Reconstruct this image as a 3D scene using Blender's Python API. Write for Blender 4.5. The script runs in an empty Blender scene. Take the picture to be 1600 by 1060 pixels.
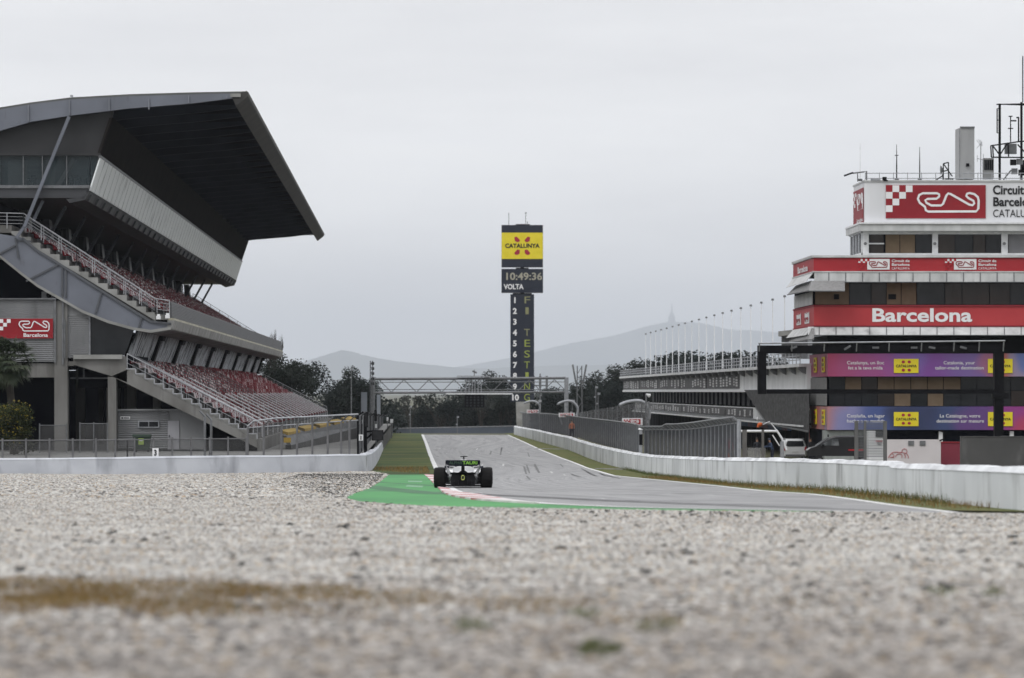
import bpy, bmesh, math, random
from mathutils import Vector, Matrix
random.seed(7)
SC = bpy.context.scene
COL = SC.collection
# ------------------------------------------------------------------ camera, world, sun, exposure
ZC = 6.0            # camera height over the scene's zero
F = 6000.0          # focal length in photo pixels (1600 wide)
HY = 612.0          # the photo row of the level horizon
cam_d = bpy.data.cameras.new("camera"); cam = bpy.data.objects.new("camera", cam_d); COL.objects.link(cam)
cam.location = (0, 0, ZC); cam.rotation_euler = (math.radians(90), 0, 0)
cam_d.sensor_width = 36.0; cam_d.lens = 135.0
cam_d.shift_y = (HY - 530.0) / 1600.0
cam_d.clip_start = 0.5; cam_d.clip_end = 90000
cam_d.dof.use_dof = True; cam_d.dof.focus_distance = 185.0; cam_d.dof.aperture_fstop = 1.9
SC.camera = cam
SUN_EL, SUN_AZ = math.radians(48), math.radians(215)
w = bpy.data.worlds.new("World"); SC.world = w; w.use_nodes = True
nt = w.node_tree; N = nt.nodes; L = nt.links
for n in list(N): N.remove(n)
out = N.new("ShaderNodeOutputWorld"); bg = N.new("ShaderNodeBackground")
sky = N.new("ShaderNodeTexSky"); sky.sky_type = 'NISHITA'; sky.sun_disc = False
sky.sun_elevation = SUN_EL; sky.sun_rotation = SUN_AZ; sky.air_density = 1.0; sky.dust_density = 3.0
hsv = N.new("ShaderNodeHueSaturation"); hsv.inputs['Saturation'].default_value = 0.15
tc = N.new("ShaderNodeTexCoord"); mp = N.new("ShaderNodeMapping"); mp.inputs['Scale'].default_value = (1.6, 1.6, 9.0)
nz = N.new("ShaderNodeTexNoise"); nz.inputs['Scale'].default_value = 2.3; nz.inputs['Detail'].default_value = 6; nz.inputs['Roughness'].default_value = 0.55
cr = N.new("ShaderNodeValToRGB")
cr.color_ramp.elements[0].position = 0.32; cr.color_ramp.elements[0].color = (6.2, 6.23, 6.42, 1)
cr.color_ramp.elements[1].position = 0.68; cr.color_ramp.elements[1].color = (7.95, 7.97, 8.06, 1)
sep = N.new("ShaderNodeSeparateXYZ")
zr = N.new("ShaderNodeMapRange"); zr.inputs['From Min'].default_value = 0.0; zr.inputs['From Max'].default_value = 1.0
zr.inputs['To Min'].default_value = 1.0; zr.inputs['To Max'].default_value = 1.7; zr.clamp = True
mul = N.new("ShaderNodeVectorMath"); mul.operation = 'SCALE'
mix = N.new("ShaderNodeMix"); mix.data_type = 'RGBA'; mix.inputs[0].default_value = 0.94
L.new(tc.outputs['Generated'], mp.inputs['Vector']); L.new(mp.outputs['Vector'], nz.inputs['Vector']); L.new(nz.outputs['Fac'], cr.inputs['Fac'])
L.new(tc.outputs['Generated'], sep.inputs[0]); L.new(sep.outputs['Z'], zr.inputs['Value'])
L.new(cr.outputs['Color'], mul.inputs[0]); L.new(zr.outputs['Result'], mul.inputs['Scale'])
L.new(sky.outputs['Color'], hsv.inputs['Color']); L.new(hsv.outputs['Color'], mix.inputs[6]); L.new(mul.outputs['Vector'], mix.inputs[7])
L.new(mix.outputs[2], bg.inputs['Color']); bg.inputs['Strength'].default_value = 0.126
L.new(bg.outputs[0], out.inputs['Surface'])
sd = bpy.data.lights.new("sun", 'SUN'); sd.energy = 0.85; sd.angle = math.radians(18); sd.color = (1.0, 0.985, 0.965)
so = bpy.data.objects.new("sun", sd); COL.objects.link(so)
_dir = Vector((math.sin(SUN_AZ) * math.cos(SUN_EL), math.cos(SUN_AZ) * math.cos(SUN_EL), math.sin(SUN_EL)))
so.rotation_euler = _dir.to_track_quat('Z', 'Y').to_euler()
SC.view_settings.view_transform = 'Standard'; SC.view_settings.look = 'None'
SC.view_settings.exposure = 0.0; SC.view_settings.gamma = 1.0
SC.render.engine = 'CYCLES'
SC.cycles.max_bounces = 6; SC.cycles.diffuse_bounces = 3; SC.cycles.glossy_bounces = 3; SC.cycles.transparent_max_bounces = 24
SC.cycles.volume_bounces = 0; SC.cycles.use_denoising = True

# ------------------------------------------------------------------ helpers
def P(px, py, Y):
    return Vector(((px - 800.0) / F * Y, Y, ZC - (py - HY) / F * Y))
GK = [(-200, -1.0), (0, -1.08), (220, -4.82), (260, -5.18), (310, -5.38), (400, -5.5), (515, -5.6), (600, -7.5), (700, -10.0), (1000, -12.0), (60000, -14.0)]
def G(Y):
    for (a, za), (b, zb) in zip(GK, GK[1:]):
        if Y <= b:
            t = (Y - a) / (b - a)
            return ZC + za + (zb - za) * t
    return ZC - 14.0
def gp(px, py):
    lo, hi = 12.0, 516.0
    for _ in range(50):
        m = (lo + hi) / 2
        if HY + F * (ZC - G(m)) / m > py: lo = m
        else: hi = m
    Y = (lo + hi) / 2
    return Vector(((px - 800.0) / F * Y, Y, G(Y)))
DX = -0.0245
D = Vector((DX, 1.0, 0.0))
MATS = {}
def mat(name, c1, c2=None, scale=1.0, detail=4.0, rough=0.7, bump=0.0, stretch=(1, 1, 1), metal=0.0, lo=0.35, hi=0.65, spec=0.3, alpha=None, coord='Object', emit=0.0, fine=None):
    if name in MATS: return MATS[name]
    m = bpy.data.materials.new(name); m.use_nodes = True; MATS[name] = m
    nt = m.node_tree; b = nt.nodes['Principled BSDF']
    b.inputs['Roughness'].default_value = rough; b.inputs['Metallic'].default_value = metal
    b.inputs['Specular IOR Level'].default_value = spec
    m.diffuse_color = (*c1, 1)
    if c2 is None:
        c2 = tuple(x * 0.86 for x in c1)
    t = nt.nodes.new("ShaderNodeTexCoord"); mp = nt.nodes.new("ShaderNodeMapping"); mp.inputs['Scale'].default_value = stretch
    nz = nt.nodes.new("ShaderNodeTexNoise"); nz.inputs['Scale'].default_value = scale; nz.inputs['Detail'].default_value = detail
    r = nt.nodes.new("ShaderNodeValToRGB")
    r.color_ramp.elements[0].position = lo; r.color_ramp.elements[0].color = (*c1, 1)
    r.color_ramp.elements[1].position = hi; r.color_ramp.elements[1].color = (*c2, 1)
    k = nt.links.new
    k(t.outputs[coord], mp.inputs['Vector']); k(mp.outputs['Vector'], nz.inputs['Vector']); k(nz.outputs['Fac'], r.inputs['Fac'])
    col = r.outputs['Color']
    if fine:   # (scale, colour, threshold lo, hi): a second set of spots or streaks
        s2, c3, l3, h3, st3 = fine
        mp2 = nt.nodes.new("ShaderNodeMapping"); mp2.inputs['Scale'].default_value = st3
        n2 = nt.nodes.new("ShaderNodeTexNoise"); n2.inputs['Scale'].default_value = s2; n2.inputs['Detail'].default_value = 6
        mr = nt.nodes.new("ShaderNodeMapRange"); mr.inputs['From Min'].default_value = l3; mr.inputs['From Max'].default_value = h3
        mx = nt.nodes.new("ShaderNodeMix"); mx.data_type = 'RGBA'; mx.inputs[7].default_value = (*c3, 1)
        k(t.outputs[coord], mp2.inputs['Vector']); k(mp2.outputs['Vector'], n2.inputs['Vector']); k(n2.outputs['Fac'], mr.inputs['Value'])
        k(mr.outputs['Result'], mx.inputs[0]); k(col, mx.inputs[6]); col = mx.outputs[2]
    k(col, b.inputs['Base Color'])
    if emit:
        k(col, b.inputs['Emission Color']); b.inputs['Emission Strength'].default_value = emit
    if bump:
        bp = nt.nodes.new("ShaderNodeBump"); bp.inputs['Strength'].default_value = bump; bp.inputs['Distance'].default_value = 0.05
        k(nz.outputs['Fac'], bp.inputs['Height']); k(bp.outputs['Normal'], b.inputs['Normal'])
    if alpha is not None:
        b.inputs['Alpha'].default_value = alpha
    return m
ORG = {}
def place(o, origin, parent=None):
    COL.objects.link(o)
    ORG[o.name] = Vector(origin)
    if parent is not None:
        o.parent = parent; o.location = Vector(origin) - ORG[parent.name]
    else:
        o.location = origin
    return o
def thing(name, label, cat, loc, group=None):
    o = bpy.data.objects.new(name, None); o.empty_display_size = 0.3
    place(o, loc); o['label'] = label; o['category'] = cat
    if group: o['group'] = group
    return o
def tag(o, label, cat, group=None, kind=None):
    o['label'] = label; o['category'] = cat
    if group: o['group'] = group
    if kind: o['kind'] = kind
    return o
class MB:
    def __init__(s): s.v = []; s.f = []; s.mi = []; s.uv = None
    def add(s, vs, fs, mi=0):
        b = len(s.v); s.v += [Vector(x) for x in vs]
        s.f += [tuple(b + i for i in f) for f in fs]; s.mi += [mi] * len(fs)
    def hexa(s, a, mi=0):   # 8 corners: 4 of one face, then the 4 opposite
        s.add(a, [(0, 1, 2, 3), (7, 6, 5, 4), (0, 4, 5, 1), (1, 5, 6, 2), (2, 6, 7, 3), (3, 7, 4, 0)], mi)
    def box(s, c, sz, rz=0.0, mi=0):
        c = Vector(c); hx, hy, hz = sz[0] / 2, sz[1] / 2, sz[2] / 2
        R = Matrix.Rotation(rz, 3, 'Z')
        q = [(-hx, -hy, -hz), (hx, -hy, -hz), (hx, hy, -hz), (-hx, hy, -hz), (-hx, -hy, hz), (hx, -hy, hz), (hx, hy, hz), (-hx, hy, hz)]
        s.hexa([c + R @ Vector(p) for p in q], mi)
    def prism(s, pts, vec, mi=0):   # polygon (3D points) swept along vec
        n = len(pts); vec = Vector(vec)
        s.add(list(pts) + [Vector(p) + vec for p in pts],
              [tuple(range(n)), tuple(range(2 * n - 1, n - 1, -1))] + [(i, i + n, (i + 1) % n + n, (i + 1) % n) for i in range(n)], mi)
    def bar(s, p0, p1, wd, hd=None, up=Vector((0, 0, 1)), mi=0):
        p0, p1 = Vector(p0), Vector(p1); hd = hd or wd
        d = (p1 - p0).normalized()
        if abs(d.dot(up)) > 0.98: up = Vector((1, 0, 0))
        a = d.cross(up).normalized() * wd / 2; b = d.cross(a).normalized() * hd / 2
        s.hexa([p0 - a - b, p0 + a - b, p0 + a + b, p0 - a + b, p1 - a - b, p1 + a - b, p1 + a + b, p1 - a + b], mi)
    def tube(s, pts, r, n=6, mi=0, cap=True):
        pts = [Vector(p) for p in pts]; b0 = len(s.v)
        rr = r if isinstance(r, (list, tuple)) else [r] * len(pts)
        for i, p in enumerate(pts):
            d = (pts[min(i + 1, len(pts) - 1)] - pts[max(i - 1, 0)]).normalized()
            u = Vector((0, 0, 1)) if abs(d.z) < 0.95 else Vector((1, 0, 0))
            a = d.cross(u).normalized(); b = d.cross(a).normalized()
            for k in range(n):
                t = 2 * math.pi * k / n
                s.v.append(p + (a * math.cos(t) + b * math.sin(t)) * rr[i])
        for i in range(len(pts) - 1):
            for k in range(n):
                q = b0 + i * n
                s.f.append((q + k, q + (k + 1) % n, q + n + (k + 1) % n, q + n + k)); s.mi.append(mi)
        if cap:
            s.f.append(tuple(b0 + k for k in range(n))[::-1]); s.mi.append(mi)
            s.f.append(tuple(b0 + (len(pts) - 1) * n + k for k in range(n))); s.mi.append(mi)
    def build(s, name, m, parent=None, origin=None, smooth=False, local=None):
        me = bpy.data.meshes.new(name)
        if origin is None:
            if parent is not None: origin = ORG[parent.name]
            else:
                xs = [v.x for v in s.v]; ys = [v.y for v in s.v]; zs = [v.z for v in s.v]
                origin = Vector(((min(xs) + max(xs)) / 2, (min(ys) + max(ys)) / 2, min(zs)))
        origin = Vector(origin)
        me.from_pydata([tuple(v - origin) for v in s.v], [], s.f)
        for mm in (m if isinstance(m, (list, tuple)) else [m]): me.materials.append(mm)
        if len(me.materials) > 1: me.polygons.foreach_set('material_index', s.mi)
        if s.uv:
            ul = me.uv_layers.new(name='UVMap')
            for lp in me.loops: ul.data[lp.index].uv = s.uv[lp.vertex_index]
        bm = bmesh.new(); bm.from_mesh(me); bmesh.ops.recalc_face_normals(bm, faces=bm.faces); bm.to_mesh(me); bm.free()
        if smooth:
            me.polygons.foreach_set('use_smooth', [True] * len(me.polygons))
        me.update()
        o = bpy.data.objects.new(name, me)
        return place(o, origin, parent)
def copy_tree(o, loc, rz=0.0, sc=1.0, label=None):
    c = o.copy(); COL.objects.link(c); c.location = loc; c.rotation_euler = (0, 0, rz); c.scale = (sc, sc, sc) if not isinstance(sc, tuple) else sc
    if label: c['label'] = label
    for ch in list(o.children):
        d = ch.copy(); COL.objects.link(d); d.parent = c
        for g in list(ch.children):
            e = g.copy(); COL.objects.link(e); e.parent = d
    return c
class Plane:
    """A flat facade: coordinates (a, b) run along u and v (v downwards), n points out of it."""
    def __init__(s, O, u, v): s.O = Vector(O); s.u = Vector(u); s.v = Vector(v); s.n = s.v.cross(s.u).normalized() * -1
    def pt(s, a, b, off=0.0): return s.O + s.u * a + s.v * b + s.n * off
def front(Y):
    p = Plane(P(0, 0, Y), (Y / F, 0, 0), (0, 0, -Y / F)); p.n = Vector((0, -1, 0)); return p
def prect(mb, pl, x0, y0, x1, y1, off=0.0, th=0.05, mi=0):
    a = [pl.pt(x0, y0, off), pl.pt(x1, y0, off), pl.pt(x1, y1, off), pl.pt(x0, y1, off)]
    mb.hexa(a + [p + pl.n * th for p in a], mi)
def ppoly(mb, pl, pts, off=0.0, th=0.05, mi=0):
    mb.prism([pl.pt(x, y, off) for x, y in pts], pl.n * th, mi)
def pline(mb, pl, pts, wd, off=0.0, th=0.02, closed=False, mi=0):
    """A thick drawn line in facade units with mitred joins."""
    n = len(pts); L_, R_ = [], []
    for i in range(n):
        if closed: a, b, c = pts[i - 1], pts[i], pts[(i + 1) % n]
        else: a, b, c = pts[max(i - 1, 0)], pts[i], pts[min(i + 1, n - 1)]
        d = Vector((c[0] - a[0], c[1] - a[1])).normalized(); nn = Vector((-d.y, d.x)) * wd / 2
        L_.append((b[0] + nn.x, b[1] + nn.y)); R_.append((b[0] - nn.x, b[1] - nn.y))
    for i in range(n if closed else n - 1):
        j = (i + 1) % n
        q = [pl.pt(*L_[i], off), pl.pt(*L_[j], off), pl.pt(*R_[j], off), pl.pt(*R_[i], off)]
        mb.hexa(q + [p + pl.n * th for p in q], mi)
def text(name, s, pl, x, y, h, m, parent, off=0.02, width=None, bold=0.0, align='LEFT', spacing=1.0, th=0.02):
    """Lettering on a facade: (x, y) is the left (or centre) of the baseline, h the capital height in facade units."""
    cu = bpy.data.curves.new(name, 'FONT'); cu.body = s; cu.size = 1.0; cu.align_x = align; cu.offset = bold; cu.space_character = spacing
    cu.resolution_u = 3; cu.extrude = 0.0
    ob = bpy.data.objects.new("letters", cu)
    me = bpy.data.meshes.new_from_object(ob)
    bpy.data.objects.remove(ob)
    vs = [v.co.copy() for v in me.vertices]
    if not vs: return None
    k = h / 0.70
    xs = [v.x for v in vs]; wn = max(xs) - min(xs)
    kx = k if width is None else width / wn
    fs = [tuple(p.vertices) for p in me.polygons]
    bpy.data.meshes.remove(me)
    mb = MB(); mb.add([pl.pt(x + v.x * kx, y - v.y * k, off) for v in vs], fs)
    return mb.build(name, m, parent)
# ------------------------------------------------------------------ common materials
M_white = mat('white_paint', (.72, .73, .74), (.62, .63, .65), 3.0, rough=.5)
M_offwhite = mat('off_white_panel', (.55, .56, .56), (.42, .43, .43), 1.2, rough=.55, stretch=(1, 1, .25))
M_conc = mat('concrete', (.20, .198, .19), (.115, .112, .105), .55, 8, .9, .4, (1, 1, .35), fine=(1.2, (.07, .068, .062), .56, .8, (1.5, 1.5, .12)))
M_conc_l = mat('pale_concrete', (.30, .30, .29), (.2, .2, .19), .6, 8, .9, .3, fine=(1.5, (.12, .12, .11), .6, .8, (1, 1, .2)))
M_steel = mat('blue_grey_steel', (.155, .168, .20), (.12, .13, .155), .35, 6, .55, fine=(2.0, (.09, .09, .1), .62, .85, (1, 1, .3)))
M_galv = mat('galvanised_steel', (.34, .35, .37), (.25, .26, .28), 3, 4, .45, metal=.3)
M_galvd = mat('dull_galvanised', (.17, .175, .185), (.12, .125, .13), 3, 4, .5, metal=.3)
M_rail = mat('pale_rail', (.40, .41, .43), (.30, .31, .33), 3, rough=.4, metal=.3)
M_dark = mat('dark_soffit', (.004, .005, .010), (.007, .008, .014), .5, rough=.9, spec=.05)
M_black = mat('black_steel', (.004, .004, .005), (.007, .007, .009), 2, rough=.6, spec=.08)
M_louv = mat('brown_black_louvre', (.019, .016, .015), (.012, .011, .011), .6, rough=.9, spec=.1)
M_glassd = mat('dark_glass', (.006, .008, .010), (.016, .018, .021), .6, rough=.1, spec=.25)
M_red = mat('red_panel', (.40, .018, .028), (.34, .014, .022), .8, rough=.5)
M_redd = mat('deep_red_panel', (.26, .012, .02), (.22, .01, .018), .8, rough=.5)
M_yel = mat('yellow_panel', (.72, .60, .03), (.66, .54, .02), 1.0, rough=.5)
M_ltr = mat('white_lettering', (.75, .75, .76), (.7, .7, .71), 2.0, rough=.5)
M_ltk = mat('black_lettering', (.01, .01, .012), (.014, .014, .016), 2.0, rough=.5)
M_crg = mat('grey_cladding', (.24, .245, .25), (.19, .194, .20), .5, 6, .6, stretch=(1, 1, .5), fine=(.8, (.085, .085, .085), .6, .85, (1, 1, .3)))
M_mesh = mat('wire_mesh', (.08, .085, .09), (.12, .125, .13), 1.5, rough=.6, alpha=.38)
M_mesh_l = mat('fine_wire_mesh', (.10, .10, .10), (.14, .14, .14), 1.5, rough=.6, alpha=.22)
M_glass = mat('clear_glass', (.05, .07, .08), (.06, .08, .09), 1.0, rough=.05, alpha=.35)
M_rubber = mat('black_rubber', (.012, .012, .013), (.018, .018, .02), 6, rough=.75)
M_orange = mat('orange_paint', (.6, .12, .02), (.5, .1, .02), 2, rough=.5)

# ------------------------------------------------------------------ ground, gravel, track
def sheet(name, rows, m, dz, uv=True, kind='structure'):
    """rows: list of (left point, right point), each a Vector on the ground; a strip of quads with 8 columns."""
    mb = MB(); nc = 8; mb.uv = []
    s = 0.0
    for i, (a, b) in enumerate(rows):
        if i: s += (((a + b) / 2) - ((rows[i - 1][0] + rows[i - 1][1]) / 2)).length
        for c in range(nc + 1):
            p = a.lerp(b, c / nc); p.z = G(p.y) + dz
            mb.v.append(p); mb.uv.append(((c / nc) * (a - b).length, s))
    for i in range(len(rows) - 1):
        for c in range(nc):
            q = i * (nc + 1) + c
            mb.f.append((q, q + 1, q + nc + 2, q + nc + 1)); mb.mi.append(0)
    o = mb.build(name, m, origin=(0, 0, 0)); o['kind'] = kind
    for p_ in o.data.polygons:
        if p_.normal.z < 0: p_.flip()
    return o
def interp(pts, Y):
    """pts: world points with decreasing/increasing y; returns X at Y (clamped to the end segments)."""
    q = sorted(pts, key=lambda p: p.y)
    if Y <= q[0].y: a, b = q[0], q[1]
    elif Y >= q[-1].y: return q[-1].x + DX * (Y - q[-1].y)
    else:
        for a, b in zip(q, q[1:]):
            if Y <= b.y: break
    t = (Y - a.y) / max(1e-6, b.y - a.y)
    if t < 0: t = 0
    return a.x + (b.x - a.x) * t
def smooth_poly(pts, n=4):
    out_ = []
    for i in range(len(pts) - 1):
        p0, p1, p2, p3 = pts[max(i - 1, 0)], pts[i], pts[i + 1], pts[min(i + 2, len(pts) - 1)]
        for k in range(n):
            t = k / n
            out_.append(0.5 * ((2 * p1) + (p2 - p0) * t + (2 * p0 - 5 * p1 + 4 * p2 - p3) * t * t + (3 * p1 - p0 - 3 * p2 + p3) * t ** 3))
    out_.append(pts[-1]); return out_
# the wide ground out to the hills
mb = MB()
ys = [-60, 0, 50, 100, 150, 220, 240, 260, 285, 310, 350, 400, 450, 515, 560, 600, 650, 700, 850, 1000, 2000, 5000, 12000, 28500, 46500]
for y in ys:
    wx = max(60, y * 0.5 + 60)
    for c in range(5): mb.v.append(Vector((-wx + wx * c / 2, y, G(y) - .03)))
for i in range(len(ys) - 1):
    for c in range(4):
        q = i * 5 + c; mb.f.append((q, q + 1, q + 6, q + 5)); mb.mi.append(0)
M_land = mat('dry_grassland', (.06, .065, .03), (.10, .09, .05), .2, 8, .95, .3)
o = mb.build('ground', M_land, origin=(0, 0, 0)); o['kind'] = 'structure'

trackL = [gp(*p) for p in [(658, 679.5), (663, 692), (668, 708), (674, 724), (680, 738), (686, 752), (697, 765), (720, 773.5), (760, 779.5), (815, 785.5), (870, 789.5), (980, 794), (1100, 796.5), (1300, 800), (1490, 802.6)]]
trackR = [gp(*p) for p in [(795, 680), (820, 691), (845, 702.5), (890, 720), (930, 734.5), (975, 745), (1050, 752.5), (1125, 760), (1200, 768), (1272, 773), (1330, 780), (1401, 790), (1450, 796), (1475, 799), (1501, 802.2)]]
tl = smooth_poly(trackL, 4); tr = smooth_poly(trackR, 4)
Lc = lambda Y: interp(tl, Y)
Rc = lambda Y: interp(tr, Y)
def asphalt():
    m = bpy.data.materials.new('worn_asphalt'); m.use_nodes = True; nt = m.node_tree; b = nt.nodes['Principled BSDF']; k = nt.links.new
    b.inputs['Roughness'].default_value = .62; b.inputs['Specular IOR Level'].default_value = .4
    t = nt.nodes.new("ShaderNodeTexCoord")
    def noise(st, sc, det=6):
        mp = nt.nodes.new("ShaderNodeMapping"); mp.inputs['Scale'].default_value = st
        n = nt.nodes.new("ShaderNodeTexNoise"); n.inputs['Scale'].default_value = sc; n.inputs['Detail'].default_value = det
        k(t.outputs['UV'], mp.inputs['Vector']); k(mp.outputs['Vector'], n.inputs['Vector']); return n.outputs['Fac']
    def rng(v, a, c):
        r = nt.nodes.new("ShaderNodeMapRange"); r.inputs['From Min'].default_value = a; r.inputs['From Max'].default_value = c; k(v, r.inputs['Value']); return r.outputs['Result']
    def mixc(f, a, c):
        x = nt.nodes.new("ShaderNodeMix"); x.data_type = 'RGBA'; k(f, x.inputs[0])
        if isinstance(a, tuple): x.inputs[6].default_value = (*a, 1)
        else: k(a, x.inputs[6])
        x.inputs[7].default_value = (*c, 1); return x.outputs[2]
    c = mixc(rng(noise((.9, .012, 1), 1.0), .38, .62), (.215, .215, .22), (.14, .14, .145))
    c = mixc(rng(noise((.35, .35, 1), 1.0), .5, .8), c, (.26, .26, .262))
    c = mixc(rng(noise((1.3, .05, 1), 1.0, 4), .52, .66), c, (.10, .10, .103))      # tyre marks
    c = mixc(rng(noise((2.6, .16, 1), 1.0, 3), .67, .71), c, (.5, .5, .5))       # scuffs and bits
    c = mixc(rng(noise((8, 8, 1), 3.0, 3), .3, 1.2), c, (.36, .36, .36))
    k(c, b.inputs['Base Color']); return m
M_asph = asphalt()
rows = []
n = len(tl)
for i in range(n): rows.append((tl[i], tr[i]))
far = [(Vector((Lc(Y), Y, 0)), Vector((Rc(Y), Y, 0))) for Y in (1000, 800, 700, 600, 560, 535)]
sheet('track', far + rows, M_asph, .012)
# white edge lines
def line(name, pts, wd, m, dz=.018, side=0):
    mb = MB(); n = len(pts)
    for i, p in enumerate(pts):
        a, c = pts[max(i - 1, 0)], pts[min(i + 1, n - 1)]
        d = (c - a); d.z = 0; d.normalize(); nn = Vector((-d.y, d.x, 0)) * wd / 2
        for q in (p + nn, p - nn):
            q = q.copy(); q.z = G(q.y) + dz; mb.v.append(q)
    for i in range(n - 1): mb.f.append((2 * i, 2 * i + 1, 2 * i + 3, 2 * i + 2)); mb.mi.append(0)
    o = mb.build(name, m, origin=(0, 0, 0)); o['kind'] = 'structure'
    return o
M_line = mat('road_paint', (.70, .70, .70), (.55, .55, .55), 1.5, 6, .6)
line('track_edge_line', [p + Vector((.18, 0, 0)) for p in tl], .30, M_line)
line('track_edge_line', [p + Vector((-.12, 0, 0)) for p in tr], .22, M_line)
# rubber laid on the racing line, short skids and pale bits
rub = smooth_poly([gp(*p) for p in [(700, 771), (772, 775), (850, 779), (950, 784), (1100, 790), (1250, 795), (1380, 799)]], 5)
M_rub = mat('laid_rubber', (.075, .075, .078), (.13, .13, .135), .6, 6, .7, stretch=(.4, 2, 1))
line('tyre_mark', rub, .42, M_rub, .016); line('tyre_mark', [p + Vector((0, 2.2, 0)) for p in rub[2:-3]], .25, M_rub, .016)
for pts_, w_ in (([(570, 760), (610, 765), (650, 769.5), (694, 773)], 1.1), ([(590, 754.5), (640, 757), (684, 760)], .5), ([(600, 747), (650, 748), (676, 749)], .35)):
    line('tyre_mark', smooth_poly([gp(*p) for p in pts_], 4), w_, mat('rubber_on_paint', (.045, .10, .06), (.05, .17, .07), .7, 6, .75), .012)
rnd = random.Random(12)
def along(Y, f):
    return Vector((Lc(Y) + (Rc(Y) - Lc(Y)) * f, Y, 0))
dk, wt = MB(), MB()
def lay(m_, p, q, wd, dz):
    d = (q - p).normalized(); nn = Vector((-d.y, d.x, 0)) * wd / 2
    m_.add([Vector((v.x, v.y, G(v.y) + dz)) for v in (p - nn, p + nn, q + nn, q - nn)], [(0, 1, 2, 3)])
for i in range(130):
    px, py = rnd.uniform(740, 1250), rnd.uniform(700, 792); p = gp(px, py)
    if not (Lc(p.y) + 1 < p.x < Rc(p.y) - 1): continue
    if p.y > 175: q = p + Vector((-.03 * rnd.random(), rnd.uniform(15, 50), 0))
    else: a_ = rnd.uniform(-.25, .1) ; q = p + Vector((math.cos(a_), -math.sin(a_) * -1, 0)) * rnd.uniform(1.0, 4.0) * (1 if p.y < 130 else .6) + Vector((0, rnd.uniform(0, 3) if p.y > 130 else 0, 0))
    (lay(dk, p, q, rnd.uniform(.12, .40) if p.y < 175 else rnd.uniform(.08, .16), .015) if rnd.random() < .62 else lay(wt, p, p + (q - p) * .25, rnd.uniform(.06, .14), .015))
for m_, c1, c2, nm in ((dk, (.085, .085, .087), (.14, .14, .142), 'skid_mark'), (wt, (.5, .5, .5), (.36, .36, .36), 'paint_fleck')):
    o = m_.build(nm, mat(nm + '_tone', c1, c2, .7), origin=(0, 0, 0)); o['kind'] = 'structure'
# green runoff behind the kerb
gpx = [(607, 742), (640, 742), (672, 742), (686, 752), (697, 765), (720, 773.5), (760, 779.5), (815, 785.5), (870, 789.5), (980, 794), (1100, 796.5), (1300, 800), (1345, 801.2),
       (1250, 801), (1100, 799.3), (900, 796.5), (800, 795), (700, 793), (620, 789.5), (562, 785), (545, 781), (540, 778), (552, 772), (575, 764), (592, 754)]
def poly_sheet(name, pts, m, dz, kind='structure'):
    bm = bmesh.new(); vs = [bm.verts.new((p.x, p.y, G(p.y) + dz)) for p in pts]
    f = bm.faces.new(vs); bmesh.ops.triangulate(bm, faces=[f])
    bmesh.ops.recalc_face_normals(bm, faces=bm.faces)
    for f in bm.faces:
        if f.normal.z < 0: f.normal_flip()
    me = bpy.data.meshes.new(name); bm.to_mesh(me); bm.free(); me.materials.append(m)
    o = bpy.data.objects.new(name, me); place(o, (0, 0, 0)); o['kind'] = kind; return o
M_green = mat('green_runoff_paint', (.058, .27, .075), (.040, .20, .06), .35, 8, .7, stretch=(1, .25, 1), fine=(.8, (.04, .09, .06), .56, .75, (.25, .12, 1)))
poly_sheet('painted_runoff', [gp(*p) for p in gpx], M_green, .008)
# faded white lettering worn off the green paint
mb = MB()
for (a, b_, c, d) in [((636, 758.5), (662, 759.5), (660, 762), (634, 761)), ((638, 752), (660, 752.5), (659, 754), (637, 753.8)), ((641, 748), (660, 748), (659.5, 749.6), (640, 749.6))]:
    q = [gp(*a), gp(*b_), gp(*c), gp(*d)]
    mb.add([Vector((p.x, p.y, G(p.y) + .013)) for p in q], [(0, 1, 2, 3)])
o = mb.build('painted_runoff_marking', mat('faded_white_paint', (.30, .42, .34), (.10, .26, .13), .5, 8, .7, stretch=(1, .3, 1)), origin=(0, 0, 0)); o['kind'] = 'structure'
# kerb: red and white teeth
ko = [gp(*p) for p in [(663, 742.5), (668, 747), (674, 753), (682, 761), (690, 769), (700, 774.5), (718, 778.8), (745, 782.4), (775, 784.8), (805, 786.6), (835, 788.4)]]
ki = [gp(*p) for p in [(681, 742.5), (685, 747), (689, 753), (697, 761), (712, 768.5), (738, 771.5), (762, 775.5), (785, 779.2), (806, 782.4), (828, 785.6), (845, 788.2)]]
ko = smooth_poly(ko, 3); ki = smooth_poly(ki, 3)
mk = MB()
for i in range(len(ko) - 1):
    a, b_, c, d = ko[i], ki[i], ki[i + 1], ko[i + 1]
    top = []
    for p, h in ((a, .055), (b_, .022), (c, .022), (d, .055)):
        q = p.copy(); q.z = G(q.y) + h; top.append(q)
    bot = [Vector((p.x, p.y, G(p.y) - .02)) for p in top]
    mk.hexa(top + bot, i % 2 if i < 21 else 1)
kr = mk.build('kerb', [mat('kerb_red', (.40, .10, .11), (.45, .30, .30), .8, 6, .6), mat('kerb_white', (.68, .66, .66), (.5, .46, .46), .8, 6, .6)], origin=(0, 0, 0)); kr['kind'] = 'structure'

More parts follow.
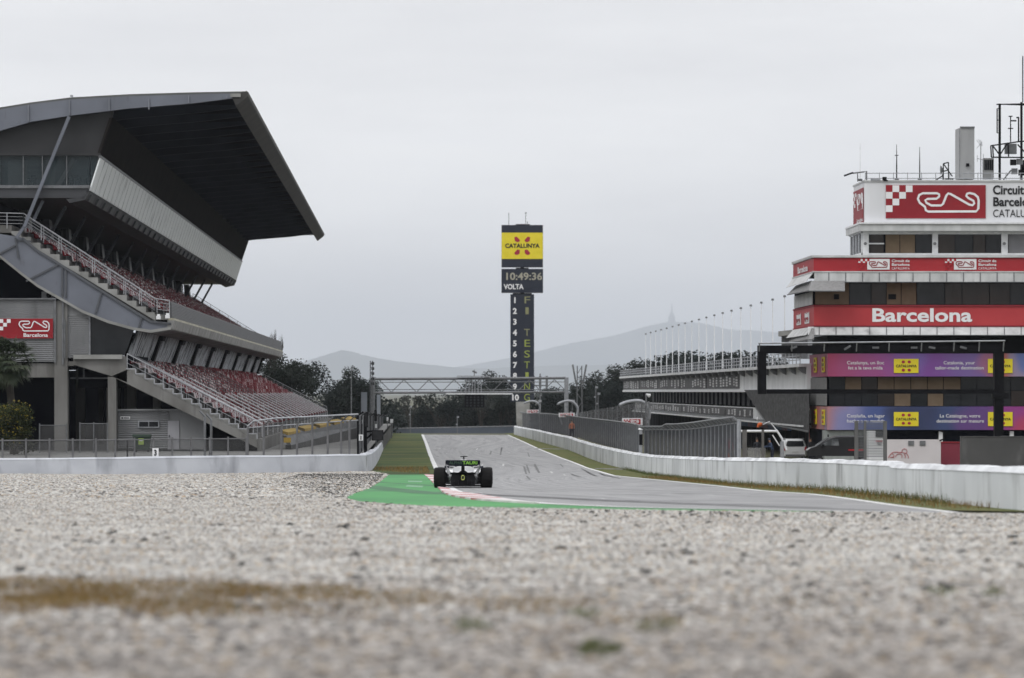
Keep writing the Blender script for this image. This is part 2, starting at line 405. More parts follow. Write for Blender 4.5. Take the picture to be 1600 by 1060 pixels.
# barriers' base lines
WLB = [gp(*p) for p in [(-500, 744), (-60, 743.5), (150, 742.5), (300, 741), (440, 739.5), (540, 737.5), (572, 736.5), (581, 734.5), (587, 728), (592, 719), (598, 705), (603, 694), (609, 682.5)]]
WLT = [716.5, 716.5, 715, 713, 711.5, 710, 709.5, 707.5, 703, 698.5, 688, 679, 669]
WRB = [gp(*p) for p in [(809, 679), (845, 689), (895, 702.5), (955, 725), (990, 733.5), (1032, 742), (1090, 749), (1160, 756.5), (1240, 762), (1323, 766.5), (1418, 775.5), (1424, 776.2), (1522, 787.5), (1600, 795), (1800, 812)]]
WRT = [666, 672, 682.5, 699, 706, 711.5, 714, 715.5, 716, 718, 721.5, 724.8, 727, 729, 736]
# grass verges
M_grass = mat('verge_grass', (.036, .066, .009), (.095, .098, .022), .35, 8, .95, .5, (.5, .35, 1), fine=(.25, (.028, .048, .008), .47, .60, (.25, .5, 1)))
M_grassy = mat('dry_verge_grass', (.075, .095, .018), (.115, .11, .032), .8, 8, .95, .5, (1, .5, 1), fine=(5.0, (.04, .055, .014), .5, .75, (1, .4, 1)))
yb = gp(607, 742).y
rows = []
for Y in (700, 600, 515, 470, 420, 370, 330, 300, 280, 260, 245, 232, yb, 226):
    rows.append((Vector((interp(WLB[7:], Y) - .2 if Y > WLB[7].y else gp(583, 736).x, Y, 0)), Vector((Lc(Y) + .05, Y, 0))))
sheet('grass', rows, M_grass, .006, kind='stuff')
yr0 = gp(1600, 803.6).y
rows = []
Ys = [700, 600, 515, 450, 400, 350, 310, 280, 255, 235, 220, 205, 190, 175, 160, 150, 140, 130, 120, 112, 105, 98, 93, 88, 84, 80, 77.5, yr0]
for Y in Ys:
    rx = interp(WRB, Y) + .25
    if Y < WRB[-1].y: rx = WRB[-1].x
    lx = Rc(Y)
    if Y < tr[-1].y: lx = tr[-1].x + (tr[-1].y - Y) * 3
    rows.append((Vector((lx - .02, Y, 0)), Vector((max(rx, lx + .3), Y, 0))))
sheet('grass', rows, M_grassy, .006, kind='stuff')
# concrete strips across the right verge
for (xa, ya, xb, yb2) in ((838, 701.5, 892, 703.2), (930, 733.5, 990, 734.5)):
    a, b_ = gp(xa, ya), gp(xb, yb2)
    mb = MB(); mb.hexa([Vector((a.x, a.y, G(a.y))), Vector((b_.x, b_.y, G(b_.y))), Vector((b_.x, b_.y + 1.6, G(b_.y + 1.6))), Vector((a.x, a.y + 1.6, G(a.y + 1.6)))] +
                       [Vector((a.x, a.y, G(a.y) + .05)), Vector((b_.x, b_.y, G(b_.y) + .05)), Vector((b_.x, b_.y + 1.6, G(b_.y + 1.6) + .05)), Vector((a.x, a.y + 1.6, G(a.y + 1.6) + .05))])
    o = mb.build('path', M_conc_l, origin=(0, 0, 0)); o['kind'] = 'structure'

# gravel bed: a sheet and loose stones on it
M_gravel = mat('gravel_bed', (.31, .30, .285), (.20, .195, .19), 9.0, 8, .95, 1.0, fine=(30.0, (.10, .095, .09), .55, .7, (1, 1, 1)))
lefty = [gp(*p) for p in [(583, 737.2), (607, 742), (592, 754), (575, 764), (552, 772), (540, 778), (545, 781), (562, 785), (620, 789.5), (700, 793), (800, 795), (900, 796.5), (1100, 799.3), (1250, 801), (1345, 801.2), (1420, 802.4), (1500, 803.3), (1620, 804), (1800, 805)]]
gr = lefty[:]
gr += [Vector((gr[-1].x, 12, 0)), Vector((-60, 12, 0)), Vector((-60, 232, 0))]
gr += [p for p in WLB[1:7]]
# split in Y bands is not needed: the bed lies on one plane
poly_sheet('gravel', gr, M_gravel, .003)
def stone_mat(name, stops, rough=.9):
    m = bpy.data.materials.new(name); m.use_nodes = True; nt = m.node_tree; b = nt.nodes['Principled BSDF']; k = nt.links.new
    b.inputs['Roughness'].default_value = rough
    oi = nt.nodes.new("ShaderNodeObjectInfo"); r = nt.nodes.new("ShaderNodeValToRGB"); r.color_ramp.interpolation = 'CONSTANT'
    e = r.color_ramp.elements
    while len(e) < len(stops): e.new(0.5)
    for i, (p, c) in enumerate(stops): e[i].position = p; e[i].color = (*c, 1)
    t = nt.nodes.new("ShaderNodeTexCoord"); nz = nt.nodes.new("ShaderNodeTexNoise"); nz.inputs['Scale'].default_value = 2.5; nz.inputs['Detail'].default_value = 4
    k(t.outputs['Object'], nz.inputs['Vector'])
    mr = nt.nodes.new("ShaderNodeMapRange"); mr.inputs['To Min'].default_value = .8; mr.inputs['To Max'].default_value = 1.15; k(nz.outputs['Fac'], mr.inputs['Value'])
    sc = nt.nodes.new("ShaderNodeVectorMath"); sc.operation = 'SCALE'
    k(oi.outputs['Random'], r.inputs['Fac']); k(r.outputs['Color'], sc.inputs[0]); k(mr.outputs['Result'], sc.inputs['Scale'])
    geo = nt.nodes.new("ShaderNodeNewGeometry"); n2 = nt.nodes.new("ShaderNodeTexNoise"); n2.inputs['Scale'].default_value = 1.1; n2.inputs['Detail'].default_value = 8; n2.inputs['Roughness'].default_value = .65
    k(geo.outputs['Position'], n2.inputs['Vector'])
    m2 = nt.nodes.new("ShaderNodeMapRange"); m2.inputs['From Min'].default_value = .42; m2.inputs['From Max'].default_value = .68; k(n2.outputs['Fac'], m2.inputs['Value'])
    mx = nt.nodes.new("ShaderNodeMix"); mx.data_type = 'RGBA'; mx.blend_type = 'MULTIPLY'; mx.inputs[7].default_value = (.60, .57, .55, 1)
    k(m2.outputs['Result'], mx.inputs[0]); k(sc.outputs['Vector'], mx.inputs[6]); k(mx.outputs[2], b.inputs['Base Color'])
    return m
M_stone = stone_mat('mixed_gravel_stone', [(0, (.465, .455, .43)), (.24, (.355, .347, .33)), (.44, (.59, .578, .55)), (.62, (.235, .226, .213)), (.73, (.40, .32, .235)), (.79, (.45, .39, .31)), (.85, (.14, .136, .132)), (.92, (.67, .655, .63)), (.98, (.05, .047, .045))])
M_stone_d = stone_mat('dark_warm_gravel_stone', [(0, (.34, .32, .30)), (.24, (.26, .24, .225)), (.44, (.43, .405, .38)), (.60, (.17, .16, .15)), (.74, (.30, .24, .17)), (.80, (.35, .29, .22)), (.86, (.10, .095, .09)), (.93, (.52, .50, .475)), (.975, (.04, .037, .035))])  # darker, warmer tones than the mixed stones, for the nearest bands
M_crumb = stone_mat('rubber_crumb', [(0, (.02, .02, .02)), (.5, (.035, .032, .03)), (.8, (.05, .045, .04))])
def scatter(name, poly, m, dens, smin, smax, seed, squash=.7, sink=0.0, shape='stone'):
    """Loose stones over a flat piece of ground, as one object of kind stuff."""
    o = poly_sheet(name, poly, m, .003, kind='stuff')
    ng = bpy.data.node_groups.new(name + '_scatter', 'GeometryNodeTree')
    ng.interface.new_socket('Geometry', in_out='INPUT', socket_type='NodeSocketGeometry')
    ng.interface.new_socket('Geometry', in_out='OUTPUT', socket_type='NodeSocketGeometry')
    A = ng.nodes.new; k = ng.links.new
    gi, go = A('NodeGroupInput'), A('NodeGroupOutput')
    dp = A('GeometryNodeDistributePointsOnFaces'); dp.inputs['Density'].default_value = dens; dp.inputs['Seed'].default_value = seed
    if shape == 'stone':
        ic = A('GeometryNodeMeshIcoSphere'); ic.inputs['Radius'].default_value = 1.0; ic.inputs['Subdivisions'].default_value = 1
        sp = A('GeometryNodeSetPosition'); rv = A('FunctionNodeRandomValue'); rv.data_type = 'FLOAT_VECTOR'
        rv.inputs[0].default_value = (-.28,) * 3; rv.inputs[1].default_value = (.28,) * 3
        k(ic.outputs['Mesh'], sp.inputs['Geometry']); k(rv.outputs[0], sp.inputs['Offset']); src = sp.outputs['Geometry']
    else:
        ic = A('GeometryNodeMeshCone'); ic.inputs['Vertices'].default_value = 3; ic.inputs['Radius Bottom'].default_value = .12; ic.inputs['Radius Top'].default_value = .02; ic.inputs['Depth'].default_value = 2.0
        src = ic.outputs['Mesh']
    sm = A('GeometryNodeSetMaterial'); sm.inputs['Material'].default_value = m; k(src, sm.inputs['Geometry'])
    io = A('GeometryNodeInstanceOnPoints')
    rr = A('FunctionNodeRandomValue'); rr.data_type = 'FLOAT_VECTOR'
    if shape == 'stone': rr.inputs[0].default_value = (-.5, -.5, 0); rr.inputs[1].default_value = (.5, .5, 6.28)
    else: rr.inputs[0].default_value = (-.45, -.45, 0); rr.inputs[1].default_value = (.45, .45, 6.28)
    rs = A('FunctionNodeRandomValue'); rs.data_type = 'FLOAT'; rs.inputs[2].default_value = smin; rs.inputs[3].default_value = smax; rs.inputs['Seed'].default_value = seed + 3
    rs2 = A('FunctionNodeRandomValue'); rs2.data_type = 'FLOAT_VECTOR'; rs2.inputs[0].default_value = (.7, .7, squash * .7); rs2.inputs[1].default_value = (1.35, 1.1, squash * 1.2)
    ml = A('ShaderNodeVectorMath'); ml.operation = 'SCALE'
    k(rs2.outputs[0], ml.inputs[0]); k(rs.outputs[1], ml.inputs['Scale'])
    jg = A('GeometryNodeJoinGeometry')
    k(gi.outputs[0], dp.inputs['Mesh']); k(dp.outputs['Points'], io.inputs['Points']); k(sm.outputs['Geometry'], io.inputs['Instance'])
    k(rr.outputs[0], io.inputs['Rotation']); k(ml.outputs['Vector'], io.inputs['Scale'])
    k(io.outputs['Instances'], go.inputs[0])
    md = o.modifiers.new('scatter', 'NODES'); md.node_group = ng
    o.data.materials.clear(); o.data.materials.append(m)
    return o
def band(y0, y1, xl, xr):
    return [Vector((xl(y0), y0, 0)), Vector((xr(y0), y0, 0)), Vector((xr(y1), y1, 0)), Vector((xl(y1), y1, 0))]
vis = lambda k: (lambda Y: k * (Y * .1345 + 1.2))
fy = lefty[13].y
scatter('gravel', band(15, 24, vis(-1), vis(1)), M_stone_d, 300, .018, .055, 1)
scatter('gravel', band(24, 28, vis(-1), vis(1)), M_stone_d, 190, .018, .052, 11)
scatter('gravel', band(24, 28, vis(-1), vis(1)), M_stone, 110, .016, .046, 12)
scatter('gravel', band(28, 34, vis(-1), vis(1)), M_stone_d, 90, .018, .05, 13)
scatter('gravel', band(28, 34, vis(-1), vis(1)), M_stone, 210, .016, .044, 14)
scatter('gravel', band(34, 62, vis(-1), vis(1)), M_stone, 330, .015, .042, 2)
near_edge = [p.copy() for p in lefty[5:18]]
scatter('gravel', [Vector((-62 * .1345 - 1.2, 62, 0)), Vector((62 * .1345 + 1.2, 62, 0))] + [p for p in near_edge[::-1]] + [Vector((-near_edge[0].y * .1345 - 1, near_edge[0].y, 0))], M_stone, 230, .018, .042, 3)
yy = near_edge[0].y
scatter('gravel', [Vector((-yy * .1345 - 1, yy, 0)), lefty[5], lefty[4], lefty[3], lefty[2], lefty[1], lefty[0], WLB[5], WLB[4], WLB[3], WLB[2], Vector((-231 * .1345, 230, 0))], M_stone, 42, .04, .085, 4)
# black rubber crumbs thrown off the track on to the gravel beside the runoff
pk = lambda l: [gp(*p) for p in l]
o = scatter('rubber_debris', pk([(470, 741.5), (600, 741.5), (588, 755), (570, 764.5), (548, 772), (535, 779), (480, 768), (430, 752)]), M_crumb, 28, .03, .085, 5)
o = scatter('rubber_debris', pk([(150, 748), (470, 742), (430, 752), (480, 768), (535, 779), (400, 782), (250, 770)]), M_crumb, 2.4, .03, .08, 6)
o = scatter('rubber_debris', pk([(540, 783), (700, 795), (900, 799), (1300, 802.5), (1500, 804.5), (1560, 815), (1100, 812), (700, 806), (500, 800)]), M_crumb, 3.0, .03, .07, 7)
o = scatter('rubber_debris', band(24, 62, vis(-1), vis(1)), M_crumb, .4, .05, .08, 8)
# mossy, dry weeds in the gravel close to the lens
M_weed = stone_mat('dry_weed', [(0, (.17, .095, .022)), (.35, (.24, .145, .04)), (.6, (.13, .10, .025)), (.8, (.30, .19, .06)), (.93, (.08, .10, .025))])
M_weedg = stone_mat('green_weed', [(0, (.06, .09, .02)), (.5, (.10, .12, .03)), (.8, (.15, .14, .05))])
def blob(cx, cy, rx, ry, seed):
    rnd = random.Random(seed); pts = []
    for i in range(14):
        a = 2 * math.pi * i / 14; r = rnd.uniform(.6, 1.1)
        pts.append(gp(cx + math.cos(a) * rx * r, cy - math.sin(a) * ry * r))
    return pts
for i, (cx, cy, rx, ry, dn) in enumerate([(60, 934, 150, 32, 650), (250, 938, 200, 30, 560), (330, 958, 150, 18, 520), (140, 945, 130, 14, 350), (470, 932, 150, 18, 650), (620, 942, 120, 14, 450), (820, 950, 120, 16, 380), (980, 975, 110, 14, 250), (70, 945, 90, 12, 500), (1250, 945, 90, 10, 90), (520, 965, 120, 14, 130), (200, 915, 200, 12, 120)]):
    scatter('dry_grass', blob(cx, cy, rx, ry, i), M_weed, dn, .015, .032, 20 + i, squash=1.1, shape='blade')
for i, (cx, cy, rx, ry, dn) in enumerate([(935, 1024, 40, 14, 2600), (740, 985, 36, 12, 900), (915, 966, 34, 8, 900), (1470, 930, 30, 8, 500), (1025, 985, 50, 12, 600), (1550, 930, 26, 8, 500)]):
    scatter('grass', blob(cx, cy, rx, ry, 40 + i), M_weedg, dn, .014, .03, 50 + i, squash=1.2, shape='blade')
# ragged grass at the foot of the right barrier and on the verge
o = scatter('grass', [p + Vector((-.9, -.9 if p.y < 150 else 0, 0)) for p in WRB[4:13]] + [p + Vector((.0, -.1, 0)) for p in WRB[4:13]][::-1], M_weedg, 60, .03, .085, 61, squash=1.3, shape='blade')
o = scatter('grass', [Vector((Rc(Y) + .25, Y, 0)) for Y in (200, 170, 150, 130, 110, 95, 85, 79)] + [Vector((interp(WRB, Y) - .1, Y, 0)) for Y in (79, 85, 95, 110, 130, 150, 170, 200)], M_weed, 22, .03, .07, 62, squash=1.2, shape='blade')
o = scatter('grass', pk([(584, 736), (672, 741.5), (668, 731), (586, 731)]), M_weed, 14, .04, .09, 63, squash=1.2, shape='blade')

# concrete barriers
def barrier(name, label, base, tops, th, mats_, inward, joint=4.0, seed=0):
    rnd = random.Random(seed)
    root = thing(name, label, 'barrier', base[len(base) // 2])
    pts = []
    for i in range(len(base) - 1):
        n = max(2, int((base[i + 1] - base[i]).length / 1.6)); n = min(n, 40)
        for k in range(n):
            t = k / n; p = base[i].lerp(base[i + 1], t); y_ = tops[i] + (tops[i + 1] - tops[i]) * t
            pts.append((p, ZC - (y_ - HY) / F * p.y))
    pts.append((base[-1], ZC - (tops[-1] - HY) / F * base[-1].y))
    mb, cap = MB(), MB(); n = len(pts)
    for i, (p, zt) in enumerate(pts):
        a, c = pts[max(i - 1, 0)][0], pts[min(i + 1, n - 1)][0]
        d = (c - a); d.z = 0; d.normalize(); nn = Vector((-d.y, d.x, 0)) * inward
        g = G(p.y) - .05; j = rnd.uniform(-.03, .03) if rnd.random() < .5 else 0
        b0 = len(mb.v)
        mb.v += [Vector((p.x, p.y, g)), Vector((p.x, p.y, zt - .10)) + nn * (.05 + j), Vector((p.x, p.y, zt - .10)) + nn * th, Vector((p.x, p.y, g)) + nn * th]
        zz = zt + rnd.uniform(-.025, .02)
        cap.v += [Vector((p.x, p.y, zt - .10)) + nn * (.03 + j), Vector((p.x, p.y, zz)) + nn * .12, Vector((p.x, p.y, zz)) + nn * (th - .08), Vector((p.x, p.y, zt - .12)) + nn * (th + .02)]
    for i in range(n - 1):
        for m_ in (mb, cap):
            q = i * 4
            for k in range(4): m_.f.append((q + k, q + (k + 1) % 4, q + 4 + (k + 1) % 4, q + 4 + k)); m_.mi.append(0)
    for m_ in (mb, cap):
        m_.f.append((0, 1, 2, 3)); q = (n - 1) * 4; m_.f.append((q, q + 3, q + 2, q + 1)); m_.mi += [0, 0]
    mb.build('wall_face', mats_[0], root, origin=None)
    cap.build('top_cover', mats_[1], root)
    return root, pts
M_wall = mat('white_barrier_paint', (.66, .68, .70), (.50, .52, .54), .45, 8, .75, .5, (1, .35, .5), fine=(1.6, (.20, .205, .21), .52, .80, (1, .5, .22)))
M_cover = mat('white_plastic_cover', (.74, .76, .78), (.45, .46, .48), .5, 8, .55, .8, (1, 1, 1.5), fine=(2.0, (.25, .25, .26), .62, .8, (1, .5, 1)))
M_cover2 = mat('grey_barrier_cover', (.56, .58, .62), (.44, .46, .50), .3, 8, .6, .4, (1, 1, 1.5), fine=(.5, (.28, .29, .32), .52, .72, (1.5, 1, .5)))
wl, wlp = barrier('concrete_barrier', 'long grey white barrier wall in front of the grandstand left of the grass', WLB, WLT, .5, (M_cover2, M_cover2), 1, seed=1)
wr, wrp = barrier('concrete_barrier', 'white painted barrier wall running along the right side of the track', WRB, WRT, .5, (M_wall, M_cover), -1, seed=2)
# expansion joints of the right wall, nearest panels
mb = MB()
for px in (1172, 1224, 1290, 1350, 1422, 1476, 1512, 1562, 1598):
    for i in range(len(wrp) - 1):
        a, b_ = wrp[i][0], wrp[i + 1][0]
        xa, xb = 800 + F * a.x / a.y, 800 + F * b_.x / b_.y
        if xa <= px <= xb:
            t = (px - xa) / (xb - xa); p = a.lerp(b_, t); zt = wrp[i][1]
            mb.box(Vector((p.x + .01, p.y + .01, (G(p.y) + zt - .12) / 2)), (.05, .09, zt - .14 - G(p.y)), 0)
mb.build('panel_joint', mat('joint_dark', (.12, .12, .12), (.2, .2, .2), 5), wr)
# ================================================================== GRANDSTAND
YS = 264.0
KS = YS / F
def S(px, py, t=0.0, dx=0.0, dz=0.0): return P(px, py, YS) + D * t + Vector((dx, 0, dz))
SL = 213.0
stand = thing('grandstand', 'large covered grandstand with red seats and sweeping dark cantilever roof beside the track', 'grandstand', (P(150, 700, YS).x, YS, G(YS)))
def ext(mb, pts, t0=0.0, t1=SL, drop=0.0, mi=0):
    a = [S(x, y, t0, 0, -drop * t0 / SL) for x, y in pts]; b_ = [S(x, y, t1, 0, -drop * t1 / SL) for x, y in pts]
    n = len(pts)
    mb.add(a + b_, [tuple(range(n)), tuple(range(2 * n - 1, n - 1, -1))] + [(i, i + n, (i + 1) % n + n, (i + 1) % n) for i in range(n)], mi)
top = [(-420, 330), (-260, 245), (-150, 205), (-60, 181), (0, 168), (50, 160), (110, 152.5), (200, 147.5), (300, 144.5), (385, 143)]
bot = [(362, 156), (300, 163), (200, 171), (110, 182), (40, 193), (0, 206), (-60, 226), (-150, 262), (-260, 312), (-420, 400)]
DR = .9
mb = MB()   # roof skin
sk = top + [(x, y + 4) for x, y in top[::-1]]
for i in range(len(top) - 1):
    ext(mb, [top[i], top[i + 1], (top[i + 1][0], top[i + 1][1] + 4), (top[i][0], top[i][1] + 4)], .0, SL, DR)
roof = mb.build('roof', mat('roof_sheet', (.12, .125, .12), (.09, .095, .09), .4, rough=.7), stand)
def rib(mb, t, th, inset=4.4):
    """one roof girder: the band between the upper and the lower curve"""
    tp = [(x, y + inset) for x, y in top]; bt = bot[::-1] + [(375, 153)]
    # interpolate the lower curve at the upper curve's x
    def yb_(x):
        q = sorted(bt)
        for a, b_ in zip(q, q[1:]):
            if x <= b_[0]: return a[1] + (b_[1] - a[1]) * (x - a[0]) / (b_[0] - a[0])
        return q[-1][1]
    for i in range(len(tp) - 1):
        x0, x1 = tp[i][0], min(tp[i + 1][0], 372)
        ext(mb, [(x0, tp[i][1]), (x1, tp[i + 1][1]), (x1, yb_(x1)), (x0, yb_(x0))], t, t + th, DR)
mb = MB(); rib(mb, -.55, .35)
g = mb.build('end_girder', M_steel, roof)
mb = MB()
for x in (-14, 46, 110, 172, 234, 296, 355):
    yt = 160 - (x) * .05; 
    q = [p for p in sorted(top) if p[0] >= x][0]; r_ = [p for p in sorted(bot) if p[0] >= x][0]
    yt = q[1] + 5 + max(0, (q[0] - x) * .10); yl = r_[1] + max(0, (r_[0] - x) * .16)
    prect(mb, front(YS), x - .9, yt, x + .9, yl - 1, .55, .12)
mb.build('girder_stiffener', mat('stiffener_steel', (.19, .20, .23), (.15, .16, .18), 1), roof)
for i in range(1, 27):
    mb = MB(); rib(mb, i * (SL / 27) - .15, .3); mb.build('roof_beam', mat('beam_navy', (.045, .05, .068), (.034, .039, .054), .5, rough=.7, spec=.2), roof)
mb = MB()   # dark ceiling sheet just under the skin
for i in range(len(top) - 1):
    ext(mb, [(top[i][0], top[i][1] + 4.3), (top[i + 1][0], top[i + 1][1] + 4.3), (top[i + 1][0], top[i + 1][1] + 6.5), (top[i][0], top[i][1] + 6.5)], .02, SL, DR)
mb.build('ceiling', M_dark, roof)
mb = MB(); ext(mb, [(362.5, 151.5), (372, 147.8), (386, 143.2), (389, 146), (388, 152), (369, 167)], -.55, SL + .3, DR)
mb.build('roof_edge', mat('roof_edge_board', (.05, .048, .046), (.035, .034, .033), .5, rough=.7), roof)
mb = MB(); prect(mb, front(YS), 361, 147.6, 377, 153, .6, .05)
mb.build('end_plate', M_conc_l, roof)
mb = MB(); prect(mb, front(YS), 111, 149.5, 115, 152.5, .3, .2); mb.bar(S(111, 151, 2), S(109, 149, 2), .1); mb.build('roof_vent', M_galv, roof)
# louvred rear wall under the roof and upper box
mb = MB(); nl = 40
a0, a1 = (175, 184), (155, 243)
for i in range(nl):
    f0, f1, f2 = i / nl, (i + .55) / nl, (i + 1) / nl
    pt = lambda f, o: (a0[0] + (a1[0] - a0[0]) * f + o, a0[1] + (a1[1] - a0[1]) * f)
    ext(mb, [pt(f0, 0), pt(f0, 1.6), pt(f1, .3), pt(f2, 0)], 0, SL)
ext(mb, [(171, 184), (175.2, 184), (155.2, 243), (151, 243)], .0, SL)
lw = mb.build('louvre_wall', M_louv, stand)
M_gab = mat('dark_gable_panel', (.026, .027, .029), (.035, .035, .037), .4, rough=.6)
mb = MB()
ext(mb, [(-420, 330), (-150, 240), (-60, 205), (0, 192), (60, 178), (120, 170), (178, 160), (174, 186), (154, 240), (-420, 240)], .4, .8)
ext(mb, [(-420, 240), (157, 240), (155, 243.5), (-420, 243.5)], -.2, .9)
mb.build('gable_wall', M_gab, stand)
mb = MB(); ext(mb, [(-30, 243), (-26, 243), (-26, 400), (-30, 400)], 4, SL); ext(mb, [(-30, 240.5), (153, 240.5), (152, 243.2), (-30, 243.2)], 1.0, SL)
mb.build('rear_wall', mat('interior_wall', (.10, .11, .11), (.06, .065, .07), .3), stand)
mb = MB(); ext(mb, [(-420, 295), (139, 295), (132, 310), (-420, 310)], -.5, SL)
sl = mb.build('box_floor', mat('box_floor_grey', (.055, .058, .066), (.045, .047, .052), .4, rough=.5), stand)
mb = MB(); ext(mb, [(-420, 290.5), (141, 290.5), (139.5, 295), (-420, 295)], -.65, SL); mb.build('floor_edge', M_galvd, sl)
gb = thing_glass = None
mb = MB()
for x0, x1 in ((-120, -62), (-61, -1), (0, 36), (37, 66), (67, 104), (105, 140), (141, 152)):
    ext(mb, [(x0, 244), (x1 if x1 < 141 else 154, 244), (x1 if x1 < 141 else 141, 290), (x0, 290)], .1, .14)
gb = mb.build('end_glazing', M_glass, stand)
for i, x in enumerate((36.5, 66.5, 104.5, -.5)):
    mb = MB(); prect(mb, front(YS), x - .7, 243.5, x + .7, 291, .0, .1); mb.build('mullion', M_galvd, gb)
for x0, wd in ((44, 12), (103, 10), (116, 9), (133, 7)):   # furniture inside the box
    mb = MB(); c = S(x0, 293, 3.0); 
    mb.box(c + Vector((0, 0, .75)), (wd * KS, .7, .06))
    for s in (-1, 1):
        mb.bar(c + Vector((s * wd * KS * .42, 0, .02)), c + Vector((s * wd * KS * .42, 0, .74)), .05)
    mb.box(c + Vector((0, .5, .75)), (wd * KS * .6, .08, .5)); mb.bar(c + Vector((0, .5, 0)), c + Vector((0, .5, .6)), .06)
    mb.build('lounge_table', M_black, stand)
for (xa, ya, xb, yb_) in ((84, 292, 112, 246),):
    mb = MB(); mb.bar(S(xa, ya, 2.2), S(xb, yb_, 2.2), .5, .3); mb.build('inner_brace', M_galvd, stand)
mb = MB(); ext(mb, [(4, 246), (34, 246), (34, 292), (4, 292)], 3.4, 3.5); ext(mb, [(58, 246), (78, 246), (78, 292), (58, 292)], 3.4, 3.5); mb.build('inner_partition', mat('pale_inner_wall', (.20, .22, .22), (.14, .15, .15), .5), stand)
# leaning glazed fascia: sky reflection painted as pale base, plus streaks of dirt
m = mat('streaked_fascia', (.82, .85, .86), (.73, .76, .77), 1.6, 8, .3, 0, (1, .55, .06), spec=.5, lo=.3, hi=.7, fine=(1.4, (.10, .105, .11), .60, .72, (1, .8, .07)))
fas = MB(); ext(fas, [(155, 246.5), (157, 247), (141, 298), (139, 298)], 0, SL)
fas = fas.build('glazed_fascia', m, stand)
mb = MB(); ext(mb, [(154, 242.5), (158, 243), (157.6, 247), (153.8, 246.8)], -.1, SL + .1); mb.build('top_trim', M_galvd, fas)
mb = MB(); n = 62
for i in range(1, n):
    t = i * SL / n; mb.hexa([S(157.2, 247, t), S(141.2, 298, t), S(141.2, 298, t + .06), S(157.2, 247, t + .06)] + [S(157.6, 247, t), S(141.6, 298, t), S(141.6, 298, t + .06), S(157.6, 247, t + .06)])
mb.build('panel_joint', mat('fascia_joint', (.48, .50, .51), (.40, .42, .43), 2), fas)
# dirty tongue at the near corner, real geometry is only a stain so it stays in the panel noise
lip = MB(); ext(lip, [(139.5, 298.5), (141, 299), (134, 313), (110, 318), (104, 312), (131, 309)], -.5, SL + .1)
lip = lip.build('lower_lip', mat('lip_dark', (.05, .052, .055), (.035, .036, .04), 1), stand)
mb = MB()
for i in range(36):
    t = 1 + i * SL / 36; ext(mb, [(139, 303), (142.5, 303.5), (137, 314), (133, 312.5)], t, t + 2.6)
mb.build('bracket', mat('lip_bracket', (.085, .088, .092), (.06, .062, .065), 1), lip)
# big inclined tube and struts under the box
mb = MB(); mb.bar(S(110, 184, -.9), S(40, 356, -.9), .26, .22); mb.bar(S(42, 352, -.8), S(28, 372, -.8), .22, .2)
mb.build('inclined_prop', M_steel, stand)
mb = MB(); mb.bar(S(64, 312, 1.5), S(48, 345, 1.5), .24, .2); mb.build('inclined_prop', M_steel, stand)
M_strut = mat('strut_grey', (.045, .05, .06), (.035, .038, .045), 1)
for i in range(13):
    mb = MB(); t = 5 + i * 16.0
    mb.bar(S(92, 318, t), S(62, 372, t), .22, .22); mb.build('strut', M_strut, stand)
for i in range(13):
    mb = MB(); t = 9 + i * 16.0
    ext(mb, [(8, 318), (22, 318), (26, 362), (12, 362)], t, t + 2.4); mb.build('lobby_panel', mat('lobby_panel', (.09, .095, .10), (.03, .03, .032), 2.0, rough=.4, stretch=(1, 1, .1), lo=.45, hi=.55), stand)
mb = MB(); ext(mb, [(-60, 312), (-10, 312), (-10, 352), (-60, 352)], 3, SL); mb.build('lobby_wall', M_dark, stand)

# decks
def steps(x0, y0, x1, y1, n, bottom):
    dx_, dy_ = (x1 - x0) / n, (y1 - y0) / n; pts = []
    for i in range(n): pts += [(x0 + dx_ * i, y0 + dy_ * i), (x0 + dx_ * (i + 1), y0 + dy_ * i)]
    pts.append((x1, y1)); return pts + bottom
def deck(name, x0, y0, x1, y1, n, lower, m):
    """stepped terrace: one box per row so every face stays convex; the soffit follows the lower curve"""
    mb = MB(); dx_, dy_ = (x1 - x0) / n, (y1 - y0) / n
    def yl(x):
        for a, b_ in zip(lower, lower[1:]):
            if x <= b_[0]: return a[1] + (b_[1] - a[1]) * (x - a[0]) / (b_[0] - a[0])
        return lower[-1][1]
    for i in range(n):
        xa, xb = x0 + dx_ * i, x0 + dx_ * (i + 1); y = y0 + dy_ * i
        ext(mb, [(xa, y), (xb, y), (xb, max(yl(xb), y + 2)), (xa, max(yl(xa), y + 2))], 0, SL)
    return mb.build(name, m, stand)
ulow = [(-60, 400), (8, 408), (60, 450), (130, 487), (200, 507), (240, 511), (300, 508)]
NU = 15
M_dconc = mat('shaded_terrace_concrete', (.11, .108, .104), (.07, .068, .065), .5, 8, .9, .3)  # terrace concrete darkened, shadow between the seats put into the colour
ud = deck('upper_deck', 18, 362, 243, 498, NU, [(-60, 385), (18, 378), (243, 508)], M_dconc)
mb = MB(); ext(mb, [(-120, 352), (18, 352), (18, 364), (-120, 364)], 0, SL); mb.build('rear_walkway', M_conc, ud)
mb = MB(); ext(mb, [(243, 492), (266, 492), (266, 500), (243, 500)], 0, SL); mb.build('front_walkway', M_conc, ud)
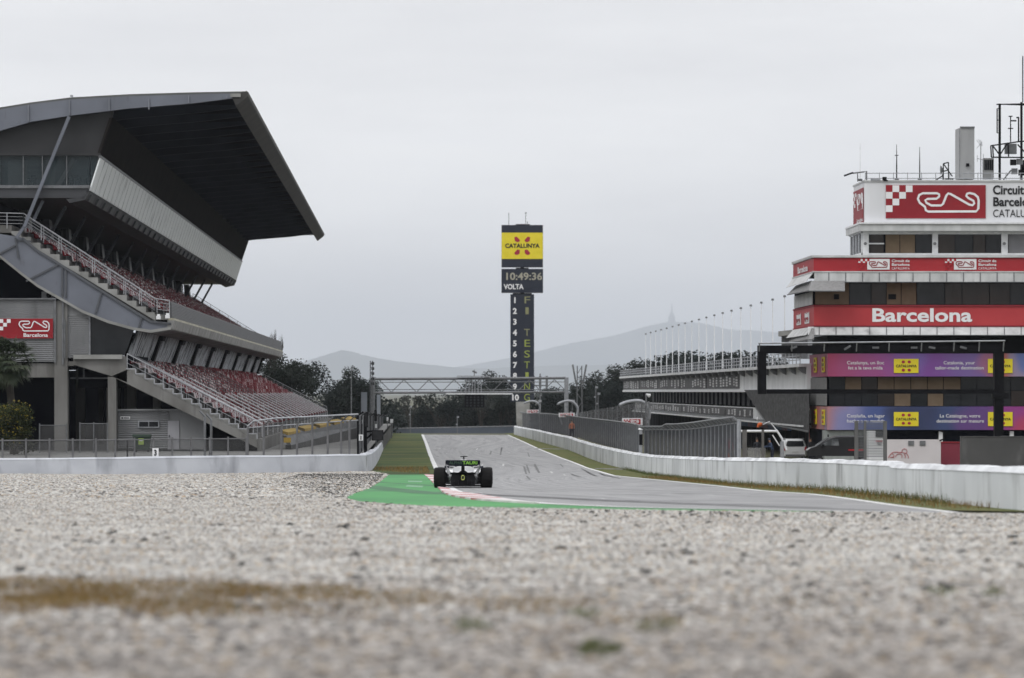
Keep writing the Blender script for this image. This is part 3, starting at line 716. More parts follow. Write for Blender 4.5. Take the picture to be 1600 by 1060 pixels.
# the blue grey plate girder at the near end, and its concrete soffit curve
gt = [(-120, 366), (0, 366), (36, 372), (60, 392), (90, 410), (130, 436), (170, 461), (210, 486), (236, 502), (268, 506)]
gl = [(-120, 390), (0, 399), (36, 428), (60, 446), (90, 463), (130, 486), (170, 502), (210, 513), (236, 517), (268, 512)]
for (t, m_, nm) in ((-.45, M_steel, 'end_girder'), (27, M_dark, 'deck_girder'), (54, M_dark, 'deck_girder'), (81, M_dark, 'deck_girder'), (108, M_dark, 'deck_girder'), (135, M_dark, 'deck_girder'), (162, M_dark, 'deck_girder'), (189, M_dark, 'deck_girder'), (SL, M_steel, 'deck_girder')):  # inner girders repeat the end one in near black, shade put into the colour
    mb = MB()
    for i in range(len(gt) - 1): ext(mb, [gt[i], gt[i + 1], gl[i + 1], gl[i]], t, t + .35)
    eg = mb.build(nm, m_, ud)
    if t < 0: EG = eg
mb = MB()
for i in range(len(gl) - 1):
    a, b_ = gl[i], gl[i + 1]; ext(mb, [(a[0], a[1] - 1), (b_[0], b_[1] - 1), (b_[0], b_[1] + 3.4), (a[0], a[1] + 3.4)], -.6, SL)
mb.build('curved_soffit', M_conc_l, ud)
mb = MB()
for (xa, ya, xb, yb_) in ((25, 372, 30, 404), (25, 384, -8, 402), (28, 376, 50, 378), (98, 416, 98, 462), (104, 420, 104, 466), (42, 440, 92, 414), (160, 456, 150, 490), (222, 496, 218, 512)):
    mb.bar(S(xa, ya, -.52), S(xb, yb_, -.52), .10, .12)
for a, b_ in zip(gt[2:], gt[3:]): mb.bar(S(a[0], a[1] + .6, -.5), S(b_[0], b_[1] + .6, -.5), .22, .16)
mb.build('girder_stiffener', mat('girder_line', (.09, .095, .105), (.075, .08, .09), 1), EG)
# front of the upper deck
mb = MB(); ext(mb, [(263, 471), (267, 471), (269, 497), (265, 497)], 0, SL); par = mb.build('parapet', mat('ribbed_parapet', (.115, .115, .118), (.085, .086, .09), 3, 3, .6, stretch=(1, 1.5, .1)), ud)
mb = MB()
for i in range(10):
    y = 473 + i * 2.4; ext(mb, [(266.9 + i * .18, y), (267.9 + i * .18, y + .3), (267.9 + i * .18, y + 1.0), (266.9 + i * .18, y + 1.3)], .05, SL - .05)
mb.build('parapet_rib', M_galvd, par)
mb = MB(); ext(mb, [(263, 497), (271, 497), (272, 501), (263, 501)], -.1, SL); mb.build('cream_strip', mat('cream_strip', (.38, .36, .28), (.25, .24, .19), .5, 6, .7), ud)
mb = MB(); ext(mb, [(262, 501), (273, 501), (269, 514), (262, 516)], -.5, SL)
fb = mb.build('front_beam', M_conc_l, ud)
mb = MB(); ext(mb, [(268, 511.5), (239, 517.5), (200, 512.6), (200, 514), (240, 521), (269, 515)], -.3, SL); mb.build('underside', M_conc, fb)
for x, y in ((263, 495.5), (249, 497)):
    mb = MB(); c = S(x, y, -.8); mb.box(c, (.3, .35, .22)); mb.box(c + Vector((0, 0, .18)), (.2, .2, .12)); mb.build('lamp', M_white, ud)
# rails of the upper deck
def rail(mb, pts, t, hgt=.95, post=1.3, n=4, r=.032, tt=None):
    """railing with wires along pixel polyline (px,py = top line) in the end plane at offset t"""
    for (x0, y0), (x1, y1) in zip(pts, pts[1:]):
        for k in range(n):
            dz = -hgt * k / n
            mb.tube([S(x0, y0, t, 0, dz), S(x1, y1, t, 0, dz)], r if k == 0 else .014, 5)
        L_ = math.hypot(x1 - x0, y1 - y0) * KS; m_ = max(1, round(L_ / post))
        for k in range(m_ + 1):
            f = k / m_; a = S(x0 + (x1 - x0) * f, y0 + (y1 - y0) * f, t); mb.bar(a, a - Vector((0, 0, hgt + .12)), .05)
mb = MB(); rail(mb, [(-40, 332), (37, 334), (120, 387), (243, 467), (265, 470)], -.15); mb.build('railing', M_rail, ud)
mb = MB(); rail(mb, [(37, 336), (120, 389), (243, 469)], 1.6, n=5); mb.build('railing', M_rail, ud)
mb = MB(); rail(mb, [(18, 336), (243, 474)], SL - .3); mb.build('railing', M_galvd, ud)
for i in range(1, 15):
    mb = MB(); t = i * SL / 15
    mb.tube([S(22, 344, t), S(238, 476, t)], .035, 5)
    for k in range(8):
        f = k / 7; a = S(22 + 216 * f, 344 + 132 * f, t); mb.bar(a, a - Vector((0, 0, .9)), .05)
    mb.build('aisle_rail', M_galvd, ud)
mb = MB()
for k in range(70):
    a = S(256, 476, k * SL / 70); mb.bar(a, a - Vector((0, 0, .9)), .05)
mb.tube([S(256, 474, 0), S(256, 474, SL)], .03, 5); mb.build('front_rail', M_galvd, ud)
# window band below the deck, streaky sky reflections painted into the panes
m = mat('sky_reflection_window', (.50, .53, .56), (.03, .034, .04), 1.3, 8, .6, 0, (1, .9, .35), lo=.50, hi=.60, spec=.08, fine=(1.8, (.012, .014, .016), .58, .66, (1, .9, .3)))
nb = 9; fr = [0, .115, .23, .345, .46, .58, .70, .82, .92, 1.0]
ts = [f * SL for f in fr]
M_mull = M_black
for i in range(9):
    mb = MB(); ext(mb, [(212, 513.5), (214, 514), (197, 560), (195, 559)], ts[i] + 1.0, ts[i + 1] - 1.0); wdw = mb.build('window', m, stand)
    mb = MB(); ext(mb, [(213.5, 511), (219, 513), (203, 561), (196, 561)], ts[i + 1] - .9, ts[i + 1] + .9); ext(mb, [(216, 516), (222, 517), (219, 526), (213, 526)], ts[i + 1] - 1.4, ts[i + 1] + 1.4)
    mb.build('window_column', M_mull, stand)
mb = MB(); ext(mb, [(138, 486), (150, 490), (180, 503), (210, 513), (194, 557), (138, 557)], .2, .3); mb.build('end_window', M_glassd, stand)
mb = MB()
for a, b_ in (((139, 485), (139, 559)), ((138, 557.5), (195, 557.5)), ((139, 486), (212, 513))): mb.bar(S(*a, 0), S(*b_, 0), .1, .2)
mb.build('window_frame', M_galv, stand)
mb = MB(); ext(mb, [(120, 505), (200, 518), (182, 562), (120, 562)], .6, SL - .3); mb.build('interior_block', M_dark, stand)
# lower deck
NL = 14
ld = deck('lower_deck', 198, 577, 402, 686, NL, [(100, 560), (175, 590), (360, 679), (402, 696)], M_dconc)
mb = MB(); ext(mb, [(115, 557), (196, 557), (199, 577), (199, 598), (175, 588), (115, 570)], -.3, .8); ext(mb, [(175, 588), (199, 578), (402, 688), (402, 700), (360, 679)], -.3, .4)
mb.build('raker_beam', M_conc, ld)
for (x0_, y0_, x1_, y1_, n_, pr_d) in ((18, 362, 243, 498, NU, ud), (198, 577, 402, 686, NL, ld)):
    mb = MB()
    for i in range(n_):
        xa, xb = x0_ + (x1_ - x0_) * i / n_, x0_ + (x1_ - x0_) * (i + 1) / n_; ya, yb_ = y0_ + (y1_ - y0_) * i / n_, y0_ + (y1_ - y0_) * (i + 1) / n_
        ext(mb, [(xa, ya - .6), (xb + .01, ya - .6), (xb + .01, yb_ + 3.5), (xa, ya + 3.5)], -.14, .22)
    mb.build('stair_edge', M_conc_l, pr_d)
mb = MB(); mb.bar(S(116, 558, -.5), S(192, 558, -.5), .28, .3); mb.build('ledge_pipe', M_conc_l, ld)
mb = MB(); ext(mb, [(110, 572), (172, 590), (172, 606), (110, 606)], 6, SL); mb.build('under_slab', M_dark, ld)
mb = MB(); rail(mb, [(199, 553), (396, 655)], -.2, post=1.4, n=3, r=.045)
for i in range(NL):   # edge trim of the steps
    xa, xb = 198 + 204 * i / NL, 198 + 204 * (i + 1) / NL; y = 577 + 109 * i / NL
    mb.bar(S(xa, y - .4, -.34), S(xb, y - .4, -.34), .07); mb.bar(S(xb, y - .4, -.34), S(xb, y + 7.4, -.34), .07)
mb.build('railing', M_rail, ld)
mb = MB(); rail(mb, [(205, 555), (400, 658)], 2.2, post=1.4, n=4, r=.045); mb.build('railing', M_rail, ld)
mb = MB(); rail(mb, [(198, 553), (396, 655)], SL - .2); mb.build('railing', M_rail, ld)
for i in range(20):   # long sloping rails over the front rows
    t = 6 + i * 10.2; f0 = .55 if i > 2 else .3
    mb = MB(); xa, ya = 198 + 204 * f0, 556 + 109 * f0
    mb.tube([S(xa, ya, t), S(404, 664, t)], .062, 5)
    for k in range(4):
        f = k / 3; a = S(xa + (404 - xa) * f, ya + (664 - ya) * f, t); mb.bar(a, a - Vector((0, 0, .9)), .045)
    mb.build('aisle_rail', mat('bright_rail', (.62, .63, .65), (.52, .53, .55), 3, rough=.4), ld)
for i in range(11):
    t = 8 + i * 9; mb = MB(); mb.tube([S(204, 560, t), S(306, 614, t)], .035, 5)
    for k in range(7):
        f = k / 6; a = S(204 + 102 * f, 560 + 54 * f, t); mb.bar(a, a - Vector((0, 0, .9)), .05)
    mb.build('aisle_rail', M_galvd, ld)
# seats: shells with back and pan; near ones individually, the mass as one part
M_sred = mat('seat_red', (.15, .018, .025), (.085, .014, .018), .5, 3, .85, spec=.04, lo=.4, hi=.6)
M_swht = mat('seat_white', (.40, .36, .36), (.30, .25, .25), .5, 3, .45)
def seat_geo(mb, c, mi):
    # c = seat centre on the tread; seats face +X (the track)
    mb.hexa([c + Vector(p) for p in ((-.16, -.2, .40), (.22, -.2, .43), (.22, .2, .43), (-.16, .2, .40), (-.16, -.2, .45), (.22, -.2, .48), (.22, .2, .48), (-.16, .2, .45))], mi)
    mb.hexa([c + Vector(p) for p in ((-.22, -.2, .40), (-.16, -.2, .40), (-.16, .2, .40), (-.22, .2, .40), (-.30, -.18, .78), (-.25, -.18, .79), (-.25, .18, .79), (-.30, .18, .78))], mi)
    mb.hexa([c + Vector(p) for p in ((-.05, -.04, 0), (.03, -.04, 0), (.03, .04, 0), (-.05, .04, 0), (-.05, -.04, .41), (.03, -.04, .41), (.03, .04, .41), (-.05, .04, .41))], 2)
rnd = random.Random(3); mass = MB(); n_single = 0
singles = []
for (x0, y0, x1, y1, n) in ((18, 362, 243, 498, NU), (198, 577, 402, 686, NL)):
    upper = x0 == 18
    for i in range(n):
        xa = x0 + (x1 - x0) * i / n; y = y0 + (y1 - y0) * i / n
        if upper and i == 0: continue
        cnt = int(SL / .52)
        for j in range(cnt):
            t = 2.2 + j * .52
            if t > SL - 1.5 or (t % (SL / 15)) < 1.3: continue
            white = rnd.random() < ((.26 if t < 90 else .14) if upper else (.36 if t < 75 else .12))
            if not upper and i >= 8 and t > 22 and rnd.random() < .6: continue
            c = S(xa + 6.5, y, t)
            near = t < 4.6
            (singles if near and len(singles) < 100 else mass.__dict__.setdefault('q', [])).append((c, white, upper))
for c, white, upper in singles:
    mb = MB(); seat_geo(mb, c, 1 if white else 0); mb.build('seat', [M_sred, M_swht, M_galvd], ud if upper else ld)
for up, par_ in ((True, ud), (False, ld)):
    ms = MB()
    for c, white, upper in mass.q:
        if upper == up: seat_geo(ms, c, 1 if white else 0)
    o = ms.build('seat_rows', [M_sred, M_swht, M_galvd], par_); o['kind'] = 'stuff'
# near end: columns, cladding, rooms
zg = 712
def sbox(mb, x0, y0, x1, y1, t0, t1): ext(mb, [(x0, y0), (x1, y0), (x1, y1), (x0, y1)], t0, t1)
for (x0, y0, x1, y1) in ((85.5, 470, 106, zg), (169, 589, 182, zg)):
    mb = MB(); sbox(mb, x0, y0, x1, y1, -.3, .9); mb.build('column', M_conc, stand)
for t in (13, 40, 67):
    for x in (92, 176):
        mb = MB(); sbox(mb, x, 572, x + 14, zg, t, t + .9); mb.build('column', M_conc, stand)
mb = MB(); mb.bar(S(99, 455, -.4), S(99, 570, -.4), .12); mb.bar(S(102, 500, -.4), S(102, 560, -.4), .08); mb.bar(S(97, 507, -.45), S(104, 507, -.45), .1); mb.build('drain_pipe', M_galvd, stand)
mb = MB(); sbox(mb, -260, 568, 106, 590, -.2, .8); sbox(mb, 106, 565, 116, 572, -.2, .8); mb.build('floor_beam', M_conc, stand)
def clad(name, x0, y0, x1, y1, t, m_, parent, step=3.1, curve=None):
    mb = MB(); y = y0
    while y < y1 - .01:
        ye = min(y + step, y1)
        a = [S(x0, y, t), S(x1, y, t), S(x1, (y + ye) / 2, t - .07), S(x0, (y + ye) / 2, t - .07), S(x0, ye, t), S(x1, ye, t)]
        mb.add(a, [(0, 1, 2, 3), (3, 2, 5, 4)]); y = ye
    mb.add([S(x0, y0, t), S(x1, y0, t), S(x1, y1, t), S(x0, y1, t), S(x0, y0, t + .2), S(x1, y0, t + .2), S(x1, y1, t + .2), S(x0, y1, t + .2)], [(4, 5, 6, 7), (0, 1, 5, 4), (1, 2, 6, 5), (2, 3, 7, 6), (3, 0, 4, 7)])
    return mb.build(name, m_, parent)
cw = clad('clad_wall', -260, 468.5, 88, 566, -.35, M_crg, stand)
mb = MB(); sbox(mb, -260, 466.5, 88.5, 468.5, -.6, .1); sbox(mb, 85, 468.5, 88.3, 567, -.46, -.3); mb.build('wall_trim', M_galvd, cw)
c2 = clad('clad_wall', 104.5, 492, 139, 560, -.1, M_crg, stand)
mb = MB(); ext(mb, [(104.5, 470), (122, 480), (139, 489), (139, 492.2), (104.5, 492.2)], -.1, .1); mb.build('wall_top', M_crg, c2)
mb = MB(); c = S(73, 461, 1); mb.box(c, (19 * KS, .6, 11 * KS)); ac = mb.build('air_conditioner', M_galvd, stand)
mb = MB(); mb.tube([c + Vector((.1, -.32, 0)), c + Vector((.1, -.36, 0))], .19, 14); mb.build('fan_grille', M_black, ac)
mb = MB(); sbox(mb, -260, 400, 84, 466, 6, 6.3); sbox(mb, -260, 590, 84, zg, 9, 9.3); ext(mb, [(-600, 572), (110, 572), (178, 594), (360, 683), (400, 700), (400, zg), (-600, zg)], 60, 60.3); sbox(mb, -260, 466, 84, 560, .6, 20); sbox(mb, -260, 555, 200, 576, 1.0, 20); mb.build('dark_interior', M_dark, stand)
for (x0, x1, y0) in ((116, 124, 606), (139, 152, 600), (159, 168, 606)):
    mb = MB(); sbox(mb, x0, y0, x1, 700, 20, 21); mb.build('inner_column', mat('inner_column', (.06, .06, .06), (.04, .04, .04), 1), stand)
mb = MB(); mb.bar(S(106, 591, 2), S(172, 591, 2), .1); mb.bar(S(127, 572, 2), S(127, 590, 2), .1); mb.build('inner_pipe', M_galvd, stand)
# red banner with circuit outline
CIRC = [(0, .78), (.10, .84), (.14, 1.0), (.92, 1.0), (.99, .92), (1.0, .50), (.97, .32), (.90, .20), (.80, .14), (.76, .22), (.79, .34), (.90, .46), (.92, .58), (.86, .64), (.80, .60), (.49, .10), (.44, .06), (.38, .14), (.34, .62), (.30, .68), (.12, .68), (.05, .52), (.09, .38), (.29, .34), (.34, .24), (.32, .08), (.27, .02), (.08, .02), (.01, .14), (-.04, .34), (-.03, .55)]
_OLD = [(.14, 1.0), (.90, 1.0), (.98, .93), (1.0, .82), (.99, .38), (.95, .22), (.86, .10), (.80, .06), (.76, .12), (.77, .26), (.92, .48), (.93, .60), (.88, .66), (.83, .64), (.53, .10), (.49, .08), (.45, .18), (.41, .62), (.38, .68), (.18, .68), (.12, .58), (.12, .44), (.17, .38), (.33, .36), (.37, .24), (.36, .12), (.32, .06), (.08, .06), (.02, .14), (-.02, .32), (-.01, .48), (.04, .60), (.11, .68), (.13, .84)]
CIRC = [((x - 627) / 283, (y - 357) / 85) for x, y in ((650, 358), (716, 358), (726, 363), (726, 373), (714, 383), (672, 384), (661, 390), (667, 402), (690, 414), (734, 414), (744, 407), (760, 368), (768, 359), (780, 362), (866, 410), (881, 413), (889, 405), (886, 393), (862, 380), (852, 370), (856, 360), (868, 357), (890, 362), (906, 376), (910, 392), (908, 428), (899, 441), (676, 442), (664, 436), (660, 420), (636, 402), (627, 384), (633, 366))]
def circuit(name, pl, x, y, w_, h_, m_, parent, wd, off=.05, th=.02):
    mb = MB(); pline(mb, pl, [(x + px * w_, y + py * h_) for px, py in CIRC], wd, off, th, closed=True); return mb.build(name, m_, parent)
def checks(pl, x, y, s, m_, parent, pat, off=.05, th=.02):
    mb = MB()
    for i, row in enumerate(pat):
        for j, c in enumerate(row):
            if c == '#': prect(mb, pl, x + j * s, y + i * s, x + (j + 1) * s, y + (i + 1) * s, off, th)
    return mb.build('check_pattern', m_, parent)
pl = front(YS - .5)
mb = MB(); prect(mb, pl, -22, 498, 83, 529, 0, .06); bn = mb.build('banner', mat('banner_red', (.26, .01, .018), (.22, .008, .014), .6), stand)
circuit('circuit_outline', pl, 30, 502, 47, 15.5, M_ltr, bn, 1.7, .07)
checks(pl, -20, 498, 6, M_ltr, bn, ["#.#.#.#", "....#..", "#.#.#..", ".#.....", "#.#...."], .07) if False else checks(pl, -18, 499, 5.8, M_ltr, bn, [".#.#.#.", "#.#.#..", ".#.#...", "#.#....", ".#....."], .07)
text('lettering', 'Barcelona', pl, 36.5, 526.6, 5.6, M_ltr, bn, off=.08, width=38, bold=.02)
# service rooms below the stand
sh = clad('clad_room', 182.5, 641, 262, 703, 1.2, M_crg, stand, 3.4)
mb = MB(); ext(mb, [(262, 641), (279, 641), (279, 703), (262, 703)], 1.3, 1.5); ext(mb, [(279, 643), (320, 662), (320, 703), (279, 703)], 1.2, 1.4); ext(mb, [(182, 639.5), (278, 639.5), (320, 660.5), (320, 662.5), (278, 642), (182, 642)], .9, 1.5)
mb.build('room_wall', M_crg, sh)
mb = MB(); sbox(mb, 260.5, 658, 278.5, 703, 1.1, 1.25); dr = mb.build('door', mat('grey_door', (.30, .30, .32), (.25, .25, .265), 1), sh)
mb = MB(); mb.box(S(263, 682, 1.02), (.05, .12, .16)); mb.build('handle', M_black, dr)
mb = MB(); sbox(mb, 214, 657.5, 247, 669, 1.0, 1.2); wf = mb.build('window_frame', M_galv, sh)
mb = MB(); sbox(mb, 216, 659.5, 230, 667, .95, 1.0); mb.build('pane', M_glassd, wf)
mb = MB(); sbox(mb, 231.5, 659.5, 245.5, 667, .95, 1.0); mb.build('pane', M_glassd, wf)
mb = MB(); sbox(mb, 186, 651, 201.5, 656, 1.05, 1.1); sg = mb.build('sign_plate', M_ltr, sh)
mb = MB(); sbox(mb, 188, 652.4, 190.4, 654.8, 1.0, 1.04); sbox(mb, 191.6, 652.8, 199.8, 654.2, 1.0, 1.04); mb.build('sign_marks', M_ltk, sg)
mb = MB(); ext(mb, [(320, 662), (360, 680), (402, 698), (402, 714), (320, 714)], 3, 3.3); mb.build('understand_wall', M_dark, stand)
mb = MB(); ext(mb, [(402, 686), (408, 686), (408, 716), (402, 716)], 0, SL); mb.build('front_wall', M_conc, stand)

# raised terrace behind the left barrier
mb = MB(); zt = ZC - (705.5 - HY) * YS / F
for i in range(1, 9):
    a0_, a1_ = WLB[i - 1] + Vector((-.1, .62, 0)), WLB[i] + Vector((-.5 if i > 6 else 0, .62, 0))
    if i > 1: a0_ = prev_
    prev_ = a1_
    a = [Vector((a0_.x, a0_.y, zt)), Vector((a1_.x, a1_.y, zt)), Vector((a1_.x + DX * 250, a1_.y + 250, zt)), Vector((a0_.x + DX * 250, a0_.y + 250, zt))]
    mb.hexa([v + Vector((0, 0, -1.6)) for v in a] + a)
o = mb.build('pavement', mat('grey_pavement', (.22, .22, .215), (.16, .16, .155), .4, 6, .9), origin=(0, 0, 0)); o['kind'] = 'structure'
ZT = zt
def WYl(px):
    q = [(800 + F * p.x / p.y, p.y) for p in WLB]
    for a, b_ in zip(q, q[1:]):
        if px <= b_[0]: return a[1] + (b_[1] - a[1]) * (px - a[0]) / (b_[0] - a[0])
    return q[-1][1]
def T(px, Y): return Vector(((px - 800) / F * Y, Y, ZT))
# waste container
bc = T(222, 261); bin_ = thing('waste_container', 'dark green wheeled waste container with yellow sticker beside the service room', 'waste container', bc)
mb = MB(); w0, w1 = .48, .58
mb.hexa([bc + Vector(p) for p in ((-w0, -.35, .15), (w0, -.35, .15), (w0, .35, .15), (-w0, .35, .15), (-w1, -.42, 1.05), (w1, -.42, 1.05), (w1, .42, 1.05), (-w1, .42, 1.05))])
M_bin = mat('dark_green_plastic', (.015, .03, .02), (.02, .035, .025), 2, rough=.5)
mb.build('body', M_bin, bin_)
mb = MB(); mb.prism([bc + Vector((-.62, y, z)) for y, z in ((-.46, 1.05), (-.44, 1.12), (-.2, 1.2), (.2, 1.2), (.44, 1.12), (.46, 1.05))], (1.24, 0, 0)); mb.build('lid', M_bin, bin_)
mb = MB(); mb.box(bc + Vector((-.03, -.41, .72)), (.36, .03, .42)); st = mb.build('sticker', mat('sticker_green', (.30, .42, .08), (.25, .36, .07), 3), bin_)
mb = MB(); mb.box(bc + Vector((-.03, -.43, .80)), (.22, .02, .1)); mb.build('sticker_patch', M_ltr, st)
for s in (-1, 1):
    for y in (-.3, .3):
        mb = MB(); mb.tube([bc + Vector((s * .42 - .04, y, .1)), bc + Vector((s * .42 + .04, y, .1))], .1, 10); mb.build('wheel', M_rubber, bin_)
# low wire fence behind the left barrier
def ground_fence(name, label, pts, h_, gap, zf, post_m, mesh_m, top_rail=True, grp=None, pr=.06, bend=0.0):
    root = thing(name, label, 'fence', pts[0])
    if grp: root['group'] = grp
    for i in range(len(pts) - 1):
        a, b_ = pts[i], pts[i + 1]; n = max(1, round((b_ - a).length / gap))
        za, zb = zf(a), zf(b_)
        mb = MB(); mb.hexa([Vector((a.x, a.y, za + .05)), Vector((b_.x, b_.y, zb + .05)), Vector((b_.x, b_.y, zb + h_)), Vector((a.x, a.y, za + h_)), Vector((a.x, a.y + .01, za + .05)), Vector((b_.x, b_.y + .01, zb + .05)), Vector((b_.x, b_.y + .01, zb + h_)), Vector((a.x, a.y + .01, za + h_))])
        mb.build('wire_mesh', mesh_m, root)
        for k in range(n + (1 if i == len(pts) - 2 else 0)):
            p = a.lerp(b_, k / n); z = za + (zb - za) * k / n
            mb = MB(); q = Vector((p.x, p.y - .03, z))
            pp = [q, q + Vector((0, 0, h_ + .12))]
            if bend: pp += [q + Vector((bend * .45, 0, h_ + .42)), q + Vector((bend, 0, h_ + .55))]
            mb.tube(pp, pr, 6); mb.build('fence_post', post_m, root)
        if top_rail:
            mb = MB(); mb.tube([Vector((a.x, a.y - .02, za + h_)), Vector((b_.x, b_.y - .02, zb + h_))], pr * .7, 6); mb.build('top_rail', post_m, root)
    return root
M_post = mat('fence_post_concrete', (.16, .16, .165), (.11, .11, .115), 1.5, 6, .8)
ground_fence('wire_fence', 'low wire fence with grey posts right behind the long left barrier', [T(-70, WYl(-70) + 2), T(150, WYl(150) + 2), T(385, WYl(385) + 2)], 1.42, 1.45, lambda p: ZT - .15, M_post, M_mesh_l, True)
ground_fence('wire_fence', 'taller wire fence panels between the palm and the stand column', [T(62, 257), T(104, 257)], 1.85, 1.6, lambda p: ZT, M_galvd, M_mesh_l, True, pr=.045)
ground_fence('wire_fence', 'taller wire fence panels in front of the dark bay under the stand', [T(125, 258), T(168, 258)], 1.95, .8, lambda p: ZT, M_galvd, M_mesh_l, True, pr=.045)
# thin dark posts in front of the container
for i, (x, h_) in enumerate(((199, 1.25), (320, 2.6), (330, 2.4))):
    b0 = T(x, WYl(x) + 3 + i * .5); o = thing('boundary_post', ['thin dark post left of the green waste container', 'bent grey pipe post beside the service room, left one of the pair', 'bent grey pipe post beside the service room, right one of the pair'][i], 'post', b0)
    mb = MB(); mb.tube([b0, b0 + Vector((0, 0, h_))] + ([b0 + Vector((-.3, 0, h_ + .35))] if i else []), .05 if i == 0 else .08, 6); mb.build('shaft', M_black if i == 0 else M_galvd, o)
    mb = MB(); mb.box(b0 + Vector((0, 0, .04)), (.25, .25, .08)); mb.build('foot', M_conc, o)
def number_sign(px, py, Y, s, label, wd=.36, ht=.52):
    c = P(px, py, Y); pl = Plane(c + Vector((-wd / 2, 0, ht / 2)), (wd, 0, 0), (0, 0, -ht)); pl.n = Vector((0, -1, 0))
    o = thing('number_sign', label, 'sign', c - Vector((0, 0, ht / 2)))
    mb = MB(); prect(mb, pl, 0, 0, 1, 1, 0, .03); mb.build('board', M_ltr, o)
    text('lettering', s, pl, .5, .82, .62, M_ltk, o, off=.04, align='CENTER', bold=.05, width=.42 if s != '1' else .26)
    mb = MB(); mb.bar(c + Vector((0, .05, -ht / 2)), c + Vector((0, .05, -ht / 2 - .5)), .05); mb.build('stake', M_galvd, o)
number_sign(243, 707.5, WYl(243) + .9, '3', 'small white board with a black 3 on the left barrier below the waste container')
number_sign(564, 684, WYl(564) + .9, '1', 'small white board with a black 1 beside the hanging black screen', .26, .38)
YF2 = WYl(540) + 2.0
# high fence with cranked posts at the right end of the left barrier
hf = thing('catch_fence', 'high debris fence with tall cranked posts above the end of the left barrier', 'fence', T(470, YF2))
hp = [387, 412, 440, 464, 488, 512, 533, 546]
def hz(x): return ZC - ((660 - (x - 387) * .055) - HY) * YF2 / F
for i, x in enumerate(hp):
    b0 = T(x, YF2); b0.z -= .3; zt_ = hz(x)
    mb = MB(); mb.tube([b0, Vector((b0.x, b0.y, zt_ - .3)), Vector((b0.x + .35, b0.y, zt_ + .05))], .075, 6); mb.build('fence_post', M_post, hf)
for i in range(len(hp) - 1):
    a, b_ = T(hp[i], YF2 + .05), T(hp[i + 1], YF2 + .05)
    mb = MB(); mb.add([Vector((a.x, a.y, ZT)), Vector((b_.x, b_.y, ZT)), Vector((b_.x, b_.y, hz(hp[i + 1]))), Vector((a.x, a.y, hz(hp[i])))], [(0, 1, 2, 3)]); mb.build('wire_mesh', M_mesh_l, hf)
mb = MB(); mb.tube([Vector((T(387, YF2).x, YF2, hz(387) - .25)), Vector((T(396, YF2).x, YF2, hz(396) + .05)), Vector((T(430, YF2).x, YF2, hz(430) + .15)), Vector((T(560, YF2).x, YF2, hz(560) + .12))], .06, 6)
mb.tube([Vector((T(387, YF2).x, YF2, hz(387) - .35)), Vector((T(560, YF2).x, YF2, hz(560) - .25))], .035, 5); mb.build('top_rail', M_galv, hf)
# exit ramp wall with yellow parapet rail
rp = thing('access_ramp', 'grey concrete ramp wall topped with yellow rail boards behind the debris fence', 'ramp', T(500, 272))
a0, a1 = P(447, 681, 272), P(564, 655, 340); b0, b1 = P(455, 696, 272), P(564, 667, 340)
mb = MB(); mb.hexa([a0, a1, b1, b0] + [v + Vector((-.3, .4, 0)) for v in (a0, a1, b1, b0)]); mb.build('ramp_wall', mat('ramp_concrete', (.16, .165, .175), (.12, .125, .13), 1, 6, .8, stretch=(.3, .3, 2)), rp)
for k in range(5):
    f = .02 + k * .19; p = a0.lerp(a1, f); q = a0.lerp(a1, f + .14)
    mb = MB(); mb.hexa([p, q, q + Vector((0, 0, .16)), p + Vector((0, 0, .2))] + [v + Vector((-.6, 1.6, .16)) for v in (p, q, q + Vector((0, 0, .16)), p + Vector((0, 0, .2)))])
    mb.build('yellow_board', mat('yellow_rail_paint', (.36, .24, .02), (.30, .19, .018), 1), rp)
mb = MB(); q = P(449, 688, 271.5); mb.box(q, (.5, .3, .35)); mb.build('yellow_box', mat('yellow_rail_paint', (1, 1, 1)), rp)
mb = MB(); mb.hexa([b0, b1, Vector((b1.x, b1.y, ZT - 1)), Vector((b0.x, b0.y, ZT - 1))] + [v + Vector((-.5, 1.5, 0)) for v in (b0, b1, Vector((b1.x, b1.y, ZT - 1)), Vector((b0.x, b0.y, ZT - 1)))]); mb.build('ramp_base', mat('ramp_dark', (.05, .05, .052), (.07, .07, .07), 1, 6, .8), rp)  # base in a darker grey than the ramp wall
# ================================================================== CONTROL TOWER BUILDING
YB = 285.0
zgB = G(YB)
def blk(mb, x0, x1, y0, y1, depth, Y=YB, z0=None):
    a = [P(x0, y0, Y), P(x1, y0, Y), P(x1, y1, Y), P(x0, y1, Y)]
    if z0 is not None: a[2].z = z0; a[3].z = z0
    mb.hexa(a + [p + D * depth for p in a])
def sideplane(x0, Y=YB):
    """left flank of a block whose front left edge is at px x0; a = metres from the front edge (0) to the back, b in photo px of height"""
    p = Plane(P(x0, 0, Y), D, (0, 0, -Y / F)); p.n = Vector((-1, 0, 0)); return p
bld = thing('control_tower_building', 'white race control building with stepped storeys, red bands and long colourful banners', 'building', (P(1450, 0, YB).x, YB, zgB))
M_tan = mat('tan_blind', (.17, .122, .078), (.14, .10, .062), 1.5, rough=.7)
M_brn = mat('brown_glass', (.030, .022, .018), (.018, .014, .012), .4, rough=.12, spec=.25)
XR = 1860
mb = MB(); blk(mb, 1293, XR, 672, 740, 13, z0=zgB - .3); lower = mb.build('ground_floor', M_dark, bld)
mb = MB(); blk(mb, 1264, 1287, 671, 740, .3, 299, z0=zgB); blk(mb, 1288, 1334, 673, 740, 1.5, YB - .4, z0=zgB - .3); mb.build('pale_wall', mat('pale_green_panel', (.30, .32, .31), (.24, .26, .25), 1.5, rough=.6, stretch=(3, 1, .2)), lower)
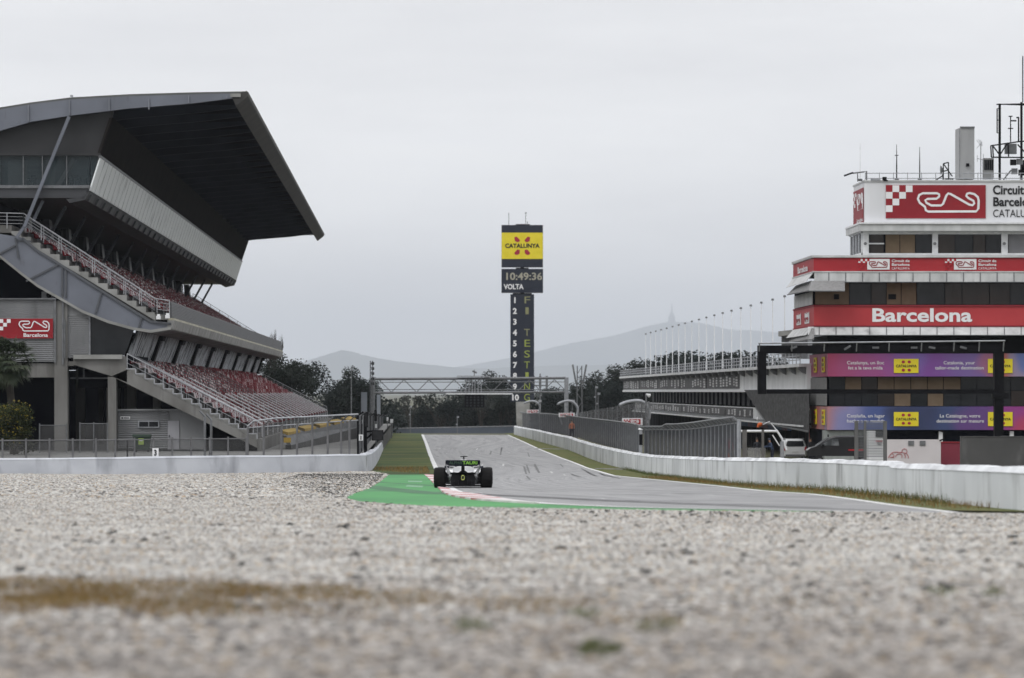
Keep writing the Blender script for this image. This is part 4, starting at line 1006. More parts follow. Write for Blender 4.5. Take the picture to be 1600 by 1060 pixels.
mb = MB(); blk(mb, 1334, 1362, 672, 740, .3, YB - .3, z0=zgB - .3); mb.build('side_panel', mat('grey_green_panel', (.19, .21, .20), (.16, .18, .17), 1), lower)
mb = MB(); blk(mb, 1265, 1268.5, 672, 712, .5, 298.2, z0=zgB); mb.build('red_strip', M_red, lower)
for x in (1364, 1467, 1578): 
    mb = MB(); blk(mb, x, x + 6, 674, 740, .4, YB - .5, z0=zgB); mb.build('white_post', M_white, lower)
mb = MB(); blk(mb, 1293, XR, 589, 635, 12.6, YB + .5); st1 = mb.build('first_storey', M_dark, bld)
mb = MB(); blk(mb, 1293, XR, 524, 553, 11, YB + 1.2); st2 = mb.build('second_storey', M_black, bld)
mb = MB(); blk(mb, 1271.5, XR, 441, 476.5, 14.6, YB + .4); st3 = mb.build('third_storey', M_dark, bld)
mb = MB(); blk(mb, 1268, XR, 399, 402, 15.2, YB - .6); roofd = mb.build('terrace_deck', M_offwhite, bld)
mb = MB(); blk(mb, 1357, XR, 361, 399, 7, YB + .6); st4 = mb.build('fourth_storey', M_dark, bld)
def panes(parent, Y, y0, y1, specs, frame=None):
    pl = front(Y)
    for (x0, x1, m_) in specs:
        mb = MB(); prect(mb, pl, x0 + .6, y0, x1 - .6, y1, 0, .06); mb.build('window', m_, parent)
# first storey glazing
x = 1295; rnd = random.Random(11); sp = []
pat = 'dtbtttttdddddddtbtddtdt'
wds = [25, 26, 25, 26, 26, 26, 25, 27, 25, 26, 27, 26, 25, 26, 26]
pm = {'d': M_glassd, 't': M_tan, 'b': M_brn}
for i, w_ in enumerate(wds):
    x1 = x + w_
    top_m = pm['dtbtttttdddddttdt'[i]]
    sp.append((x, x1, top_m)); x = x1
panes(st1, YB + .45, 589.5, 610, [(a, b_, m_) for a, b_, m_ in sp])
panes(st1, YB + .45, 611, 634.5, [(a, b_, pm['dddbtdtddddbtdtdd'[i]]) for i, (a, b_, m_) in enumerate(sp)])
# meshed flank of the first storey
sp_ = sideplane(1293); mb = MB(); prect(mb, sp_, 0, 590, 12.5, 634, .05, .08); mb.build('flank_screen', mat('flank_screen', (.13, .13, .13), (.20, .20, .20), 6, 4, .7), st1)
# third storey glazing
x = 1273; sp = []
for w_, c in ((54, 't'), (34, 'd'), (24, 'b'), (23, 't'), (24, 't'), (44, 'd'), (27, 'b'), (43, 'b'), (32, 'b'), (30, 'd'), (45, 'b'), (45, 'b')):
    sp.append((x, x + w_, pm[c])); x += w_
panes(st3, YB + .3, 442, 476, sp)
mb = MB(); prect(mb, sideplane(1271.5), .3, 456, 14, 476, .05, .05); mb.build('flank_panel', M_offwhite, st3)
for x, w_ in ((1303, 8), (1388, 12)):
    mb = MB(); prect(mb, front(YB + .2), x, 460, x + w_, 468, 0, .05); mb.build('hanging_screen', M_black, st3)
# fourth storey: white frames
pl4 = front(YB + .5)
panes(st4, YB + .5, 367, 396, [(1359, 1381, M_brn), (1383, 1406, M_tan), (1406, 1430, M_tan), (1430, 1455, M_glassd), (1466, 1492, M_brn), (1492, 1520, M_glassd), (1520, 1540, M_brn), (1540, 1563, M_glassd), (1575, 1640, mat('closed_shutter', (.20, .20, .21), (.17, .17, .18), 1))])
for (x0, x1, y0, y1) in ((1357, 1381, 380, 382), (1348, 1357, 361, 399), (1456, 1465, 361, 399), (1564, 1574, 361, 399), (1357, 1860, 361, 366.5), (1357, 1860, 396, 399)):
    mb = MB(); prect(mb, front(YB + .42), x0, y0, x1, y1, 0, .3 if x1 - x0 < 12 else .2); mb.build('window_frame', M_white, st4)
for x in (1352, 1460.5, 1569):
    mb = MB(); c = P(x, 381, YB - .1); mb.tube([c, c + Vector((0, -.12, 0))], .12, 10); mb.build('lamp', M_galvd, st4)
mb = MB(); blk(mb, 1346, 1351, 361, 399, .3, YB + .6)
s4 = sideplane(1348, YB + .6)
prect(mb, s4, 0, 361, 8, 364, .02, .12); prect(mb, s4, 0, 395, 8, 399, .02, .12)
mb.build('flank_frame', M_white, st4)
mb = MB(); prect(mb, s4, .6, 365, 7.6, 395, .0, .08); mb.build('flank_glazing', M_glassd, st4)
for i in range(4):
    mb = MB(); prect(mb, s4, 1.2 + i * 1.8, 364, 1.32 + i * 1.8, 396, .09, .06); mb.build('flank_mullion', M_galv, st4)
# cornice and the crowning sign box
mb = MB()
a = [P(1344, 350, YB - .9), P(XR, 350, YB - .9), P(XR, 361, YB - .9), P(1344, 361, YB - .9)]
mb.hexa(a + [p + D * 9.5 for p in a]); cor = mb.build('cornice', M_offwhite, bld)
mb = MB(); a = [P(1343, 347.5, YB - 1.05), P(XR, 347.5, YB - 1.05), P(XR, 350, YB - 1.05), P(1343, 350, YB - 1.05)]; mb.hexa(a + [p + D * 9.8 for p in a]); mb.build('cornice_edge', M_white, cor)
mb = MB(); blk(mb, 1351, XR, 284, 347.5, 7.2, YB - .3); crown = mb.build('sign_box', mat('sign_box_white', (.70, .71, .73), (.60, .61, .63), .5, 6, .5, stretch=(1, 1, .3)), bld)
mb = MB(); blk(mb, 1350, XR, 281.5, 284, 7.5, YB - .4); mb.build('top_edge', M_offwhite, crown)
pl = front(YB - .3)
mb = MB(); prect(mb, pl, 1384, 289.5, 1540, 341.5, .02, .05); rp_ = mb.build('red_plate', M_redd, crown)
checks(pl, 1384, 290, 10.4, M_ltr, rp_, [".#.#" , "#.#.", ".#..", "#..."], .07)
circuit('circuit_outline', pl, 1434, 302, 95, 29, M_ltr, rp_, 3.4, .08)
text('lettering', 'Circuit de', pl, 1551, 303.5, 13.5, M_ltk, crown, off=.05, width=70, bold=.028)
text('lettering', 'Barcelona', pl, 1551, 322, 13.5, M_ltk, crown, off=.05, width=72, bold=.028)
text('lettering', 'CATALUNYA', pl, 1551, 339.5, 12, M_ltk, crown, off=.05, width=80)
spc = sideplane(1351, YB - .3)
mb = MB(); prect(mb, spc, .5, 293, 6.8, 350, .02, .05); rs_ = mb.build('red_plate', M_redd, crown)
checks(spc, 4.6, 296, 1, M_ltr, rs_, ["."], .07)
sq = Plane(spc.pt(6.6, 297), D * -.62, (0, 0, -YB / F * 5.6)); sq.n = Vector((-1, 0, 0))
checks(sq, 0, 0, 1, M_ltr, rs_, ["#.#.", ".#..", "#...", ".#.."], .08)
sq2 = Plane(spc.pt(4.2, 300), D * -1, (0, 0, -YB / F)); sq2.n = Vector((-1, 0, 0))
circuit('circuit_outline', sq2, 0, 0, 3.6, 26, M_ltr, rs_, .35, .08)
sq3 = Plane(spc.pt(4.4, 341), D * -1, (0, 0, -YB / F)); sq3.n = Vector((-1, 0, 0))
text('lettering', 'Barcelona', sq3, 0, 4, 6, M_ltr, rs_, off=.09, width=3.8, bold=.02)
# red band with two logos
def band_block(name, x0, y0, y1, depth, m_, Y=YB - 1.2):
    mb = MB(); blk(mb, x0, XR, y0, y1, depth, Y); return mb.build(name, m_, bld)
b1 = band_block('red_band', 1271.5, 403, 424, 15.6, mat('red_band_vinyl', (.36, .022, .03), (.31, .018, .026), .6, rough=.5))
mb = MB(); blk(mb, 1270, XR, 399.5, 402.6, 15.9, YB - 1.35); blk(mb, 1270, XR, 424, 426, 15.8, YB - 1.3); mb.build('band_edge', M_offwhite, b1)
pl = front(YB - 1.2)
for x0 in (1341, 1476.5):
    mb = MB(); prect(mb, pl, x0 + 14, 405, x0 + 49, 421.5, .02, .04); prect(mb, pl, x0, 405, x0 + 15, 411, .02, .03); lp_ = mb.build('logo_plate', M_ltr, b1)
    checks(pl, x0, 405, 3.5, M_red, lp_, ["#.#.#", ".#.#.", "#.#..", ".#...", "#...."], .05)
    circuit('circuit_outline', pl, x0 + 17, 409, 28, 9, M_redd, lp_, 1.3, .07)
    text('lettering', 'Circuit de', pl, x0 + 52, 409.8, 4.1, M_ltr, b1, off=.04, width=28, bold=.02)
    text('lettering', 'Barcelona', pl, x0 + 52, 415.6, 4.1, M_ltr, b1, off=.04, width=28, bold=.02)
    text('lettering', 'CATALUNYA', pl, x0 + 52, 421.4, 3.7, M_ltr, b1, off=.04, width=28)
s1 = Plane(sideplane(1271.5, YB - 1.2).pt(11.5, 418), D * -1, (0, 0, -YB / F)); s1.n = Vector((-1, 0, 0))
text('lettering', 'Barcelona', s1, 0, 2.5, 10, M_ltr, b1, off=.06, width=7.5, bold=.03)
# BARCELONA band
b2 = band_block('red_band', 1272, 479, 508.5, 15.6, mat('bright_red_vinyl', (.43, .045, .05), (.38, .035, .042), .6, rough=.5))
mb = MB(); blk(mb, 1271, XR, 476.8, 479, 15.7, YB - 1.3); blk(mb, 1271, XR, 508.5, 510.5, 15.7, YB - 1.3); mb.build('band_edge', mat('red_edge', (.25, .02, .03), (.22, .02, .03), 1), b2)
text('lettering', 'Barcelona', pl, 1361, 502.4, 20.2, M_ltr, b2, off=.04, width=156, bold=.027)
for a_ in (2.2, 8.4):
    s2 = Plane(sideplane(1272, YB - 1.2).pt(a_ + 4.2, 486), D * -1, (0, 0, -YB / F)); s2.n = Vector((-1, 0, 0))
    mb = MB(); prect(mb, s2, 0, 0, 3.2, 18, .03, .03); lp_ = mb.build('logo_plate', M_ltr, b2)
    circuit('circuit_outline', s2, .3, 8, 2.4, 7, M_redd, lp_, .3, .07); checks(s2, 0, 0, 1.0, M_red, lp_, ["#.#", ".#."], .06)
# awnings: a row of white canvas bays
M_awn = mat('awning_canvas', (.56, .57, .57), (.42, .43, .43), 1.2, 6, .6, stretch=(1, 1, .4), fine=(1.0, (.17, .17, .17), .55, .8, (1, 1, .3)))
def awning(name, xs, y0, y1, out0, out1, m_, Y=YB - 1.2, part=bld):
    mb = MB(); jn = MB()
    for xa, xb in zip(xs, xs[1:]):
        q = [P(xa + .3, y0, Y - out0), P(xb - .3, y0, Y - out0), P(xb - .3, y1, Y - out1), P(xa + .3, y1, Y - out1)]
        mb.hexa(q + [p + Vector((0, .04, 0)) for p in q])
        jn.bar(P(xb, y0, Y - out0 - .02), P(xb, y1, Y - out1 - .02), .06)
        jn.bar(P(xa, y1, Y - out1 - .02), P(xb, y1, Y - out1 - .02), .05)
    o = mb.build(name, m_, part); jn.build('awning_frame', M_galvd, o); return o
xs = [1272] + [1295 + 26.3 * i for i in range(22)]
aw1 = awning('awning', xs, 426.2, 441, .05, .10, M_awn)
aw2 = awning('awning', [1262] + [1280 + 26.3 * i for i in range(23)], 510.8, 524, .0, .9, M_awn)
for y0, y1, st_ in ((426.2, 441, aw1), (510.5, 524, aw2)):
    q0 = sideplane(1271.5, YB - 1.2); mb = MB()
    for i in range(6):
        a0_ = i * 2.55 + .1; mb.hexa([q0.pt(a0_, y0, .05), q0.pt(a0_ + 2.4, y0, .05), q0.pt(a0_ + 2.4, y1, .6), q0.pt(a0_, y1, .6)] + [q0.pt(a0_, y0, .0), q0.pt(a0_ + 2.4, y0, .0), q0.pt(a0_ + 2.4, y1, .55), q0.pt(a0_, y1, .55)])
    mb.build('side_awning', M_awn, st_)
M_net = mat('grey_sun_net', (.22, .22, .22), (.30, .30, .30), 6, 4, .7, alpha=.8)
for (yt, yb2, x1) in ((439, 455, 1320), (513, 531, 1272)):
    mb = MB(); q = [P(1268, yt, YB - 1.4), P(x1, yt, YB - 1.4), P(x1, yb2 - (0 if x1 > 1300 else 2), YB - 3.2), P(1262, yb2, YB - 3.2)]
    mb.hexa(q + [p + Vector((0, .03, 0)) for p in q])
    q = [P(1268, yt, YB - 1.4), P(1262, yb2, YB - 3.2), P(1230, yb2 + 6, YB + 13), P(1243, yt + 8, YB + 14)]
    mb.hexa(q + [p + Vector((.02, .02, .03)) for p in q]); nt_ = mb.build('sun_net', M_net, bld)
    mb = MB(); mb.bar(q[1], q[2], .07); mb.bar(P(1262, yb2, YB - 3.2), P(x1, yb2, YB - 3.2), .07); mb.build('net_rail', M_galvd, nt_)
# colourful banner bands
def ramp_mat(name, stops):
    m = bpy.data.materials.new(name); m.use_nodes = True; nt = m.node_tree; b = nt.nodes['Principled BSDF']; k = nt.links.new
    b.inputs['Roughness'].default_value = .45
    t = nt.nodes.new("ShaderNodeTexCoord"); sx = nt.nodes.new("ShaderNodeSeparateXYZ"); r = nt.nodes.new("ShaderNodeValToRGB"); r.color_ramp.interpolation = 'EASE'
    mr = nt.nodes.new("ShaderNodeMapRange"); x0 = P(1265, 0, YB).x - P(1450, 0, YB).x; mr.inputs['From Min'].default_value = x0; mr.inputs['From Max'].default_value = x0 + 400 * YB / F
    nz = nt.nodes.new("ShaderNodeTexNoise"); nz.inputs['Scale'].default_value = .35; nz.inputs['Detail'].default_value = 1
    ma = nt.nodes.new("ShaderNodeMath"); ma.operation = 'MULTIPLY_ADD'; ma.inputs[1].default_value = 5.0
    k(t.outputs['Object'], nz.inputs['Vector']); k(nz.outputs['Fac'], ma.inputs[0]); k(sx.outputs['X'], ma.inputs[2])
    k(t.outputs['Object'], sx.inputs[0]); k(ma.outputs[0], mr.inputs['Value']); k(mr.outputs['Result'], r.inputs['Fac'])
    e = r.color_ramp.elements
    while len(e) < len(stops): e.new(.5)
    for i, (p, c) in enumerate(stops): e[i].position = p; e[i].color = (*c, 1)
    k(r.outputs['Color'], b.inputs['Base Color']); return m
b3 = band_block('banner_band', 1293, 552.5, 588.5, 13, ramp_mat('magenta_violet_banner', [(0, (.20, .08, .22)), (.12, (.34, .03, .09)), (.30, (.30, .05, .15)), (.44, (.26, .06, .24)), (.54, (.16, .09, .33)), (.62, (.17, .05, .26)), (.78, (.15, .09, .28)), (.84, (.28, .10, .19)), (.90, (.36, .10, .08)), (.95, (.25, .2, .3)), (1, (.10, .14, .35))]), YB - .8)
b4 = band_block('banner_band', 1293, 635.5, 672, 13, ramp_mat('blue_orange_banner', [(0, (.09, .08, .2)), (.10, (.42, .12, .08)), (.20, (.38, .17, .17)), (.28, (.20, .20, .38)), (.40, (.05, .08, .24)), (.52, (.02, .03, .09)), (.66, (.03, .05, .14)), (.76, (.10, .04, .18)), (.88, (.24, .03, .20)), (.95, (.38, .04, .10)), (1, (.35, .05, .12))]), YB - .8)
pl = front(YB - .8)
def cat_logo(pl, x0, y0, w_, h_, parent, rotm=None, tm=M_ltk):
    mb = MB(); prect(mb, pl, x0, y0, x0 + w_, y0 + h_, .03, .05); lg = mb.build('yellow_plate', M_yel, parent)
    mb = MB(); cx, cy = x0 + w_ / 2, y0 + h_ / 2
    for sx_, sy in ((-1, -1), (1, -1), (1, 1), (-1, 1)):
        ax, ay = w_ * .12 * sx_, h_ * .29 * sy
        pts = [(cx + ax + w_ * .07 * dx_, cy + ay + h_ * .11 * dy) for dx_, dy in ((-.9, -.3), (-.2, -1), (.8, -.6), (1, .4), (.1, 1), (-.8, .6))]
        ppoly(mb, pl, pts, .09, .02)
    mb.build('emblem', mat('emblem_crimson', (.35, .02, .05), (.3, .02, .04), 2), lg)
    text('lettering', 'CATALUNYA', pl, cx, cy + h_ * .09, h_ * .18, tm, lg, off=.1, width=w_ * .84, bold=.03, align='CENTER')
    return lg
for (bd, y0, rows_) in ((b3, 552.5, [("Catalunya, un lloc", 1323, 58, "fet a la teva mida", 1325, 54), ("Catalonia, your", 1474, 49, "tailor-made destination", 1461, 76)]),
                       (b4, 635.5, [("Cataluña, un lugar", 1323, 59, "hecho a tu medida", 1323, 59), ("La Catalogne, votre", 1468, 63, "destination sur mesure", 1463, 74)])):
    for (l1, x1, w1, l2, x2, w2) in rows_:
        text('lettering', l1, pl, x1, y0 + 17, 5.2, M_ltr, bd, off=.03, width=w1, bold=.004)
        text('lettering', l2, pl, x2, y0 + 25, 5.2, M_ltr, bd, off=.03, width=w2, bold=.004)
    for x0 in (1396.5, 1543.5): cat_logo(pl, x0, y0 + 8.6, 38.5, 22, bd)
    for a_ in (1.2, 7.0):
        s5 = Plane(sideplane(1293, YB - .8).pt(a_ + 3.8, y0 + 5), D * -1, (0, 0, -YB / F)); s5.n = Vector((-1, 0, 0))
        lg = cat_logo(s5, 1.6, 0, 1.9, 24, bd)
# roof rails, antennas, roof machinery
ra = MB(); 
for h_ in (0, 8):
    ra.tube([P(1352, 281 - 2 - h_, YB), P(1860, 281 - 2 - h_, YB)], .03, 5)
for i in range(24): ra.bar(P(1352 + i * 22, 281, YB), P(1352 + i * 22, 270, YB), .05)
ra.build('roof_rail', M_galv, crown)
def aerial(px, y0, y1, Y, lab, r=.035, m_=M_galvd, arms=()):
    o = thing('antenna', lab, 'antenna', P(px, y0, Y))
    mb = MB(); mb.tube([P(px, y0, Y), P(px, y0 + (y1 - y0) * .4, Y), P(px, y1, Y)], [r, r * .9, r * .35], 6); mb.build('mast', m_, o)
    mb = MB(); mb.box(P(px, y0 - 1.5, Y), (.3, .3, .16)); mb.build('base', M_galvd, o)
    for (ya, wd) in arms:
        mb = MB(); mb.bar(P(px - wd, ya, Y), P(px + wd, ya, Y), .05); mb.build('crossbar', m_, o)
    return o
aerial(1344, 283, 224, YB + .5, 'thin white whip antenna at the left corner of the sign box roof', .03, M_white, ((232, 1.5),))
aerial(1401, 282, 226, YB + 1, 'dark antenna with tapering tip, the left one of the two above the red circuit sign', .055, M_black, ((243, 3),))
aerial(1437, 282, 230, YB + 1, 'dark antenna with tapering tip, the right one of the two above the red circuit sign', .05, M_black)
o = thing('roof_floodlight', 'bent grey lamp arm sticking out over the left corner of the sign box roof', 'lamp', P(1350, 282, YB))
mb = MB(); mb.tube([P(1354, 282, YB), P(1354, 268, YB), P(1349, 269, YB), P(1340, 270, YB), P(1332, 271, YB)], .06, 6); mb.tube([P(1340, 270, YB), P(1340, 284, YB)], .04, 5); mb.build('arm', M_galvd, o)
mb = MB(); mb.bar(P(1333, 270, YB), P(1319, 275, YB), .22, .12); mb.build('head', M_black, o)
o = thing('camera_unit', 'small roof camera on the sign box above the checkered logo', 'camera', P(1380, 283, YB - .4))
mb = MB(); mb.box(P(1368, 281, YB - .3), (.7, .3, .16)); mb.build('bracket', M_galv, o)
mb = MB(); mb.box(P(1382, 279.5, YB - .4), (.28, .4, .24)); mb.bar(P(1381, 282, YB - .4), P(1387, 282.5, YB - .4), .1); mb.build('housing', M_black, o)
# tall white cabinet
o = thing('roof_cabinet', 'tall pale metal cabinet standing on the control building roof', 'cabinet', P(1508, 281, YB + 2))
mb = MB(); a = [P(1501, 199, YB + 2), P(1522.5, 199, YB + 2), P(1522.5, 280, YB + 2), P(1501, 280, YB + 2)]; bk = [p + Vector((0, 2.5, 0)) for p in a]; mb.hexa(a + bk)
q = [P(1492.5, 203, YB + 3.2), P(1500.8, 199.5, YB + 2.02), P(1500.8, 280, YB + 2.02), P(1492.5, 280, YB + 3.2)]; mb.hexa(q + [p + Vector((.2, 1.2, 0)) for p in q])
mb.build('body', mat('cabinet_grey', (.34, .345, .35), (.27, .275, .28), .6, 6, .5, stretch=(1, 1, .3), fine=(1.0, (.2, .2, .2), .55, .8, (1, 1, .2))), o)
mb = MB(); mb.box(P(1512, 258, YB + 1.9), (.22, .2, .22)); mb.build('lamp', M_black, o)
mb = MB(); mb.bar(P(1499, 202, YB + 1.9), P(1499, 280, YB + 1.9), .04); mb.bar(P(1500, 199, YB + 1.95), P(1523, 199, YB + 1.95), .1); mb.build('door_seam', M_galvd, o)
o = thing('roof_railing', 'short dark ladder railing left of the tall roof cabinet', 'railing', P(1480, 281, YB))
mb = MB()
for a, b_ in (((1474, 281), (1474, 256)), ((1482, 281), (1482, 254)), ((1474, 256), (1482, 254)), ((1474, 268), (1482, 266)), ((1474, 256), (1488, 276)), ((1462, 282), (1474, 274)), ((1476, 280), (1490, 280))): mb.tube([P(*a, YB), P(*b_, YB)], .045, 5)
mb.build('frame', M_black, o)
o = thing('satellite_dish', 'small grey satellite dish left of the ladder railing on the roof', 'satellite dish', P(1471, 281, YB + .5))
mb = MB()
pts = []
c = P(1471.5, 266, YB + .5); mb.tube([c + Vector((.12, 0, 0)), c + Vector((0, 0, 0)), c + Vector((-.1, 0, 0))], [.08, .26, .34], 12); mb.build('dish', M_galvd, o)
mb = MB(); mb.bar(c, P(1473, 281, YB + .5), .05); mb.build('stand', M_galvd, o)
o = thing('air_conditioner', 'grey louvred air conditioning unit right of the tall roof cabinet', 'air conditioner', P(1544, 281, YB + 1))
mb = MB(); mb.box(P(1544, 264, YB + 1.4), (.76, .7, 1.55)); mb.build('body', mat('unit_grey', (.22, .225, .225), (.18, .185, .185), 1), o)
mb = MB()
for i in range(5): prect(mb, front(YB + 1.04), 1538 + i * 2.9, 250, 1540.2 + i * 2.9, 266, 0, .03)
mb.build('louvre', M_black, o)
o = thing('yagi_antenna', 'thin television antenna with forked arms between the cabinet and the unit', 'antenna', P(1532.5, 281, YB + 1))
mb = MB(); mb.tube([P(1532.5, 281, YB + 1), P(1532.5, 226, YB + 1)], .04, 5)
for a, b_ in (((1526, 219), (1532, 227)), ((1529, 218), (1534, 228)), ((1532, 219), (1535, 228)), ((1526, 232), (1535, 222)), ((1527, 243), (1527, 253)), ((1536.5, 241), (1536.5, 250)), ((1527, 248), (1536, 250))): mb.bar(P(*a, YB + 1), P(*b_, YB + 1), .035)
mb.build('mast', M_galv, o)
# lattice platform with masts
o = thing('antenna_platform', 'dark steel antenna platform with masts and dishes at the right end of the roof', 'antenna platform', P(1585, 281, YB + 1))
def bars(name, prs, r, Y, par=o, m_=M_black):
    mb = MB()
    for a, b_ in prs: mb.tube([P(*a, Y), P(*b_, Y)], r, 6)
    return mb.build(name, m_, par)
bars('column', [((1562, 281), (1562, 163))], .10, YB + .5); bars('column', [((1596, 281), (1596, 160))], .10, YB + 2.5); bars('column', [((1640, 281), (1640, 170))], .10, YB + .5)
bars('deck', [((1548, 228), (1596, 221)), ((1596, 221), (1660, 222)), ((1549, 246), (1660, 247)), ((1548, 228), (1549, 246)), ((1552, 229), (1564, 245)), ((1562, 243), (1574, 224)), ((1590, 226), (1603, 240)), ((1551, 228), (1552, 245)), ((1575, 224), (1576, 245))], .055, YB + .6)
bars('top_bar', [((1560, 163), (1650, 166)), ((1557, 163.5), (1650, 161.5))], .05, YB + .6)
bars('aerial', [((1558, 170), (1558, 208))], .05, YB + .5); bars('aerial_bracket', [((1558, 170), (1564, 170)), ((1558, 188), (1564, 188)), ((1558, 208), (1564, 208))], .035, YB + .5)
bars('aerial', [((1579, 222), (1579, 182)), ((1576, 182), (1582, 182)), ((1575, 201), (1583, 201))], .045, YB + 1)
bars('aerial', [((1591.5, 222), (1591.5, 184)), ((1580, 189), (1588, 189)), ((1588, 184), (1592, 184))], .06, YB + 1)
bars('whip', [((1598, 160), (1598, 88))], .045, YB + 2.5); bars('brace', [((1568, 281), (1580, 266)), ((1600, 250), (1612, 281))], .05, YB + .6)
for i, (x, y) in enumerate(((1583, 254), (1593, 253), (1603, 255), (1585, 268), (1596, 270), (1608, 268), (1600, 262))):
    mb = MB(); mb.box(P(x, y, YB + .8 + i * .13), (.42, .4, .42)); mb.build('equipment_box', M_galvd if i % 2 else M_black, o)
mb = MB(); mb.box(P(1579, 233, YB + 1.2), (.85, .5, .75)); mb.build('speaker_box', M_galvd, o)

# ================================================================== PIT BUILDING
CP = 29.96
def PB(Y, zrel, off=0.0): return Vector((CP + DX * Y - off, Y, ZC + zrel))
Yn, Yf = 296.0, 560.0
pit = thing('pit_building', 'long white pit building with dark open garages and grey pennant boards along its balconies', 'building', PB(430, -5.5))
def pbox(mb, Y0, Y1, z0, z1, o0, o1):
    a = [PB(Y0, z0, o0), PB(Y1, z0, o0), PB(Y1, z1, o0), PB(Y0, z1, o0)]; b_ = [PB(Y0, z0, o1), PB(Y1, z0, o1), PB(Y1, z1, o1), PB(Y0, z1, o1)]
    mb.hexa(a + b_)
M_pitw = mat('pit_white', (.64, .65, .66), (.52, .53, .54), .4, 6, .6, fine=(.6, (.28, .28, .29), .6, .85, (1, 1, .3)))
mb = MB(); pbox(mb, Yn, Yf, .2, 1.9, 0, -.4); fa = mb.build('upper_fascia', M_pitw, pit)
mb = MB(); pbox(mb, Yn, Yf, 1.9, 2.15, 0.6, -14); pf = mb.build('roof', M_pitw, pit)
mb = MB(); pbox(mb, Yn, Yf, -.05, .2, .12, -.4); mb.build('fascia_edge', M_white, fa)
mb = MB()
for z in (2.45, 2.75, 3.05): mb.tube([PB(Yn, z, .5), PB(Yf, z, .5)], .035, 5)
for i in range(90): mb.bar(PB(Yn + i * 2.95, 2.15, .5), PB(Yn + i * 2.95, 3.05, .5), .06)
mb.build('roof_rail', M_rail, pf)
for i in range(34):
    y = Yf - 3 - i * 7.9
    mb = MB(); p = PB(y, 0, 0)
    mb.prism([PB(y, 1.9, .02), PB(y, 1.9, .6), PB(y, 1.72, .62), PB(y, 1.45, .3), PB(y, 1.35, .02)], (0, .25, 0)); mb.build('roof_bracket', M_galvd, pf)
M_pen = mat('pennant_grey', (.045, .045, .048), (.065, .065, .068), .7, rough=.6)
M_penw = mat('pennant_white', (.60, .60, .61), (.48, .48, .49), 1, rough=.6)
rnd = random.Random(5)
def pennants(z0, z1, Y0, Y1, n, parent, off):
    L_ = (Y1 - Y0) / n
    for i in range(n):
        ya, yb_ = Y0 + i * L_ + .5, Y0 + (i + 1) * L_ - .5
        mb = MB(); pbox(mb, ya, yb_, z0, z1, off + .08, off + .01); bd = mb.build('pennant_board', M_pen, parent)
        mb = MB(); y = ya + 1.5; h_ = z1 - z0
        while y < yb_ - 3:
            if rnd.random() < .92:
                ln = rnd.uniform(1.0, 2.4); a = rnd.uniform(.12, .3); t_ = rnd.choice((1, 1, .55))
                for q in range(int(3 + rnd.random() * 2)):
                    zz = z0 + h_ * (a * t_ + q * .19)
                    if zz < z1 - .2 * h_: pbox(mb, y, y + ln * rnd.uniform(.7, 1), zz, zz + h_ * .135, off + .11, off + .085)
            y += rnd.choice((3.4, 3.9, 5.5, 4.2))
        mb.build('pennant_marks', M_penw, bd)
pennants(.28, 1.62, 357, 559, 5, fa, 0)
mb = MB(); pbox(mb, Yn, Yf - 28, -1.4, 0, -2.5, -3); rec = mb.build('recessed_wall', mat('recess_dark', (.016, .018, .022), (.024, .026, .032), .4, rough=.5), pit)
mb = MB()
for i in range(40): pbox(mb, Yn + 2 + i * 5.8, Yn + 2.2 + i * 5.8, -1.4, 0, -2.3, -2.5)
mb.build('recess_mullion', M_strut, rec)
mb = MB(); pbox(mb, Yn, Yf - 28, -2.45, -1.45, -.2, -.5); pbox(mb, Yn, Yf - 28, -2.75, -2.62, .3, -1.5); bal = mb.build('balcony', M_pitw, pit)
mb = MB(); pbox(mb, Yn, Yf - 28, -2.6, -2.45, .1, -3); mb.build('balcony_slab', M_galvd, bal)
pennants(-2.38, -1.52, 345, 530, 6, bal, -.2)
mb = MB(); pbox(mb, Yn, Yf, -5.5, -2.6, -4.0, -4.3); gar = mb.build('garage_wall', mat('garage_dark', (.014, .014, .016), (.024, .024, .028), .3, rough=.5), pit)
for i in range(44):
    mb = MB(); y = Yn + 1 + i * 5.9; pbox(mb, y, y + .4, -5.5, -2.62, -3.0, -3.9); mb.build('garage_pillar', mat('garage_pillar', (.06, .063, .07), (.04, .042, .048), .6), gar)
mb = MB(); pbox(mb, 340, 420, -3.5, -2.9, -3.0, -3.1); mb.build('garage_banner', mat('blue_violet_board', (.05, .12, .40), (.28, .14, .30), .12, 1, .5, lo=.42, hi=.55), gar)
# net hung from the end of the fascia next to the tower
o = thing('shade_net', 'dark grey net stretched between the pit balconies beside the control building', 'net', PB(330, -2.6, .4))
mb = MB(); q = [PB(350, .15, .2), PB(292, .15, .2), PB(292, -3.1, .2), PB(328, -2.6, .2), PB(338, -1.4, .2)]; mb.prism(q, (-.03, 0, 0)); mb.build('netting', mat('netting_dark', (.035, .035, .037), (.08, .08, .082), 1.6, 6, .8, stretch=(1, .6, 2)), o)
mb = MB(); mb.bar(PB(338, -1.4, .24), PB(328, -2.6, .24), .08); mb.bar(PB(292, -3.05, .26), PB(330, -2.7, .26), .12); mb.build('edge_rope', M_galvd, o)
# end of a roof between tower and pit building
o = thing('roof_annex', 'small flat roofed annex seen between the flag poles and the control building', 'building', P(1235, 560, 312))
mb = MB(); a = [P(1216, 518, 312), P(1262, 513, 306), P(1262, 520, 306), P(1216, 526, 312)]; mb.hexa(a + [p + Vector((2, 6, 0)) for p in a]); mb.build('roof', M_conc_l, o)
mb = MB(); a = [P(1221, 526, 313), P(1262, 520, 307), P(1262, 560, 307), P(1221, 560, 313)]; mb.hexa(a + [p + Vector((2, 6, 0)) for p in a]); mb.build('wall', M_galvd, o)

